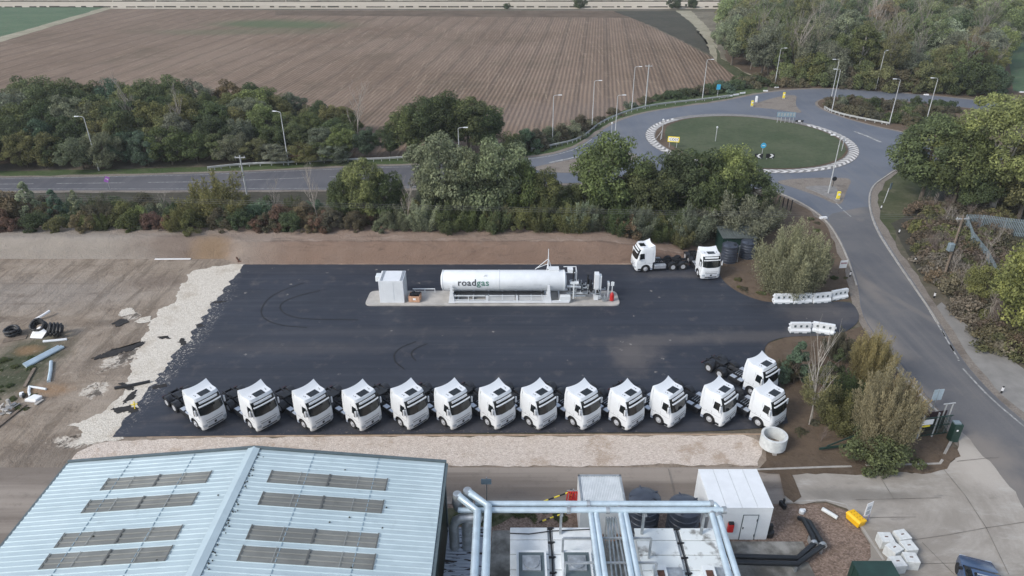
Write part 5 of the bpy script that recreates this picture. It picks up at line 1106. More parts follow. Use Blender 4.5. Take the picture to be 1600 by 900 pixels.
# concrete ring
a = G(1207, 702); t = thing('concrete_ring', 'white concrete manhole ring standing on blocks at the yard corner', 'concrete ring', (a[0], a[1]+.15, 0)); q = MB()
n = 40; vs = []; prof = [(.70, .25), (.86, .25), (.86, 1.15), (.70, 1.15)]
for r_, z in prof: vs += [(r_*math.cos(2*math.pi*k/n), r_*math.sin(2*math.pi*k/n), z) for k in range(n)]
q.add(vs, [(i*n+k, i*n+(k+1) % n, ((i+1) % 4)*n+(k+1) % n, ((i+1) % 4)*n+k) for i in range(4) for k in range(n)]); q.build('ring', M['concrete_w'], t, smooth=40)
q = MB()
for u in (.6, 2.7, 4.6): q.box((.7*math.cos(u), .7*math.sin(u), .13), (.25, .25, .25))
build_each(q, 'packing_block', M['concrete'], t); q = MB(); q.box((-.1, 0, .45), (.9, .12, .05), rz=.6); q.box((0, .1, .6), (.8, .1, .05), rz=-.4); q.build('step_iron', M['wood'], t)
# ------------------------------------------------------------------ litter of pipes and timber on the left
def coil(label, P, tilt, rot, turns, R0, r):
    t = thing('pipe_coil', label, 'pipe coil', (P[0], P[1], 0), 0, 'coils of black corrugated pipe'); m_ = Matrix.Rotation(rot, 4, 'Z') @ Matrix.Rotation(tilt, 4, 'X'); q = MB(); pts = []; rad = []
    for k in range(turns*22):
        u = 2*math.pi*k/22; tt = k/(turns*22); rr_ = R0*(1 + .06*math.sin(u*3.1)) * (.78 + .22*((k//22) % 2)); p = m_ @ Vector((rr_*math.cos(u), rr_*math.sin(u), (tt-.5)*turns*r*1.35))
        pts.append(p)
    zmin = min(p.z for p in pts) - r; pts = [Vector((p.x, p.y, p.z - zmin)) for p in pts]
    q.tube(pts, [r*(1 + .13*(k % 2)) for k in range(len(pts))], 8); q.build('corrugated_pipe', M['black'], t)
    return t
coil('black corrugated pipe coil lying flat on a pallet, leftmost of the coils', G(22, 524), .12, 0, 4, .52, .11)
coil('black corrugated pipe coil leaning, wrapped in white sheeting, middle of the coils', G(64, 519), .75, .3, 6, .52, .10)
coil('black corrugated pipe coil standing on edge, rightmost of the coils', G(90, 526), 1.15, -1.1, 8, .52, .095)
a = G(24, 530); tag(MB().box((0, 0, .06), (1.7, .7, .07), rz=.35).box((.3, .1, .1), (1.2, .1, .04), rz=.5).build('wooden_pallet', M['wood']), 'flat boards under the leftmost black coil', 'boards').location = (a[0], a[1], 0)
a = G(62, 525); o_ = MB().slab([(-.6, 0, .05), (.5, -.1, .05), (.65, .45, .35), (.1, .6, .75), (-.5, .4, .4)], (0, .12, .05)).build('plastic_sheet', M['signw'], bevel=.02); o_.location = (a[0], a[1]-.4, 0); tag(o_, 'crumpled white sheeting in front of the middle coil', 'sheeting')
a = G(68, 497); o_ = MB().tube([(-.5, -.6, .1), (.1, -.1, .35), (.4, .5, .45)], .12, 8).build('white_bag', M['signw'], smooth=40); o_.location = (a[0], a[1], 0); tag(o_, 'twisted white wrap sticking up behind the middle coil', 'wrap')
a = G(86, 534); o_ = MB().tube([(-.9, -.1, .1), (0, 0, .13), (.9, .25, .1)], .11, 8).build('white_pipe', M['wpaint'], smooth=40); o_.location = (a[0], a[1], 0); tag(o_, 'short white pipe lying under the rightmost coil', 'pipe')
A, B = Vector(G(37, 571, .2)), Vector(G(96, 540, .2)); d = (B-A); nn = Vector((-d.y, d.x)).normalized()
for k, lab in enumerate(('front', 'middle', 'rear')):
    o1 = nn * (.26*(k-1)); q = MB(); q.tube([(*(A+o1+d*.02*k), .13), (*(B+o1*.9-d*.03*(k == 2)), .13)], .12, 10); tag(q.build('drain_pipe', M['pipe'], smooth=40), f'{lab} of three long pale blue drain pipes lying side by side on the soil', 'pipe', 'pale drain pipes lying side by side')
for nm, lab, cat, m_, pts, r_ in (('drain_pipe', 'short pale blue pipe lying alone, pointing towards the camera', 'pipe', 'pipe', ((80, 565), (79, 580), (76, 596)), .14), ('timber_plank', 'brown plank lying left of the lone pale pipe', 'plank', 'wood', ((54, 575), (38, 604)), .08),
        ('white_tube', 'upright leg of bent white tubing beside the white sack', 'pipe', 'wpaint', ((46, 604), (45, 612), (47, 619)), .10), ('white_tube', 'thin white tube lying above the white sack', 'pipe', 'wpaint', ((46, 604), (60, 606), (72, 608)), .09), ('timber_plank', 'very long thin plank running to the left edge of the photo', 'plank', 'wood', ((-10, 672), (20, 648), (40, 632)), .07), ('timber_plank', 'pale board under the white sack', 'plank', 'concrete', ((55, 632), (67, 624)), .07),
        ('timber_batten', 'long pale batten lying at the foot of the bank', 'batten', 'signw', ((242, 405), (298, 404.5)), .05)):
    P = [(*G(x, y, .1), .1) for x, y in pts]
    if cat in ('plank', 'batten'):
        q = MB(); a, b = Vector(P[0]), Vector(P[-1]); an = math.atan2((b-a).y, (b-a).x); q.box(tuple((a+b)/2), ((b-a).length, .22, .06), rz=an)
    else: q = MB(); q.tube(P, r_, 8)
    tag(q.build(nm, M[m_], smooth=40), lab, cat)
a = G(53, 626); tag(MB().slab([(-.55, -.25, .0), (.35, -.35, 0), (.55, .2, 0), (-.2, .4, 0)], (.05, .05, .25)).build('white_sack', M['signw'], bevel=.08), 'flat white sack on the soil at the left', 'sack').location = (a[0], a[1], .05)
a = G(35, 619); t = thing('small_canister', 'small white canister with black ends on the weeds', 'canister', (a[0], a[1], .0)); MB().box((0, 0, .15), (.28, .4, .28), rz=.5).build('canister_body', M['signw'], t, bevel=.05); MB().box((.22, -.13, .15), (.16, .42, .3), rz=.5).build('canister_end', M['black'], t, bevel=.03)
a = G(9, 642); q = MB(); rr = random.Random(3)
for k in range(16): q.box((rr.uniform(-.7, .7), rr.uniform(-.5, .5), .1 + rr.random()*.3), (.3 + rr.random()*.3, .2, .06), rz=rr.random()*3, rx=rr.uniform(-.5, .5))
q.box((.1, .4, .55), (.18, .2, .35)); o_ = q.build('rubble_heap', M['concrete'], bevel=.01); o_.location = (a[0], a[1], 0); tag(o_, 'small heap of broken pale boards at the left edge', 'rubble')
a = G(212, 640); t = thing('yellow_marker', 'small yellow cross-shaped marker at the corner of the new asphalt', 'marker', (a[0], a[1], .06)); MB().box((0, 0, .3), (.07, .05, .75), ry=.15).build('stake', M['signy'], t); MB().box((0, 0, .42), (.5, .05, .07), ry=-.2).build('cross_piece', M['signy'], t)
a = G(208, 604); o_ = MB().tube([(-1.2, -.35, .12), (0, 0, .14), (1.1, .5, .12)], .13, 8).build('black_pipe_length', M['black'], smooth=40); o_.location = (a[0], a[1], 0); tag(o_, 'black pipe length lying on the chippings', 'pipe')
a = G(373, 411); tag(MB().box((0, 0, .3), (.12, .1, .6), ry=-.4).box((.2, 0, .1), (.5, .15, .15)).build('scrap_stake', M['rust']), 'dark bent stake at the far left corner of the asphalt', 'stake').location = (a[0], a[1], .1)
# ------------------------------------------------------------------ lamp columns, signs, rails
def make_lamp(h=7.6, arm=.75):
    t = thing('street_lamp', '', 'street lamp', group='tall grey lamp columns along the roads'); q = MB(); q.tube([(0, 0, 0), (0, 0, 1.1), (0, 0, 1.15), (0, 0, h-.15)], [.10, .10, .075, .05], 8); q.build('column', M['post'], t, smooth=40)
    q = MB(); q.tube([(0, 0, h-.2), (.05, 0, h-.03), (.22, 0, h+.03), (arm, 0, h+.08)], .04, 6); q.build('bracket_arm', M['post'], t, smooth=40); q = MB(); q.box((arm+.22, 0, h+.07), (.58, .24, .10)); q.build('lantern', M['lamphead'], t, bevel=.03); return t
lamp0 = make_lamp()
LAMPS = [(155, 267, 0, math.pi, 'left of the main road before the tree belt, leftmost of all'), (451, 258, 0, math.pi*.9, 'beyond the main road behind the crash barrier, second from the left'), (863, 226, 0, 0, 'at the near corner of the ploughed field, left of the roundabout'), (925, 198, 0, 0, 'by the rail bend below the ploughed field'),
    (987, 171, 0, 0, 'beside the wooden pole at the field edge'), (1097, 157, 0, 0, 'behind the roundabout near the small blue sign'), (1210, 135, 0, 0, 'at the far side of the roundabout in front of the wood'), (1298, 157, 0, math.pi, 'at the tip of the shrub wedge, rear one of the close pair'),
    (1299, 176, 0, math.pi, 'at the tip of the shrub wedge, front one of the close pair'), (1368, 140.5, 0, math.pi*.2, 'against the wood beyond the shrub wedge'), (1389, 195, 0, math.pi, 'at the rail on the near side of the shrub wedge'), (1446, 193, 0, math.pi, 'half hidden behind the big trees right of the wedge'),
    (1294, 303, 0, math.pi*.95, 'on the triangular paved island right of centre'), (960, 226, 0, 0, 'short looking one rising behind the oak left of the roundabout'), (719, 288, 0, 0, 'only its top showing between the pale maples')]
for i, (x, y, z, an, lab) in enumerate(LAMPS):
    P = G(x, y); lab = 'grey street lamp ' + lab
    if i == 0: lamp0.location = (P[0], P[1], 0); lamp0.rotation_euler = (0, 0, an); lamp0['label'] = lab
    else: dup(lamp0, (P[0], P[1], 0), an, lab)
def utility_pole(label, x, y, h, an=0.0, extra=False):
    P = G(x, y); t = thing('utility_pole', label, 'utility pole', (P[0], P[1], 0), an); q = MB(); q.tube([(0, 0, 0), (0, 0, h)], .13, 8, r1=.09); q.build('pole', M['wood'] if extra else M['post'], t, smooth=40)
    q = MB(); q.box((0, 0, h-.25), (1.3, .1, .1)); 
    for k in (-.55, 0, .55): q.box((k, 0, h-.12), (.07, .07, .16))
    q.build('cross_arm', M['post'], t)
    if extra: q = MB(); q.box((-.35, -.1, h*.55), (.5, .45, .8)); q.build('transformer', M['palis'], t, bevel=.08); q = MB(); q.tube([(.25, 0, h-.4), (.3, .1, h*.6), (.2, 0, .5)], .03, 6); q.build('riser_cable', M['black'], t)
    return P, h
PA = utility_pole('thin utility pole behind the olive conifer-like shrub at the left', 387, 310, 5.6)
PB = utility_pole('utility pole at the field edge left of the roundabout', 1008, 170, 7.9)
PC = utility_pole('wooden utility pole with a grey transformer in the brambles at the right', 1472, 440, 6.9, .1, True)
q = MB()
a = Vector((PC[0][0], PC[0][1], 6.8)); b = Vector((*G(1205, 300, 0), 6.3)); c = Vector((-90, 74, 5.5))
w_ = MB()
for k in (-.5, 0, .5):
    o1 = Vector((0, k, 0)); pts = []
    for i in range(41):
        s_ = i/40; p = a.lerp(c, s_) + o1; p.z -= 1.4 * 4 * s_*(1-s_) * .35; pts.append(p)
    w_.tube(pts, .008, 4)
tag(w_.build('overhead_wire', M['cable']), 'thin overhead wires crossing above the hedge to the wooden pole', 'wires')
def sign(name, label, cat, x, y, plates, posts, an=0.0, hp=2.2):
    P = G(x, y); t = thing(name, label, cat, (P[0], P[1], .1), an); q = MB()
    for px_ in posts: q.tube([(px_, 0, 0), (px_, 0, hp)], .045, 6)
    q.build('post', M['post'], t, smooth=40)
    for nm, m, c, d, sh_ in plates:
        q = MB()
        if sh_ == 'disc': q.lathe((c[0], -.06 + c[1], c[2]), [(d[0], -.012), (d[0], .012)], 20, 'Y')
        else: q.box((c[0], -.06 + c[1], c[2]), (d[0], .02, d[1]))
        q.build(nm, m, t, smooth=30)
    return t
def chevron_marks(t, c, n, sz, m, flip=1, w_=.16, gap=None):
    q = MB(); gap = gap or sz*.9
    for k in range(n):
        x = c[0] + (k-(n-1)/2)*gap
        for s_ in (-1, 1): q.add([(x + flip*sz*.25, -.082, c[2] + s_*sz*.45), (x + flip*sz*.25 + w_, -.082, c[2] + s_*sz*.45), (x - flip*sz*.25 + w_, -.082, c[2]), (x - flip*sz*.25, -.082, c[2])], [(0,1,2,3)])
    return q.build('chevron', m, t)
t = sign('chevron_sign', 'yellow-backed sign with black chevrons pointing left on the roundabout', 'sign', 1051, 232, [('backing_board', M['signy'], (0, 0, 1.35), (1.75, .85), 'box'), ('chevron_board', M['signw'], (0, -.012, 1.35), (1.5, .56), 'box')], (-.55, .55), R(-14), 1.5)
chevron_marks(t, (0, 0, 1.35), 4, .5, M['black'], 1, .15, .36)
t = sign('turn_board', 'left half of the black and white chevron board at the near edge of the island', 'sign', 1184, 250, [('board', M['black'], (0, 0, .55), (1.25, .62), 'box')], (-.4, .4), 0, .7); chevron_marks(t, (-.15, 0, .55), 1, .62, M['signw'], 1, .34)
t = sign('turn_board', 'right half of the black and white chevron board at the near edge of the island', 'sign', 1202, 250, [('board', M['black'], (0, 0, .55), (1.25, .62), 'box')], (-.4, .4), 0, .7); chevron_marks(t, (.05, 0, .55), 1, .62, M['signw'], -1, .34)
t = sign('arrow_sign', 'round blue arrow sign above the black and white chevron board', 'sign', 1189, 249, [('disc', M['signb'], (0, 0, 2.0), (.40,), 'disc')], (0,), 0, 2.0)
q = MB(); q.box((0, -.085, 2.0), (.42, .01, .09)); q.build('arrow', M['signw'], t)
t = sign('direction_sign', 'wide pale blue direction sign seen from behind at the far side of the island', 'sign', 1226, 193, [('sign_back', M['signback'], (0, 0, 1.45), (3.1, .85), 'box')], (-1.3, -.7, 0, .7, 1.3), R(-6), 1.9)
q = MB(); 
for k in range(6): q.box((-1.25 + k*.5, -.082, 1.45), (.2, .01, .5))
q.build('mounting_rail', M['post'], t)
t = sign('turn_board', 'small black and white board right of the wide direction sign back', 'sign', 1248, 194, [('board', M['black'], (0, 0, .45), (1.4, .32), 'box'), ('white_patch', M['signw'], (0, -.013, .45), (.45, .26), 'box')], (-.4, .4), 0, .6)
sign('blue_sign', 'small pale blue sign on a post behind the roundabout rail', 'sign', 1120.5, 152, [('plate', M['signb'], (0, 0, 1.9), (.75, 1.0), 'box')], (0,), 0, 1.9)
t = sign('side_sign', 'sign rear edge with chevrons on posts at the right of the island', 'sign', 1315, 236, [('sign_back', M['signback'], (0, 0, 1.5), (1.5, .7), 'box')], (-.5, .5), R(62), 1.9); chevron_marks(t, (0, 0, 1.5), 3, .5, M['signw'], 1, .12, .42)
for x, y, hp, lab in ((1117.5, 222, 2.2, 'white-topped post standing on the island grass'), (1033.5, 218, 3.0, 'braced post with a small white head at the left of the island'), (955, 213, 2.0, 'short blue and white post by the kerb left of the roundabout')):
    P = G(x, y); t = thing('marker_post', lab, 'post', (P[0], P[1], .14)); q = MB(); q.tube([(0, 0, 0), (0, 0, hp)], .06, 6); 
    if hp > 2.9: q.tube([(-.8, .1, 0), (0, 0, 1.4)], .04, 5); q.tube([(-.3, -.6, 0), (0, 0, 1.4)], .04, 5)
    q.build('post', M['post'], t); q = MB(); q.lathe((0, 0, hp), [(.12, -.1), (.16, .05), (.05, .18)], 10); q.build('head', M['lamphead'], t, smooth=40)
def bollard(label, x, y, m='signy', h=1.05):
    P = G(x, y); t = thing('bollard', label, 'bollard', (P[0], P[1], .1)); q = MB(); q.box((0, 0, h/2+.08), (.42, .22, h-.1)); q.build('shell', M[m], t, bevel=.06); q = MB(); q.box((0, 0, .06), (.5, .34, .12)); q.build('foot', M['concrete'], t); q = MB(); q.lathe((0, -.115, h*.68), [(.15, -.01), (.15, .005)], 14, 'Y'); q.build('roundel', M['signw'], t); return t
bollard('yellow traffic bollard at the left tip of the far splitter island', 1174.5, 167); bollard('yellow traffic bollard at the right end of the far splitter island', 1224, 155, h=1.2); bollard('white traffic bollard beside the yellow one on the far splitter island', 1181, 161, 'signw', 1.2); bollard('yellow traffic bollard at the near tip of the triangular paved island', 1308.5, 313)
P = G(1300.5, 293); t = thing('keep_left_sign', 'small black sign at the top of the triangular paved island', 'sign', (P[0], P[1], .12)); MB().box((0, 0, .7), (.06, .06, 1.4)).build('post', M['black'], t); MB().lathe((.02, -.05, 1.1), [(.30, -.015), (.30, .015)], 16, 'Y').build('disc', M['black'], t)
P = G(172, 298); t = thing('roadside_sign', 'lilac angled sign with an arrow on the verge of the main road', 'sign', (P[0], P[1], 0), R(20)); MB().box((0, .03, 1.0), (.06, .05, 2.0)).build('post', M['post'], t); MB().box((-.02, -.02, 1.55), (.52, .02, .75), ry=.5).build('plate', M['purple'], t); MB().box((.0, -.04, 1.62), (.30, .012, .10), ry=.5).box((.1, -.04, 1.5), (.12, .012, .12)).build('arrow', M['signw'], t)
P = G(1384, 316); t = thing('road_sign', 'pale sign on a leaning post on the grass right of the junction', 'sign', (P[0], P[1], 0), R(35)); MB().tube([(-.5, 0, 0), (-.1, 0, 1.9)], .05, 6).build('post', M['post'], t); MB().box((.15, -.04, 2.1), (.45, .03, .85)).build('sign_back', M['palis'], t)
P = G(1314, 428); t = thing('site_board', 'white notice board with a pinkish stripe beside the willow bush', 'sign', (P[0], P[1], 0), R(6)); MB().box((-.3, 0, .4), (.06, .06, .8)).box((.3, 0, .4), (.06, .06, .8)).build('leg', M['wood'], t); MB().box((0, -.03, 1.1), (.74, .03, .82)).build('board', M['signw'], t); MB().box((0, -.052, 1.22), (.62, .01, .16)).build('printed_stripe', pmat('faded_red_print', (.40, .25, .26), .6), t)
P = G(1457, 640); t = thing('double_sign', 'pair of pale blue sheet signs seen from behind beside the side road', 'sign', (P[0], P[1], 0), R(8)); MB().box((0, .03, .9), (.07, .07, 1.8)).build('post', M['galv'], t)
for s_ in (-1, 1): MB().box((s_*.21, -.02, 1.35), (.36, .02, .95), ry=0).build('sign_plate', M['pipe'], t)
MB().box((0, 0, 1.6), (.8, .03, .05)).box((0, 0, 1.1), (.8, .03, .05)).build('sign_rail', M['galv'], t)
GPOST = 'small black and white marker posts beside the side road'
for i, (x, y, lab) in enumerate(((1376, 328, 'furthest marker post, by the leaning sign'), (1404, 366, 'marker post near the second bend of the kerb'), (1429, 411, 'marker post below the bramble edge'), (1459, 466, 'marker post at the top of the grey footway'), (1564, 615, 'nearest marker post, between road and footway'), (1327.5, 433, 'marker post on the verge near the white notice board'))):
    P = G(x, y); t = thing('marker_post', 'white topped ' + lab, 'post', (P[0], P[1], 0), 0, GPOST); MB().box((0, 0, .42), (.13, .07, .30)).build('white_top', M['signw'], t); MB().box((0, 0, .15), (.12, .06, .26)).box((0, 0, .62), (.12, .06, .10)).build('post', M['black'], t)
for i, x in enumerate((1216, 1222, 1228.5, 1235)):
    P = G(x, 324 + i*2.2); o_ = MB().box((0, 0, .75), (.10, .10, 1.5)).build('wooden_post', M['black']); o_.location = (P[0], P[1], 0); tag(o_, f'dark upright post behind the willow bush, {("leftmost", "second", "third", "rightmost")[i]} of four', 'post', 'row of four dark posts')
for x, y, an in ((1286, 342, .2), (1196, 143, .1), (1447, 149, 0), (1596, 145, 0), (1213, 137.5, .2)):
    P = G(x, y); o_ = MB().box((0, 0, .12), (.9, .35, .22), rz=an).build('white_slab', M['signw'], bevel=.03); o_.location = (P[0], P[1], .03); tag(o_, {1286: 'small white slab lying at the kerb above the willow bush', 1196: 'white slab at the hedge foot near the far lamp', 1447: 'white slab on the far verge before the dark bushes', 1596: 'white object at the edge of the right pasture', 1213: 'pale slab on the verge below the far lamp'}[x], 'slab')
M['rail'] = pmat('dull_galvanised_rail', (.36, .37, .36), .6, var=.2)
def rail(label, pts, h=.62):
    P = [Vector((*G(x, y), 0)) for x, y in smooth_poly(pts, 2, False)]; t = thing('crash_barrier', label, 'crash barrier', tuple(P[0])); q = MB(); n = len(P); vs = []
    for p in P:
        p = p - P[0]
        vs += [(p.x, p.y, h-.28), (p.x, p.y-.07, h-.20), (p.x, p.y, h-.13), (p.x, p.y-.07, h-.06), (p.x, p.y, h+.02), (p.x, p.y+.05, h+.02), (p.x, p.y+.05, h-.28)]
    q.add(vs, [(7*i+k, 7*i+(k+1) % 7, 7*i+7+(k+1) % 7, 7*i+7+k) for i in range(n-1) for k in range(7)]); q.build('rail_beam', M['rail'], t, smooth=20)
    q = MB(); L = 0
    for a, b in zip(P, P[1:]):
        m_ = max(1, int((b-a).length/2.4))
        for k in range(m_): c = a.lerp(b, k/m_) - P[0]; q.box((c.x, c.y+.09, h/2), (.10, .10, h))
    o_ = q.build('rail_posts', M['post'], t); o_['kind'] = 'stuff'; return t
rail('long crash barrier beyond the main road in front of the tree belt', [(325, 267), (380, 261), (451, 258.5), (540, 254), (590, 253), (640, 250)])
rail('crash barrier curving round the field corner above the roundabout', [(830, 237), (865, 231), (900, 223), (918, 212), (935, 197), (960, 185), (990, 174), (1030, 166), (1097, 159), (1140, 153)])
rail('crash barrier along the near side of the shrub wedge', [(1288, 171), (1300, 178), (1330, 186), (1389, 197)])
t = MB()
for x, y in ((1160, 148), (1150, 150.5), (1140, 152.5), (1130, 154)): P = G(x, y); t.box((P[0], P[1], .35), (1.3, .1, .3), rz=.4)
tag(t.build('verge_marker_board', M['signw']), 'broken row of low white boards at the end of the curved barrier', 'boards')
# palisade fence, gate and green gate furniture on the right
def palisade(label, pts, h=2.0):
    P = [Vector((*G(x, y), 0)) for x, y in pts]; t = thing('palisade_fence', label, 'fence', tuple(P[0])); q = MB(); r_ = MB(); ps = MB()
    for a, b in zip(P, P[1:]):
        n = int((b-a).length/.16); an = math.atan2((b-a).y, (b-a).x)
        for k in range(n): c = a.lerp(b, k/n) - P[0]; q.box((c.x, c.y, h/2+.05), (.085, .02, h), rz=an)
        m = (a+b)/2 - P[0]
        for z in (.4, h-.3): r_.box((m.x, m.y+.03, z), ((b-a).length, .04, .05), rz=an)
        for k in range(0, n, 16): c = a.lerp(b, k/n) - P[0]; ps.box((c.x, c.y+.06, h/2), (.10, .08, h))
    q.build('pales', M['palis'], t); r_.build('rail', M['palis'], t); ps.build('post', M['galv'], t); return t
palisade('pale galvanised palisade fence running towards the camera through the brambles', [(1503, 362), (1513, 390), (1535, 420), (1552, 455), (1566, 480), (1590, 520)])
palisade('pale galvanised palisade fence going right behind the yellow green shrubs', [(1504, 361), (1530, 362), (1566, 367), (1640, 376)])
GA, GB = Vector(G(1432, 686, 0)), Vector(G(1478, 680, 0)); t = thing('entrance_gate', 'dark green steel gate panel with a maroon screen behind it', 'gate', (*GA, 0), math.atan2((GB-GA).y, (GB-GA).x)); L = (GB-GA).length
q = MB(); q.box((L/2, 0, 1.75), (L, .05, .06)); q.box((L/2, 0, .25), (L, .05, .06)); q.box((L/2, 0, 1.0), (L, .05, .05))
for k in range(int(L/.11)): q.box((k*.11+.05, 0, 1.0), (.025, .025, 1.5))
q.build('bar_panel', M['greenpaint'], t); q = MB(); q.box((L/2, .55, .95), (L, .04, 1.6)); q.build('maroon_screen', pmat('maroon_mesh', (.035, .016, .020), .8), t)
q = MB(); q.box((.0, 0, 1.0), (.09, .09, 2.0)); q.box((L*.5, .02, 1.05), (.08, .08, 2.1)); q.box((L, .3, 1.25), (.06, .06, 2.5)); q.box((L-.5, .3, 1.3), (.06, .06, 2.6)); q.box((L-.3, .3, 2.55), (.9, .06, .06)); q.build('gate_post', M['post'], t)
q = MB(); q.box((L*.18, -.05, 1.45), (.8, .03, .42)); q.build('white_sign', M['signw'], t); q = MB(); q.box((L*.15, -.05, 1.12), (.6, .03, .14)); q.build('yellow_sign', M['signy'], t)
P = G(1487, 688); t = thing('gate_cabinet', 'dark green cabinet pillar at the end of the gate', 'cabinet', (P[0], P[1], 0)); MB().box((0, 0, .75), (.55, .5, 1.5)).build('body', M['greenpaint'], t, bevel=.03); MB().box((-.05, -.262, 1.05), (.12, .02, .12)).build('badge', M['signw'], t); MB().box((-.1, 0, 1.56), (.45, .35, .10)).build('top', M['palis'], t)
P0, P1 = G(1281, 702, .3), G(1342, 694, .3); t = thing('barrier_arm', 'green swing barrier arm lying open beside the willow', 'barrier', (P0[0], P0[1], 0), math.atan2(P1[1]-P0[1], P1[0]-P0[0])); q = MB(); q.box((1.4, 0, .35), (2.9, .10, .14)); q.box((1.7, 0, .9), (2.6, .06, .08), ry=-.32); q.box((2.9, 0, .7), (.10, .10, 1.4)); q.build('arm', M['greenpaint'], t)
# ------------------------------------------------------------------ foliage
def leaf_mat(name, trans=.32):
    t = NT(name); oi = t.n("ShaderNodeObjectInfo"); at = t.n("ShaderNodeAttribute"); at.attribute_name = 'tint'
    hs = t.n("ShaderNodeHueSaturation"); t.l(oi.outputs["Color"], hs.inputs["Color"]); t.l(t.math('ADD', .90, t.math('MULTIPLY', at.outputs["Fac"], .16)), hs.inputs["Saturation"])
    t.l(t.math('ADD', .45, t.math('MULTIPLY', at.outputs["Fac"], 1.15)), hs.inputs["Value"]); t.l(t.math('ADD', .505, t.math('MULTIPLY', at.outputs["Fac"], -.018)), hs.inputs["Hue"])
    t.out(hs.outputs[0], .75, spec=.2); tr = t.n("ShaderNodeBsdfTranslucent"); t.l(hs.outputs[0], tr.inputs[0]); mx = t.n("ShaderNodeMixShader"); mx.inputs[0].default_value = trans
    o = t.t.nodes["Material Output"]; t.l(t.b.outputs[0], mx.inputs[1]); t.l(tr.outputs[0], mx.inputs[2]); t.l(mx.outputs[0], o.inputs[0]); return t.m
LEAF = leaf_mat('foliage')
BARK = pmat('grey_brown_bark', (.12, .10, .08), .9, var=.3, scale=6); BARKM = pmat('mid_bark', (.22, .20, .17), .9, var=.25, scale=5); BARKP = pmat('pale_bark', (.38, .35, .31), .85, var=.25, scale=5); TWIG = pmat('dry_twigs', (.17, .135, .115), .9, var=.3, scale=4); TWIGP = pmat('bleached_twigs', (.34, .30, .26), .9, var=.3, scale=4)
def quads(cn, nr, sz, asp, tint, up=None, rng=None):
    n = len(cn); nr = nr / np.linalg.norm(nr, axis=1, keepdims=True); rv = rng.normal(size=(n, 3)) if up is None else up + rng.normal(size=(n, 3))*.25
    t = rv - nr * np.sum(rv*nr, axis=1, keepdims=True); t /= np.linalg.norm(t, axis=1, keepdims=True) + 1e-9; b = np.cross(nr, t)
    a = (sz*asp)[:, None]*t; c = (sz/asp)[:, None]*b
    V = np.stack([cn - a, cn - c*.8 + a*.1, cn + a, cn + c*.8 + a*.1], axis=1).reshape(-1, 3); return V, np.repeat(tint, 1)
def leaf_mesh(name, V, tint):
    n = len(V)//4; me = bpy.data.meshes.new(name); me.vertices.add(len(V)); me.vertices.foreach_set('co', V.astype('f').ravel()); me.loops.add(4*n); me.loops.foreach_set('vertex_index', np.arange(4*n, dtype='i'))
    me.polygons.add(n); me.polygons.foreach_set('loop_start', np.arange(0, 4*n, 4, dtype='i')); me.polygons.foreach_set('loop_total', np.full(n, 4, dtype='i')); me.update()
    at = me.attributes.new('tint', 'FLOAT', 'FACE'); at.data.foreach_set('value', tint.astype('f')); me.materials.append(LEAF); return me
def crown(name, seed, h, r, base, n=4200, clumps=46, cr=.95, leaf=.19, kind='round', asp=1.25):
    """leaf clumps spread over an uneven envelope; returns mesh and the clump centres"""
    g = np.random.default_rng(seed); C = []; rad = []
    ph = g.uniform(0, 6.28, 6)
    for k in range(clumps):
        u = g.uniform(-1, 1); a = g.uniform(0, 2*np.pi); q = g.uniform(.45, 1.0)**.6
        if kind == 'cone': z = g.uniform(0, 1)**1.2; rr_ = r*(1-z)**.75*q; C.append((rr_*np.cos(a), rr_*np.sin(a), base + (h-base)*z)); rad.append(cr*(1.05-.6*z)); continue
        if kind == 'dome': u = abs(u)
        lump = 1 + .22*np.sin(a*2+ph[0]) + .16*np.sin(a*3+ph[1]+u*2) + .12*np.sin(u*4+ph[2]); s_ = np.sqrt(1-u*u)
        cz = (h+base)/2 if kind != 'dome' else base; hz = (h-base)/2 if kind != 'dome' else (h-base)
        C.append((r*s_*np.cos(a)*q*lump, r*s_*np.sin(a)*q*lump, cz + (hz-cr*.6)*u*q)); rad.append(cr*g.uniform(.6, 1.3))
    C = np.array(C); rad = np.array(rad); ct = g.uniform(0, 1, len(C)); idx = g.integers(0, len(C), n)
    d = g.normal(size=(n, 3)); d /= np.linalg.norm(d, axis=1, keepdims=True); d[:, 2] *= .8; rr_ = g.uniform(.35, 1.0, n)**.5
    P = C[idx] + d * (rad[idx]*rr_)[:, None]; P[:, 2] = np.maximum(P[:, 2], .08 + g.uniform(0, .3, n))
    nr = d*.8 + np.array([0, 0, .35]) + g.normal(size=(n, 3))*.55
    t = np.clip(.25 + .5*ct[idx] + g.normal(size=n)*.20, 0, 1); V, t = quads(P, nr, leaf*g.uniform(.6, 1.25, n), asp, t, rng=g); return leaf_mesh(name, V, t), C
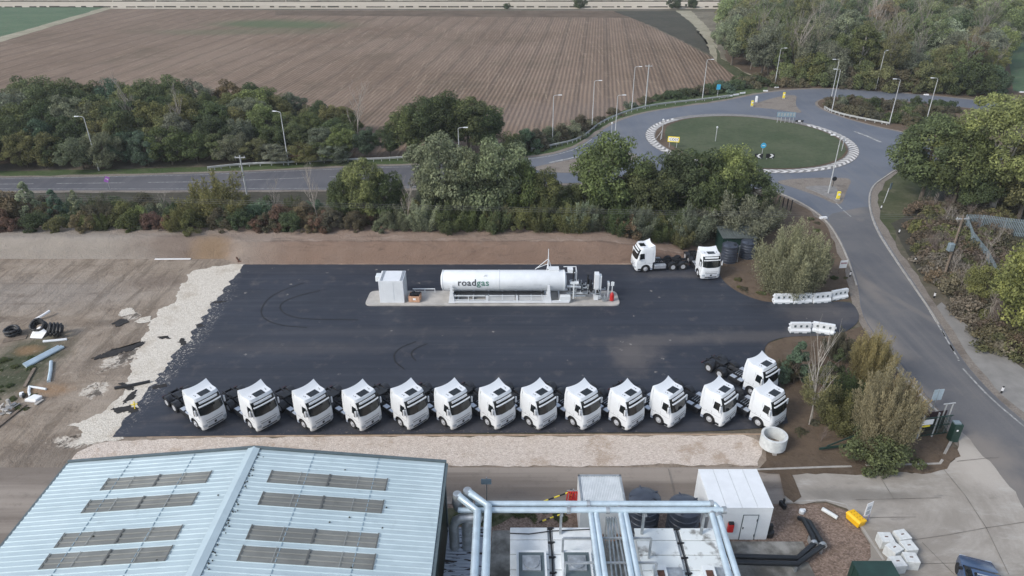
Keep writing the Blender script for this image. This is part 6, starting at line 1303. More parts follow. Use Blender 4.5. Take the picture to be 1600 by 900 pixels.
def spray(name, seed, h, r, n=5200, sprays=90, leaf=.2):
    """willow-like bush: upright feathery plumes, each a bundle of leafy shoots"""
    g = np.random.default_rng(seed); P = []; U = []; T = []
    per = n//sprays; nplume = max(9, sprays//9); pl = []
    for k in range(nplume):
        a = 2*np.pi*(k*.618) + g.uniform(-.3, .3); q = ((k+.5)/nplume)**.55; pl.append((a, q, g.uniform(.80, 1.08)*(1-.38*q**2.0), g.uniform(0, 1)))
    for k in range(sprays):
        a, q, hk, ct = pl[k % nplume]; a = a + g.normal()*.16; q = np.clip(q + g.normal()*.08, 0, 1.1); L = h*hk*g.uniform(.72, 1.03)
        d = np.array([np.cos(a)*q*r/h*.55, np.sin(a)*q*r/h*.55, 1.0]); d /= np.linalg.norm(d); s_ = g.uniform(.03, 1, per)**.85
        w_ = (.04 + .21*np.sin(np.clip(s_**.8*.97+.02, 0, 1)*np.pi)) * (r/2.6)*1.1; o = g.normal(size=(per, 3))*w_[:, None]*np.array([1, 1, .6]); o0 = np.array([np.cos(a)*q*r*.55, np.sin(a)*q*r*.55, 0])
        bow = np.array([np.cos(a), np.sin(a), -.2])*(q*.45)*(s_**2)[:, None]; p = o0 + d*(s_*L)[:, None] + o + bow; p[:, 2] = np.maximum(p[:, 2], .06)
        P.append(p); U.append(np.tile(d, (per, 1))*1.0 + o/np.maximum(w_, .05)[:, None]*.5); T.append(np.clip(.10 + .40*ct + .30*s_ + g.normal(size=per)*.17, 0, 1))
    P = np.concatenate(P); U = np.concatenate(U); T = np.concatenate(T); nr = g.normal(size=P.shape); nr[:, 2] = abs(nr[:, 2])*.6; V, T = quads(P, nr, leaf*g.uniform(.6, 1.2, len(P)), 1.7, T, up=U*1.4, rng=g); return leaf_mesh(name, V, T)
def branches(name, seed, h, spread, m, depth=3, r0=.13, n0=7, z0=.25, crooked=.12, seg=4):
    rnd = random.Random(seed); q = MB()
    def grow(p, d, L, r_, lv):
        pts = [p]; 
        for k in range(4): d = (d + Vector((rnd.uniform(-1, 1), rnd.uniform(-1, 1), rnd.uniform(-.3, .9)))*crooked).normalized(); p = p + d*L/4; pts.append(p)
        q.tube(pts, r_, 5 if lv == 0 else seg, caps=False, r1=r_*.35)
        if lv < depth:
            for k in range(n0 if lv == 0 else rnd.randint(3, 5)):
                s_ = rnd.uniform(z0 if lv == 0 else .25, 1); i = min(3, int(s_*4)); b = pts[i].lerp(pts[i+1], s_*4-i); a = rnd.uniform(0, 6.28); e = Vector((math.cos(a)*spread, math.sin(a)*spread, rnd.uniform(.5, 1.2))); e = (e + d*.5).normalized(); grow(b, e, L*rnd.uniform(.35, .55), r_*.45, lv+1)
    grow(Vector((0, 0, -.1)), Vector((0, 0, 1)), h, r0, 0)
    me_o = q.build(name, m); me = me_o.data; bpy.data.objects.remove(me_o); return me
def limbs(name, seed, h, C, m, r0=.2, fork=.25):
    """trunk with limbs that reach the crown's clumps"""
    rnd = random.Random(seed); q = MB(); q.tube([(0, 0, -.2), (rnd.uniform(-.1, .1), rnd.uniform(-.1, .1), h*fork), (rnd.uniform(-.25, .25), rnd.uniform(-.25, .25), h*.6), (0, 0, h*.85)], [r0, r0*.8, r0*.45, r0*.15], 7, caps=False)
    for k in rnd.sample(range(len(C)), min(len(C), 12)):
        c = Vector(C[k]); b = Vector((0, 0, h*rnd.uniform(fork, .6))); mid = b.lerp(c, .5) + Vector((0, 0, -.3)); q.tube([b, mid, c], [r0*.4, r0*.25, r0*.08], 5, caps=False)
    o = q.build(name, m, smooth=60); me = o.data; bpy.data.objects.remove(o); return me
SP = {}
def species(key, variants): SP[key] = variants
v = []
for s_ in range(4): me, C = crown('broad_crown', 10+s_, 9.0, 3.1, 1.5, 17000, 72, .98, .118); v.append((me, limbs('trunk', s_, 9, C, BARK, .22)))
species('broad', v); v = []
for s_ in range(3): me, C = crown('tall_crown', 20+s_, 12.0, 2.7, 3.4, 9500, 64, .85, .13); v.append((me, limbs('trunk', 30+s_, 12, C, BARKP, .20, .35)))
species('tall', v); v = []
for s_ in range(3):
    me, C = crown('airy_crown', 40+s_, 12.5, 3.4, 3.8, 7000, 80, .75, .11); v.append((me, branches('trunk', 50+s_, 11.8, .75, BARKM, 2, .12, 14, .3)))
species('airy', v); v = []
for s_ in range(4): me, C = crown('shrub', 60+s_, 3.6, 2.1, .2, 9000, 44, .60, .082, 'dome'); v.append((me, None))
species('shrub', v); v = []
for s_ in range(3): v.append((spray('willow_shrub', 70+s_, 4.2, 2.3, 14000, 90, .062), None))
species('spray', v); v = []
for s_ in range(2): me, C = crown('conic_crown', 80+s_, 5.0, 1.6, .3, 8000, 50, .5, .08, 'cone'); v.append((me, limbs('trunk', 85+s_, 4.6, C, BARK, .1, .1)))
species('cone', v); v = []
for s_ in range(3): me, C = crown('low_crown', 90+s_, 1.3, 1.7, .0, 5000, 34, .42, .08, 'dome'); v.append((me, None))
species('low', v)
v = []
for s_ in range(3): me, C = crown('thicket_crown', 130+s_, 9.0, 3.6, .2, 16000, 76, 1.0, .125); v.append((me, limbs('trunk', 135+s_, 8, C, BARK, .18)))
species('thicket', v)
SP['bare'] = [(None, branches('bare_trunk', 100+s_, 7.5, .55, TWIGP, 3, .10, 10, .25)) for s_ in range(2)]
SP['twig'] = [(None, branches('twig_bush', 110+s_, 2.3, 1.1, TWIG, 3, .05, 12, .02, .25, 3)) for s_ in range(3)]
SP['twigp'] = [(None, branches('pale_twig_bush', 115+s_, 2.2, .9, TWIGP, 3, .045, 12, .02, .25, 3)) for s_ in range(2)]
PAL0 = dict(dark=(.032, .050, .022), mid=(.058, .076, .030), olive=(.085, .088, .036), light=(.105, .130, .050), grey=(.095, .108, .076), silver=(.150, .170, .120), brown=(.084, .066, .040), red=(.092, .050, .042), rust=(.115, .080, .048), yellow=(.112, .128, .044), pale=(.108, .122, .070), blue=(.042, .072, .050), willow=(.160, .143, .068), golden=(.200, .165, .080), dull=(.066, .058, .040), drybrown=(.085, .062, .048), drygrey=(.098, .084, .068))
PAL = {k: (.78*v[0]*1.85 + .22*.150, .78*v[1]*1.82 + .22*.162, .78*v[2]*1.75 + .22*.092) for k, v in PAL0.items()}
GR = dict(belt='trees of the belt between road and field', wood='trees of the far wood', hedge='shrubs of the mixed hedge on the bank', wedge='low bushes between the two roads beyond the roundabout', bramble='brambles and bare shrubs beside the palisade fence', scrub='bushes along the field edge')
trnd = random.Random(77); TMP = {}
def plant(key, x, y, z, sc_, col, label, cat='tree', name=None, group=None, vi=None, sz=None):
    cr, tr = SP[key][trnd.randrange(len(SP[key])) if vi is None else vi]; rz = trnd.uniform(0, 6.28); S = (sc_*trnd.uniform(.92, 1.08), sc_*trnd.uniform(.92, 1.08), sc_ if sz is None else sz)
    cc = PAL[col] if isinstance(col, str) else col; k = trnd.uniform(.85, 1.18); cc = (cc[0]*k*trnd.uniform(.93, 1.07), cc[1]*k, cc[2]*k*trnd.uniform(.9, 1.1), 1)
    if cr is not None and tr is not None:
        t = thing(name or 'tree', label, cat, (x, y, z), rz, group); t.scale = S
        c = bpy.data.objects.new('crown', cr); COL.objects.link(c); c.parent = t; c.color = cc; b = bpy.data.objects.new('trunk', tr); COL.objects.link(b); b.parent = t; return t
    o = bpy.data.objects.new(name or 'shrub', cr or tr); COL.objects.link(o); o.location = (x, y, z); o.rotation_euler = (0, 0, rz); o.scale = S; o.color = cc; tag(o, label, cat, group); return o
LB = {('broad', 'dark'): 'dark green rounded tree', ('broad', 'mid'): 'mid green rounded tree', ('broad', 'olive'): 'olive green rounded tree', ('broad', 'blue'): 'blue green rounded tree', ('broad', 'light'): 'light green rounded tree', ('broad', 'yellow'): 'yellowish rounded tree', ('broad', 'brown'): 'brownish rounded tree', ('broad', 'grey'): 'grey green rounded tree'}
def lab(key, col, where):
    n = {'broad': 'rounded tree', 'thicket': 'bushy low tree', 'tall': 'tall slender tree', 'airy': 'open-crowned tree', 'shrub': 'dense shrub', 'spray': 'feathery willow shrub', 'cone': 'small conical tree', 'bare': 'bare pale-stemmed tree', 'low': 'low bush', 'twig': 'bare brown twiggy bush', 'twigp': 'bleached twiggy bush'}[key]
    c = {'dark': 'dark green', 'mid': 'mid green', 'olive': 'olive green', 'light': 'light green', 'grey': 'grey green', 'silver': 'silvery', 'brown': 'brownish', 'red': 'reddish', 'rust': 'rust coloured', 'yellow': 'yellow green', 'pale': 'pale green', 'blue': 'blue green', 'willow': 'pale olive', 'golden': 'golden', 'dull': 'dull brown green', 'drybrown': 'dry brown', 'drygrey': 'dry greyish'}.get(col, 'green')
    return (f'{c} ' if key not in ('bare', 'twig', 'twigp') else '') + f'{n} {where}'
# belt beyond the main road
y_ = 98.6; row = 0
while y_ < 120:
    x_ = -112 + (row % 2)*1.8
    while x_ < -24:
        X = x_ + trnd.uniform(-1.2, 1.2); Y = y_ + trnd.uniform(-1.0, 1.0) + max(-4.5, min(0, (X+36)*.10)); u = (X + 112)/88
        hh = (5.4 if row == 0 else 7.2 if row == 1 else 8.6) * trnd.uniform(.82, 1.1); lim = 1.0 if X < -46 else max(.62, 1 - (X+46)/28)
        if X < -100: hh *= 1.06
        hh *= lim; col = trnd.choices(['dark', 'mid', 'olive', 'blue', 'grey', 'brown', 'light'], [5, 6, 4, 1.5, 3, .5, 1.2])[0]; key = 'broad' if row else 'thicket'; sc_ = hh/9.0
        if not (X > -36 and row > 4):
            t = plant(key, X, Y, 0, max(.62, sc_*1.02), col, '', 'tree', 'tree', group=GR['belt'], sz=sc_); TMP[t.name] = (lab(key, col, '').strip(), 'belt', row)
        x_ += 3.9 if row else 3.0
    y_ += 3.7; row += 1
for px_, py_, hh, lb in ((221, 235, 8.0, 'white dead-looking tree standing out in the left belt'), (292, 240, 7.2, 'second pale bare tree in the left belt'), (560, 232, 6.8, 'bare pale tree at the thin right end of the belt')):
    P = G(px_, py_); plant('bare', P[0], P[1], 0, hh/7.5, 'grey', lb, name='bare_tree')
for px_, py_, hh, col, lb in ((640, 246, 7.6, 'mid', 'left'), (668, 243, 8.7, 'dark', 'centre left'), (700, 241, 9.3, 'dark', 'centre, tallest'), (732, 239, 8.8, 'mid', 'centre right'), (757, 238, 7.4, 'dark', 'right'), (690, 228, 8.0, 'dark', 'rear')):
    P = G(px_, py_); plant('broad', P[0], P[1], 0, hh/8.6, col, f'big dark green tree in the clump above the road bend, {lb}', sz=hh/9)
for px_, py_, hh, col, lb in ((535, 250, 4.9, 'light', 'bright green small tree at the end of the belt'), (575, 247, 4.6, 'blue', 'blue green small tree beyond the road near the belt end'), (610, 245, 4.8, 'dark', 'dark small tree between belt end and the big clump')):
    P = G(px_, py_); plant('broad', P[0], P[1], 0, hh/8, col, lb, sz=hh/9)
# scrub along the field edge left of and behind the roundabout
for i, (x, y, s_, col, key) in enumerate(((800, 243, 1.0, 'dark', 'shrub'), (822, 236, 1.0, 'blue', 'shrub'), (838, 232, .9, 'dull', 'shrub'), (856, 226, .8, 'grey', 'shrub'), (874, 221, .8, 'dull', 'shrub'), (892, 214, .85, 'grey', 'shrub'), (906, 206, .8, 'dull', 'shrub'), (922, 197, .8, 'grey', 'low'), (935, 190, .8, 'dull', 'low'), (960, 178, .9, 'dull', 'low'), (985, 168, .9, 'grey', 'low'), (1008, 160, .9, 'dull', 'low'), (1030, 156, .9, 'dark', 'low'),
        (1050, 153, 1.2, 'dark', 'low'), (1072, 150, 1.3, 'dark', 'low'), (1092, 147, 1.3, 'dull', 'low'), (1112, 144, 1.3, 'dark', 'low'), (1130, 141, 1.5, 'blue', 'low'), (1150, 138, 1.5, 'dark', 'low'), (1168, 135, 1.6, 'dull', 'low'), (1185, 133, 1.6, 'dark', 'low'), (1203, 132, 1.6, 'dull', 'low'), (1222, 134, 1.5, 'brown', 'low'), (1240, 134, 1.5, 'dull', 'low'), (1160, 128, 1.4, 'dark', 'low'), (1180, 126, 1.4, 'dull', 'low'))):
    P = G(x, y); plant(key, P[0], P[1], 0, s_, col, '', 'bush', 'bush', GR['scrub']); TMP[COL.objects[-1].name] = (lab(key, col, '').strip(), 'scrub', 0)
for k in range(34):
    P = G(trnd.uniform(810, 935), 0); y = trnd.uniform(196, 240); xx = 800 + (240-y)*3.0 + trnd.uniform(-22, 22); P = G(xx, y - 6); plant(trnd.choice(['twig', 'twigp', 'low']), P[0], P[1], 0, trnd.uniform(.35, .6), 'dull', 'small dry scrub plant on the rough ground below the field', 'scrub plant', 'scrub_plant', 'dry scrub plants below the field')
for x, y, s_, lb in ((906, 12, 1.35, 'round dark bush alone on the far field boundary'), (1053, 13, 1.4, 'round bush on the far boundary left of the farm track'), (1081, 12.5, 1.1, 'smaller round bush beside the farm track top'), (792, 13.5, .7, 'small shrub on the far field boundary')):
    P = G(x, y); plant('shrub', P[0], P[1], 0, s_, 'dark', lb, 'bush', 'bush')
# far wood
def inside(poly, x, y):
    c = False; n = len(poly)
    for i in range(n):
        (x1, y1), (x2, y2) = poly[i], poly[i-1]
        if (y1 > y) != (y2 > y) and x < (x2-x1)*(y-y1)/(y2-y1) + x1: c = not c
    return c
W = px((1152, 25), (1136, 60), (1134, 98), (1165, 112), (1196, 125), (1218, 130), (1250, 131), (1300, 130), (1400, 138), (1500, 145), (1572, 137), (1566, 95), (1590, 45), (1750, 40), (1750, 5), (1130, 14))
ymin, ymax = min(p[1] for p in W), max(p[1] for p in W); y_ = ymin; row = 0; nw = 0
while y_ < 216:
    st = 5.6 if y_ < 175 else 7.0; x_ = 40 + (row % 2)*st/2
    while x_ < 215:
        X, Y = x_ + trnd.uniform(-1.6, 1.6), y_ + trnd.uniform(-1.5, 1.5)
        if inside(W, X, Y):
            fr = Y < 160; key = trnd.choices(['broad', 'tall', 'airy'], [5, 2, 2.5] if not fr else [5, 3, 1.5])[0]; col = trnd.choices(['dark', 'mid', 'olive', 'grey', 'brown', 'light', 'silver'], [3, 5, 4, 5, .4, 2, .6])[0]
            hh = trnd.uniform(8.5, 12.5) if not fr else trnd.uniform(6.5, 11); b = {'broad': 9, 'tall': 12, 'airy': 12.5}[key]; s_ = hh/b*(1.15 if key != 'broad' else 1.0)
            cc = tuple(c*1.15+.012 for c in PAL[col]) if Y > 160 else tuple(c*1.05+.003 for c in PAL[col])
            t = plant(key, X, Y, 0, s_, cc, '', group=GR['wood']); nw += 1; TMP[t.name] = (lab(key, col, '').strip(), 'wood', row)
        x_ += st
    y_ += st*.85; row += 1
for x, y, hh, lb in ((1237, 128, 10.5, 'white dead tree with upswept branches at the near edge of the wood'), (1360, 90, 13.5, 'tall pale leafless poplar inside the wood'), (1352, 92, 12.5, 'pale leafless tree beside the tall poplar in the wood')):
    P = G(x, y); plant('bare', P[0], P[1], 0, hh/7.5, 'grey', lb, name='bare_tree')
for x, y, col in ((1232, 134, 'light'), (1262, 133, 'olive'), (1290, 136, 'mid'), (1320, 139, 'dull'), (1345, 140, 'mid'), (1385, 143, 'brown'), (1410, 144, 'dull'), (1436, 146, 'olive'), (1462, 147, 'mid'), (1490, 149, 'dark'), (1520, 150, 'dark'), (1550, 148, 'blue'), (1275, 134, 'mid'), (1305, 136, 'grey'), (1365, 142, 'olive')):
    P = G(x, y-3); s_ = trnd.uniform(1.1, 1.9); plant('shrub', P[0], P[1], 0, s_, col, '', 'bush', 'bush', 'undergrowth shrubs at the foot of the wood'); TMP[COL.objects[-1].name] = (lab('shrub', col, '').strip(), 'foot', 0)
for i in range(46):   # wedge between the roads
    s_ = trnd.random(); y = 163 + trnd.random()*34 ; xx = 1296 + trnd.random()*200
    if y > 168 + (xx-1290)*.20 or y < 158 + (xx-1290)*.035: continue
    P = G(xx, y); col = trnd.choice(['dull', 'dark', 'dull', 'mid', 'dull', 'grey']); key = trnd.choice(['low', 'low', 'shrub']); plant(key, P[0], P[1], .1, trnd.uniform(.8, 1.15) if key == 'low' else .6, col, '', 'bush', 'bush', GR['wedge']); TMP[COL.objects[-1].name] = (lab(key, col, '').strip(), 'wedge', 0)
for x, y in ((1300, 168), (1312, 172), (1330, 178), (1350, 182), (1370, 188), (1325, 163), (1345, 165), (1370, 168), (1395, 172), (1420, 178), (1450, 182), (1395, 190), (1420, 194), (1455, 198)):
    P = G(x, y); col = trnd.choice(['dull', 'dark', 'mid', 'dull']); plant('low', P[0], P[1], .1, trnd.uniform(1.0, 1.3), col, '', 'bush', 'bush', GR['wedge']); TMP[COL.objects[-1].name] = (lab('low', col, '').strip(), 'wedge', 0)
# hedge on the bank: rows of mixed shrubs, then the individual taller trees
HROW = [(69.9, .85, ['dull', 'brown', 'grey', 'dark', 'red', 'olive', 'mid']), (72.2, 1.0, ['dark', 'mid', 'dull', 'olive', 'blue', 'grey']), (75.2, 1.0, ['mid', 'dark', 'olive', 'dull']), (78.2, .95, ['dark', 'mid', 'dull', 'blue'])]
for r_, (yy, s0, cols) in enumerate(HROW):
    x_ = -64 + r_*.9
    while x_ < (27 if r_ > 1 else 20):
        X = x_ + trnd.uniform(-.5, .5); Y = yy + trnd.uniform(-.4, .4)
        if X > 4 : Y -= (X-4)*.07 if X < 20 else 1.1
        u = X; pool = list(cols)
        if -28 < X < -14 and r_ < 2: pool = ['red', 'dull', 'brown', 'dark', 'dull', 'olive']
        if X > -12: pool = ['grey', 'mid', 'olive', 'dark', 'grey', 'dull', 'mid']
        if X < -50 and r_ < 2: pool += ['dull']
        col = trnd.choice(pool); key = 'spray' if (X > -12 and trnd.random() < .5) or trnd.random() < .15 else 'shrub'; s_ = s0*trnd.uniform(.72, 1.08)*(1.05 if X > -12 else .80)
        zz = bank_z(X, Y) - .1
        t = plant(key, X, Y, zz, s_, col, '', 'shrub', 'shrub', GR['hedge']); TMP[t.name] = (lab(key, col, '').strip(), 'hedge', r_); x_ += 2.9 if r_ else 2.5
HT = [(345, 350, 262, 'spray', 'olive', 'dense olive dome-shaped shrub rising above the hedge at left', 1.15), (353, 357, 318, 'spray', 'silver', 'silvery pale shrub below the olive dome', .95), (55, 352, 283, 'cone', 'silver', 'silvery blue conical tree left in the hedge', .9), (95, 352, 295, 'cone', 'blue', 'dark conical tree beside the silvery one', .9), (22, 352, 296, 'shrub', 'brown', 'bronze bush at the left end of the hedge', 1.1), (128, 350, 297, 'cone', 'silver', 'pale conical tree third in the left hedge', 1.0), (135, 360, 335, 'shrub', 'yellow', 'small yellow bush at the hedge foot', .8), (225, 356, 320, 'shrub', 'light', 'light green bush in the left hedge', .9),
      (4, 360, 322, 'shrub', 'red', 'red leaved bush at the far left end of the hedge', .9), (265, 361, 335, 'shrub', 'red', 'dull red bush low in the hedge', 1.0), (408, 361, 332, 'shrub', 'red', 'bright red leaved bush left of the hedge middle', 1.0), (500, 361, 325, 'shrub', 'red', 'pinkish red bush with a bare stem above', 1.0), (440, 358, 318, 'shrub', 'red', 'wine red shrub between the two red bushes', .9),
      (545, 352, 268, 'broad', 'dark', 'dark tree left of the gap in the roadside hedge', .75), (572, 354, 240, 'broad', 'light', 'light green tree with exposed limbs before the main road', .7), (605, 352, 262, 'broad', 'mid', 'green tree right of the light green one', .7), (690, 350, 206, 'broad', 'pale', 'tall pale green maple, left of the pair before the road', .92), (735, 352, 222, 'broad', 'pale', 'pale green tree between the tall maples', .8), (772, 350, 208, 'broad', 'pale', 'tall pale green maple, right of the pair before the road', 1.0), (812, 350, 240, 'broad', 'mid', 'green tree at the right foot of the maple', .8), (850, 350, 262, 'broad', 'olive', 'olive tree before the west splitter island', .7),
      (950, 345, 204, 'broad', 'mid', 'big oak-like tree standing before the roundabout approach', 1.0), (1005, 348, 250, 'broad', 'mid', 'green tree right of the big oak-like tree', .85), (1045, 345, 232, 'broad', 'dark', 'dark tree in front of the chevron sign', .95), (1085, 342, 226, 'broad', 'dark', 'dark broad tree before the island, centre', .95), (1130, 340, 224, 'broad', 'yellow', 'yellow green tree before the island', .9), (1172, 340, 258, 'broad', 'dark', 'dark tree at the right end of the roadside group', .95), (1110, 348, 262, 'broad', 'mid', 'mid green tree below the yellow green one', .85), (900, 345, 285, 'broad', 'mid', 'short green tree left of the big oak-like tree', .7),
      (1150, 356, 290, 'spray', 'grey', 'large grey green willow bush before the shed', 1.25), (1080, 360, 312, 'spray', 'grey', 'grey green willow bush right of the hedge centre', 1.0), (1190, 345, 300, 'spray', 'grey', 'grey willow bush above the shed roof', 1.1), (980, 366, 330, 'shrub', 'rust', 'rust coloured bush at the hedge foot', .9), (905, 362, 308, 'spray', 'silver', 'silvery willow bush in the hedge', 1.0), (660, 361, 305, 'spray', 'silver', 'silvery feathery bush in the hedge centre', 1.05), (780, 360, 312, 'spray', 'olive', 'olive feathery bush below the maples', .95), (840, 360, 310, 'spray', 'olive', 'second olive feathery bush right of the maples', .95)]
HB = {'broad': 9.0, 'spray': 4.2, 'shrub': 3.6, 'cone': 5.0}
def height_for(X, Y, z, ty):
    lo, hi = .3, 20.0
    for _ in range(30):
        m_ = (lo+hi)/2; zc = Y*math.cos(TH) + (H-z-m_)*math.sin(TH); yd = (H-z-m_)*math.cos(TH) - Y*math.sin(TH)
        if 450 + FPX*yd/zc > ty: lo = m_
        else: hi = m_
    return (lo+hi)/2
for x, y, ty, key, col, lb, wd in HT:
    z0 = 1.5; P = G(x, y, z0)
    if P[1] > 70: z0 = max(0, 1.6 - (P[1]-70)*.3); P = G(x, y, z0)
    X, Y = P; z = bank_z(X, Y); hh = height_for(X, Y, z, ty); s_ = hh/HB[key]
    plant(key, X, Y, z-.1, s_*wd if key != 'broad' else max(.62, s_*wd), col, lb, 'tree' if key in ('broad', 'cone') else 'shrub', 'tree' if key in ('broad', 'cone') else 'shrub', sz=s_)
for x, y, hh in ((432, 345, 3.6), (498, 352, 4.6), (638, 362, 4.0), (258, 340, 2.6)):
    P = G(x, y, 1.5); plant('bare', P[0], P[1], bank_z(*P), hh/7.5, 'grey', {432: 'thin bare stem among the red bushes', 498: 'straight pale stem above the pinkish red bush', 638: 'pale leaning stem in the middle of the hedge', 258: 'short white stem at the left of the hedge'}[x], name='bare_tree')
# individual trees and bushes right of the yard
def at_px(key, x, y, ty, col, lb, wd=1.0, cat='shrub', name='shrub', z=0.0, vi=None):
    X, Y = G(x, y, z); hh = height_for(X, Y, z, ty); b = dict(HB, tall=12, airy=12.5, low=1.3, bare=7.5, twig=2.3, twigp=2.2)[key]; s_ = hh/b; return plant(key, X, Y, z, s_*wd, col, lb, cat, name, sz=s_, vi=vi)
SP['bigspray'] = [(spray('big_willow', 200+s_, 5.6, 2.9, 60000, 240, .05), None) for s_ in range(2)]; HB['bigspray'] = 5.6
at_px('bigspray', 1228, 458, 334, (.215, .215, .125), 'very large pale olive willow bush left of the barriers', .84)
at_px('spray', 1274, 436, 372, 'grey', 'grey green willow shrub tucked behind the very large one', .6)
at_px('cone', 1240, 598, 535, 'blue', 'bushy dark pine right of the truck cabs', 1.1, 'tree', 'tree')
at_px('cone', 1300, 600, 545, 'dark', 'second bushy dark pine behind the birch', 1.0, 'tree', 'tree')
at_px('bigspray', 1352, 600, 505, 'willow', 'olive willow bush beside the yard entrance', .62); at_px('spray', 1308, 560, 515, 'dull', 'dull green bush at the yard entrance corner', .9)
at_px('bigspray', 1366, 708, 570, (.235, .195, .105), 'large golden olive willow nearest the concrete yard', .56); at_px('spray', 1388, 690, 578, 'golden', 'golden willow shoots at the right of the large willow', .5); at_px('shrub', 1370, 722, 668, 'mid', 'green leafy skirt at the foot of the large willow', 1.3)
SP['birch'] = [(None, branches('birch_trunk', 140, 7.5, .5, BARKP, 2, .085, 13, .3, .06))]; HB['birch'] = 7.5
at_px('birch', 1264, 664, 555, 'grey', 'white-stemmed birch with sparse leaves', .7, 'tree', 'birch_tree'); at_px('airy', 1268, 660, 575, 'olive', 'thin open foliage of a young birch beside the trucks', 1.0, 'tree', 'tree'); at_px('spray', 1310, 668, 610, 'olive', 'olive bush between birch and willow', 1.1); at_px('spray', 1325, 640, 585, 'dark', 'dark bush behind the olive one', 1.0)
at_px('spray', 1230, 520+70, 555, 'dull', 'small dull shrub beside the rear cab', .8)
at_px('twig', 1282, 690, 670, 'dull', 'reddish twiggy weed near the birch foot', .9)
at_px('broad', 1437, 314, 178, 'mid', 'single round-headed tree on a visible trunk right of the roundabout', 1.05, 'tree', 'tree'); 
SP['bigairy'] = []
me, C = crown('spreading_crown', 300, 11.0, 5.4, 2.6, 30000, 110, .95, .105); SP['bigairy'].append((me, limbs('trunk', 301, 10.5, C, BARKP, .34, .15))); HB['bigairy'] = 11.0
at_px('bigairy', 1545, 335, 138, 'yellow', 'huge spreading yellow green tree with exposed crooked limbs', .92, 'tree', 'tree'); at_px('broad', 1485, 330, 190, 'mid', 'leafy tree between the round-headed and the spreading one', .85, 'tree', 'tree')
at_px('broad', 1590, 345, 210, 'olive', 'olive tree cut by the right edge below the spreading tree', 1.0, 'tree', 'tree'); at_px('broad', 1520, 340, 250, 'dark', 'dark tree under the spreading crown', .8, 'tree', 'tree'); at_px('broad', 1500, 270, 200, 'dark', 'dark low tree beyond the spreading tree', .8, 'tree', 'tree'); at_px('broad', 1640, 300, 170, 'mid', 'green tree beyond the right edge', 1, 'tree', 'tree')
at_px('broad', 1590, 540, 345, 'yellow', 'yellow green tree filling the right edge beyond the footway', .8, 'tree', 'tree'); at_px('broad', 1530, 480, 412, 'yellow', 'small yellow green tree in the brambles before the fence', .9, 'tree', 'tree', vi=1)
for i in range(165):
    t0 = trnd.random(); y = 316 + t0*240; xl_ = (1440 if y < 400 else 1440 + (y-400)*.85) + 6; xx = xl_ + trnd.random()**1.2*(120 if y < 430 else 85)
    if xx > 1640: continue
    P = G(xx, y); key = trnd.choices(['twig', 'twigp', 'low', 'shrub'], [2.6, 1.8, 5, .7])[0]; col = trnd.choice(['dull', 'drybrown', 'olive', 'drybrown', 'drygrey', 'drygrey']); s_ = trnd.uniform(.95, 1.5)*(.5 if key == 'shrub' else .8 if 'twig' in key else 1)
    plant(key, P[0], P[1], 0, s_, col, '', 'bush', 'bush', GR['bramble']); TMP[COL.objects[-1].name] = (lab(key, col, '').strip(), 'bramble', 2 - int(t0*2.99))
for i in range(26):
    xx = trnd.uniform(1440, 1600); P = G(xx, trnd.uniform(312, 335)); plant(trnd.choice(['twig', 'twigp', 'low']), P[0], P[1], 0, trnd.uniform(.6, .95), 'dull', '', 'bush', 'bush', 'dry bushes under the right-hand trees'); TMP[COL.objects[-1].name] = ('dry brown bush', 'dry', 0)
for i in range(40):  # weeds on the bed edges
    xx, y = trnd.choice([(trnd.uniform(1150, 1330), trnd.uniform(430, 465)), (trnd.uniform(1235, 1400), trnd.uniform(655, 718)), (trnd.uniform(1215, 1280), trnd.uniform(335, 430))]); P = G(xx, y)
    if xx > 1300 and y > 600 and xx < 1420 and y < 700: continue
    plant('low', P[0], P[1], 0, trnd.uniform(.12, .28), trnd.choice(['dull', 'olive', 'mid']), 'small weed tuft on the brown planting beds', 'weed', 'weed_tuft', 'weed tufts on the planting beds')
for i in range(26):
    P = G(trnd.uniform(-10, 60), trnd.uniform(545, 640)); plant('low', P[0], P[1], 0, trnd.uniform(.08, .20), 'mid', 'weed tuft on the soil at the left edge', 'weed', 'weed_tuft', 'weed tufts at the left edge')
for i in range(20):
    P = G(trnd.uniform(700, 880), trnd.uniform(795, 815)); plant('low', P[0], P[1], 0, trnd.uniform(.10, .22), 'mid', 'weed tuft growing in the shingle under the overhead pipes', 'weed', 'weed_tuft', 'weed tufts in the shingle')
# labels that say which one: the place in its row, counted from the left
def ordinal(n):
    one = ['', 'first', 'second', 'third', 'fourth', 'fifth', 'sixth', 'seventh', 'eighth', 'ninth', 'tenth', 'eleventh', 'twelfth', 'thirteenth', 'fourteenth', 'fifteenth', 'sixteenth', 'seventeenth', 'eighteenth', 'nineteenth']
    if n < 20: return one[n]
    tens = {2: 'twent', 3: 'thirt', 4: 'fort', 5: 'fift', 6: 'sixt'}[n // 10]
    return tens + 'ieth' if n % 10 == 0 else tens + 'y-' + one[n % 10]
WHERE = {'belt': 'row of the roadside belt', 'wood': 'row of the wood', 'hedge': 'row of the hedge', 'bramble': 'band of the bramble thicket', 'scrub': 'row along the field edge', 'wedge': 'row in the far road wedge', 'foot': 'row at the wood edge', 'dry': 'row under the right-hand trees'}
RN = ['front', 'second', 'third', 'fourth', 'fifth', 'sixth', 'seventh', 'eighth', 'ninth', 'tenth', 'eleventh', 'twelfth', 'thirteenth', 'fourteenth', 'fifteenth', 'sixteenth', 'seventeenth', 'eighteenth']
rowsd = {}
for o in COL.objects:
    if o.name in TMP: rowsd.setdefault(TMP[o.name][1:], []).append(o)
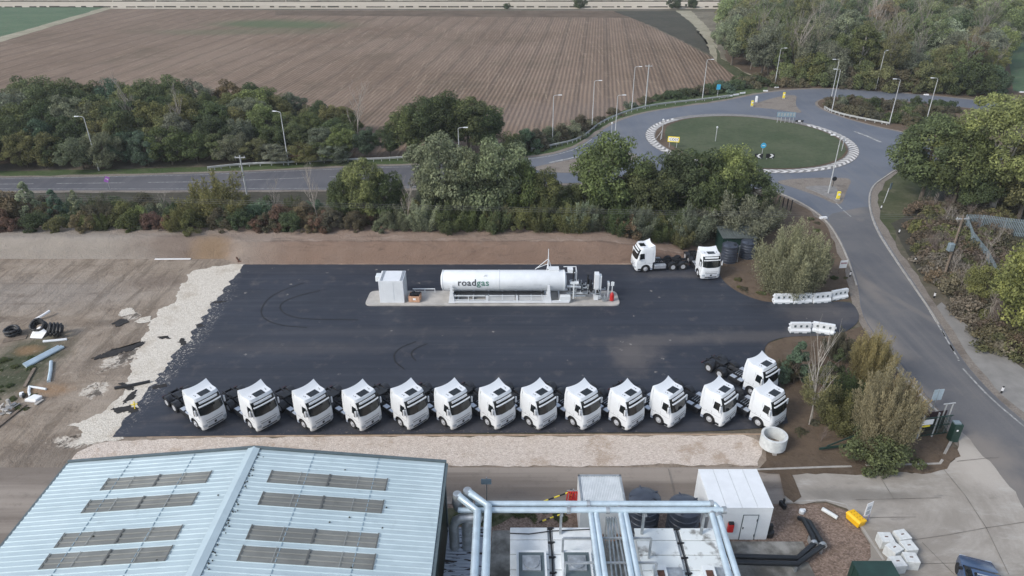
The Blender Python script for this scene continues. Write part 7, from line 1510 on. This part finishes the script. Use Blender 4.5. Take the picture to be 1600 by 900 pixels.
for (wh, r_), L in rowsd.items():
    for k, o in enumerate(sorted(L, key=lambda q: q.location.x / q.location.y)): o['label'] = f"{TMP[o.name][0]}, {ordinal(k+1)} from left in {RN[r_]} {WHERE[wh]}"
# the far depth of the wood reads as one mass of foliage
VV = []; TT = []; y_ = 217
while y_ < ymax:
    x_ = 50
    while x_ < 235:
        X, Y = x_ + trnd.uniform(-2.4, 2.4), y_ + trnd.uniform(-2, 2)
        if inside(W, X, Y):
            me_ = SP['broad'][trnd.randrange(4)][0]; n = len(me_.vertices); V = np.empty(n*3, 'f'); me_.vertices.foreach_get('co', V); V = V.reshape(-1, 3); T = np.empty(len(me_.polygons), 'f'); me_.attributes['tint'].data.foreach_get('value', T)
            k = np.arange(0, len(T), 3); V = V.reshape(-1, 4, 3)[k]; T = T[k]; c = V.mean(axis=1, keepdims=True); V = c + (V - c)*1.6; a = trnd.uniform(0, 6.28); s_ = trnd.uniform(1.0, 1.35); zs = trnd.uniform(1.0, 1.3)
            V = V.reshape(-1, 3); V = np.stack([(V[:, 0]*math.cos(a) - V[:, 1]*math.sin(a))*s_ + X, (V[:, 0]*math.sin(a) + V[:, 1]*math.cos(a))*s_ + Y, V[:, 2]*zs], axis=1); VV.append(V); TT.append(np.clip(T*.7 + trnd.uniform(-.1, .5), 0, 1))
        x_ += 7.5
    y_ += 6.5
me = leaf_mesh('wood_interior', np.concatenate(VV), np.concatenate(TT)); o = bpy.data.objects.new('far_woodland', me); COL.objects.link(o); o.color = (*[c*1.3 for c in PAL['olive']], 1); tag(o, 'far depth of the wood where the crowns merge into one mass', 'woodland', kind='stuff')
print('wood trees', nw, 'objects', len(bpy.data.objects))

# thin autumn haze over the fields
q = MB(); q.box((0, 200, 18.8), (1600, 1400, 39.6)); hz = q.build('haze', []); hz['kind'] = 'stuff'; hz['label'] = 'thin pale haze lying over the fields and the site'
hm = bpy.data.materials.new('haze'); hm.use_nodes = True; ht = hm.node_tree; ht.nodes.remove(ht.nodes['Principled BSDF']); pv = ht.nodes.new('ShaderNodeVolumePrincipled')
pv.inputs['Color'].default_value = (.86, .89, .92, 1); pv.inputs['Density'].default_value = .00026; pv.inputs['Anisotropy'].default_value = .2; ht.links.new(pv.outputs[0], ht.nodes['Material Output'].inputs['Volume']); hz.data.materials.append(hm)
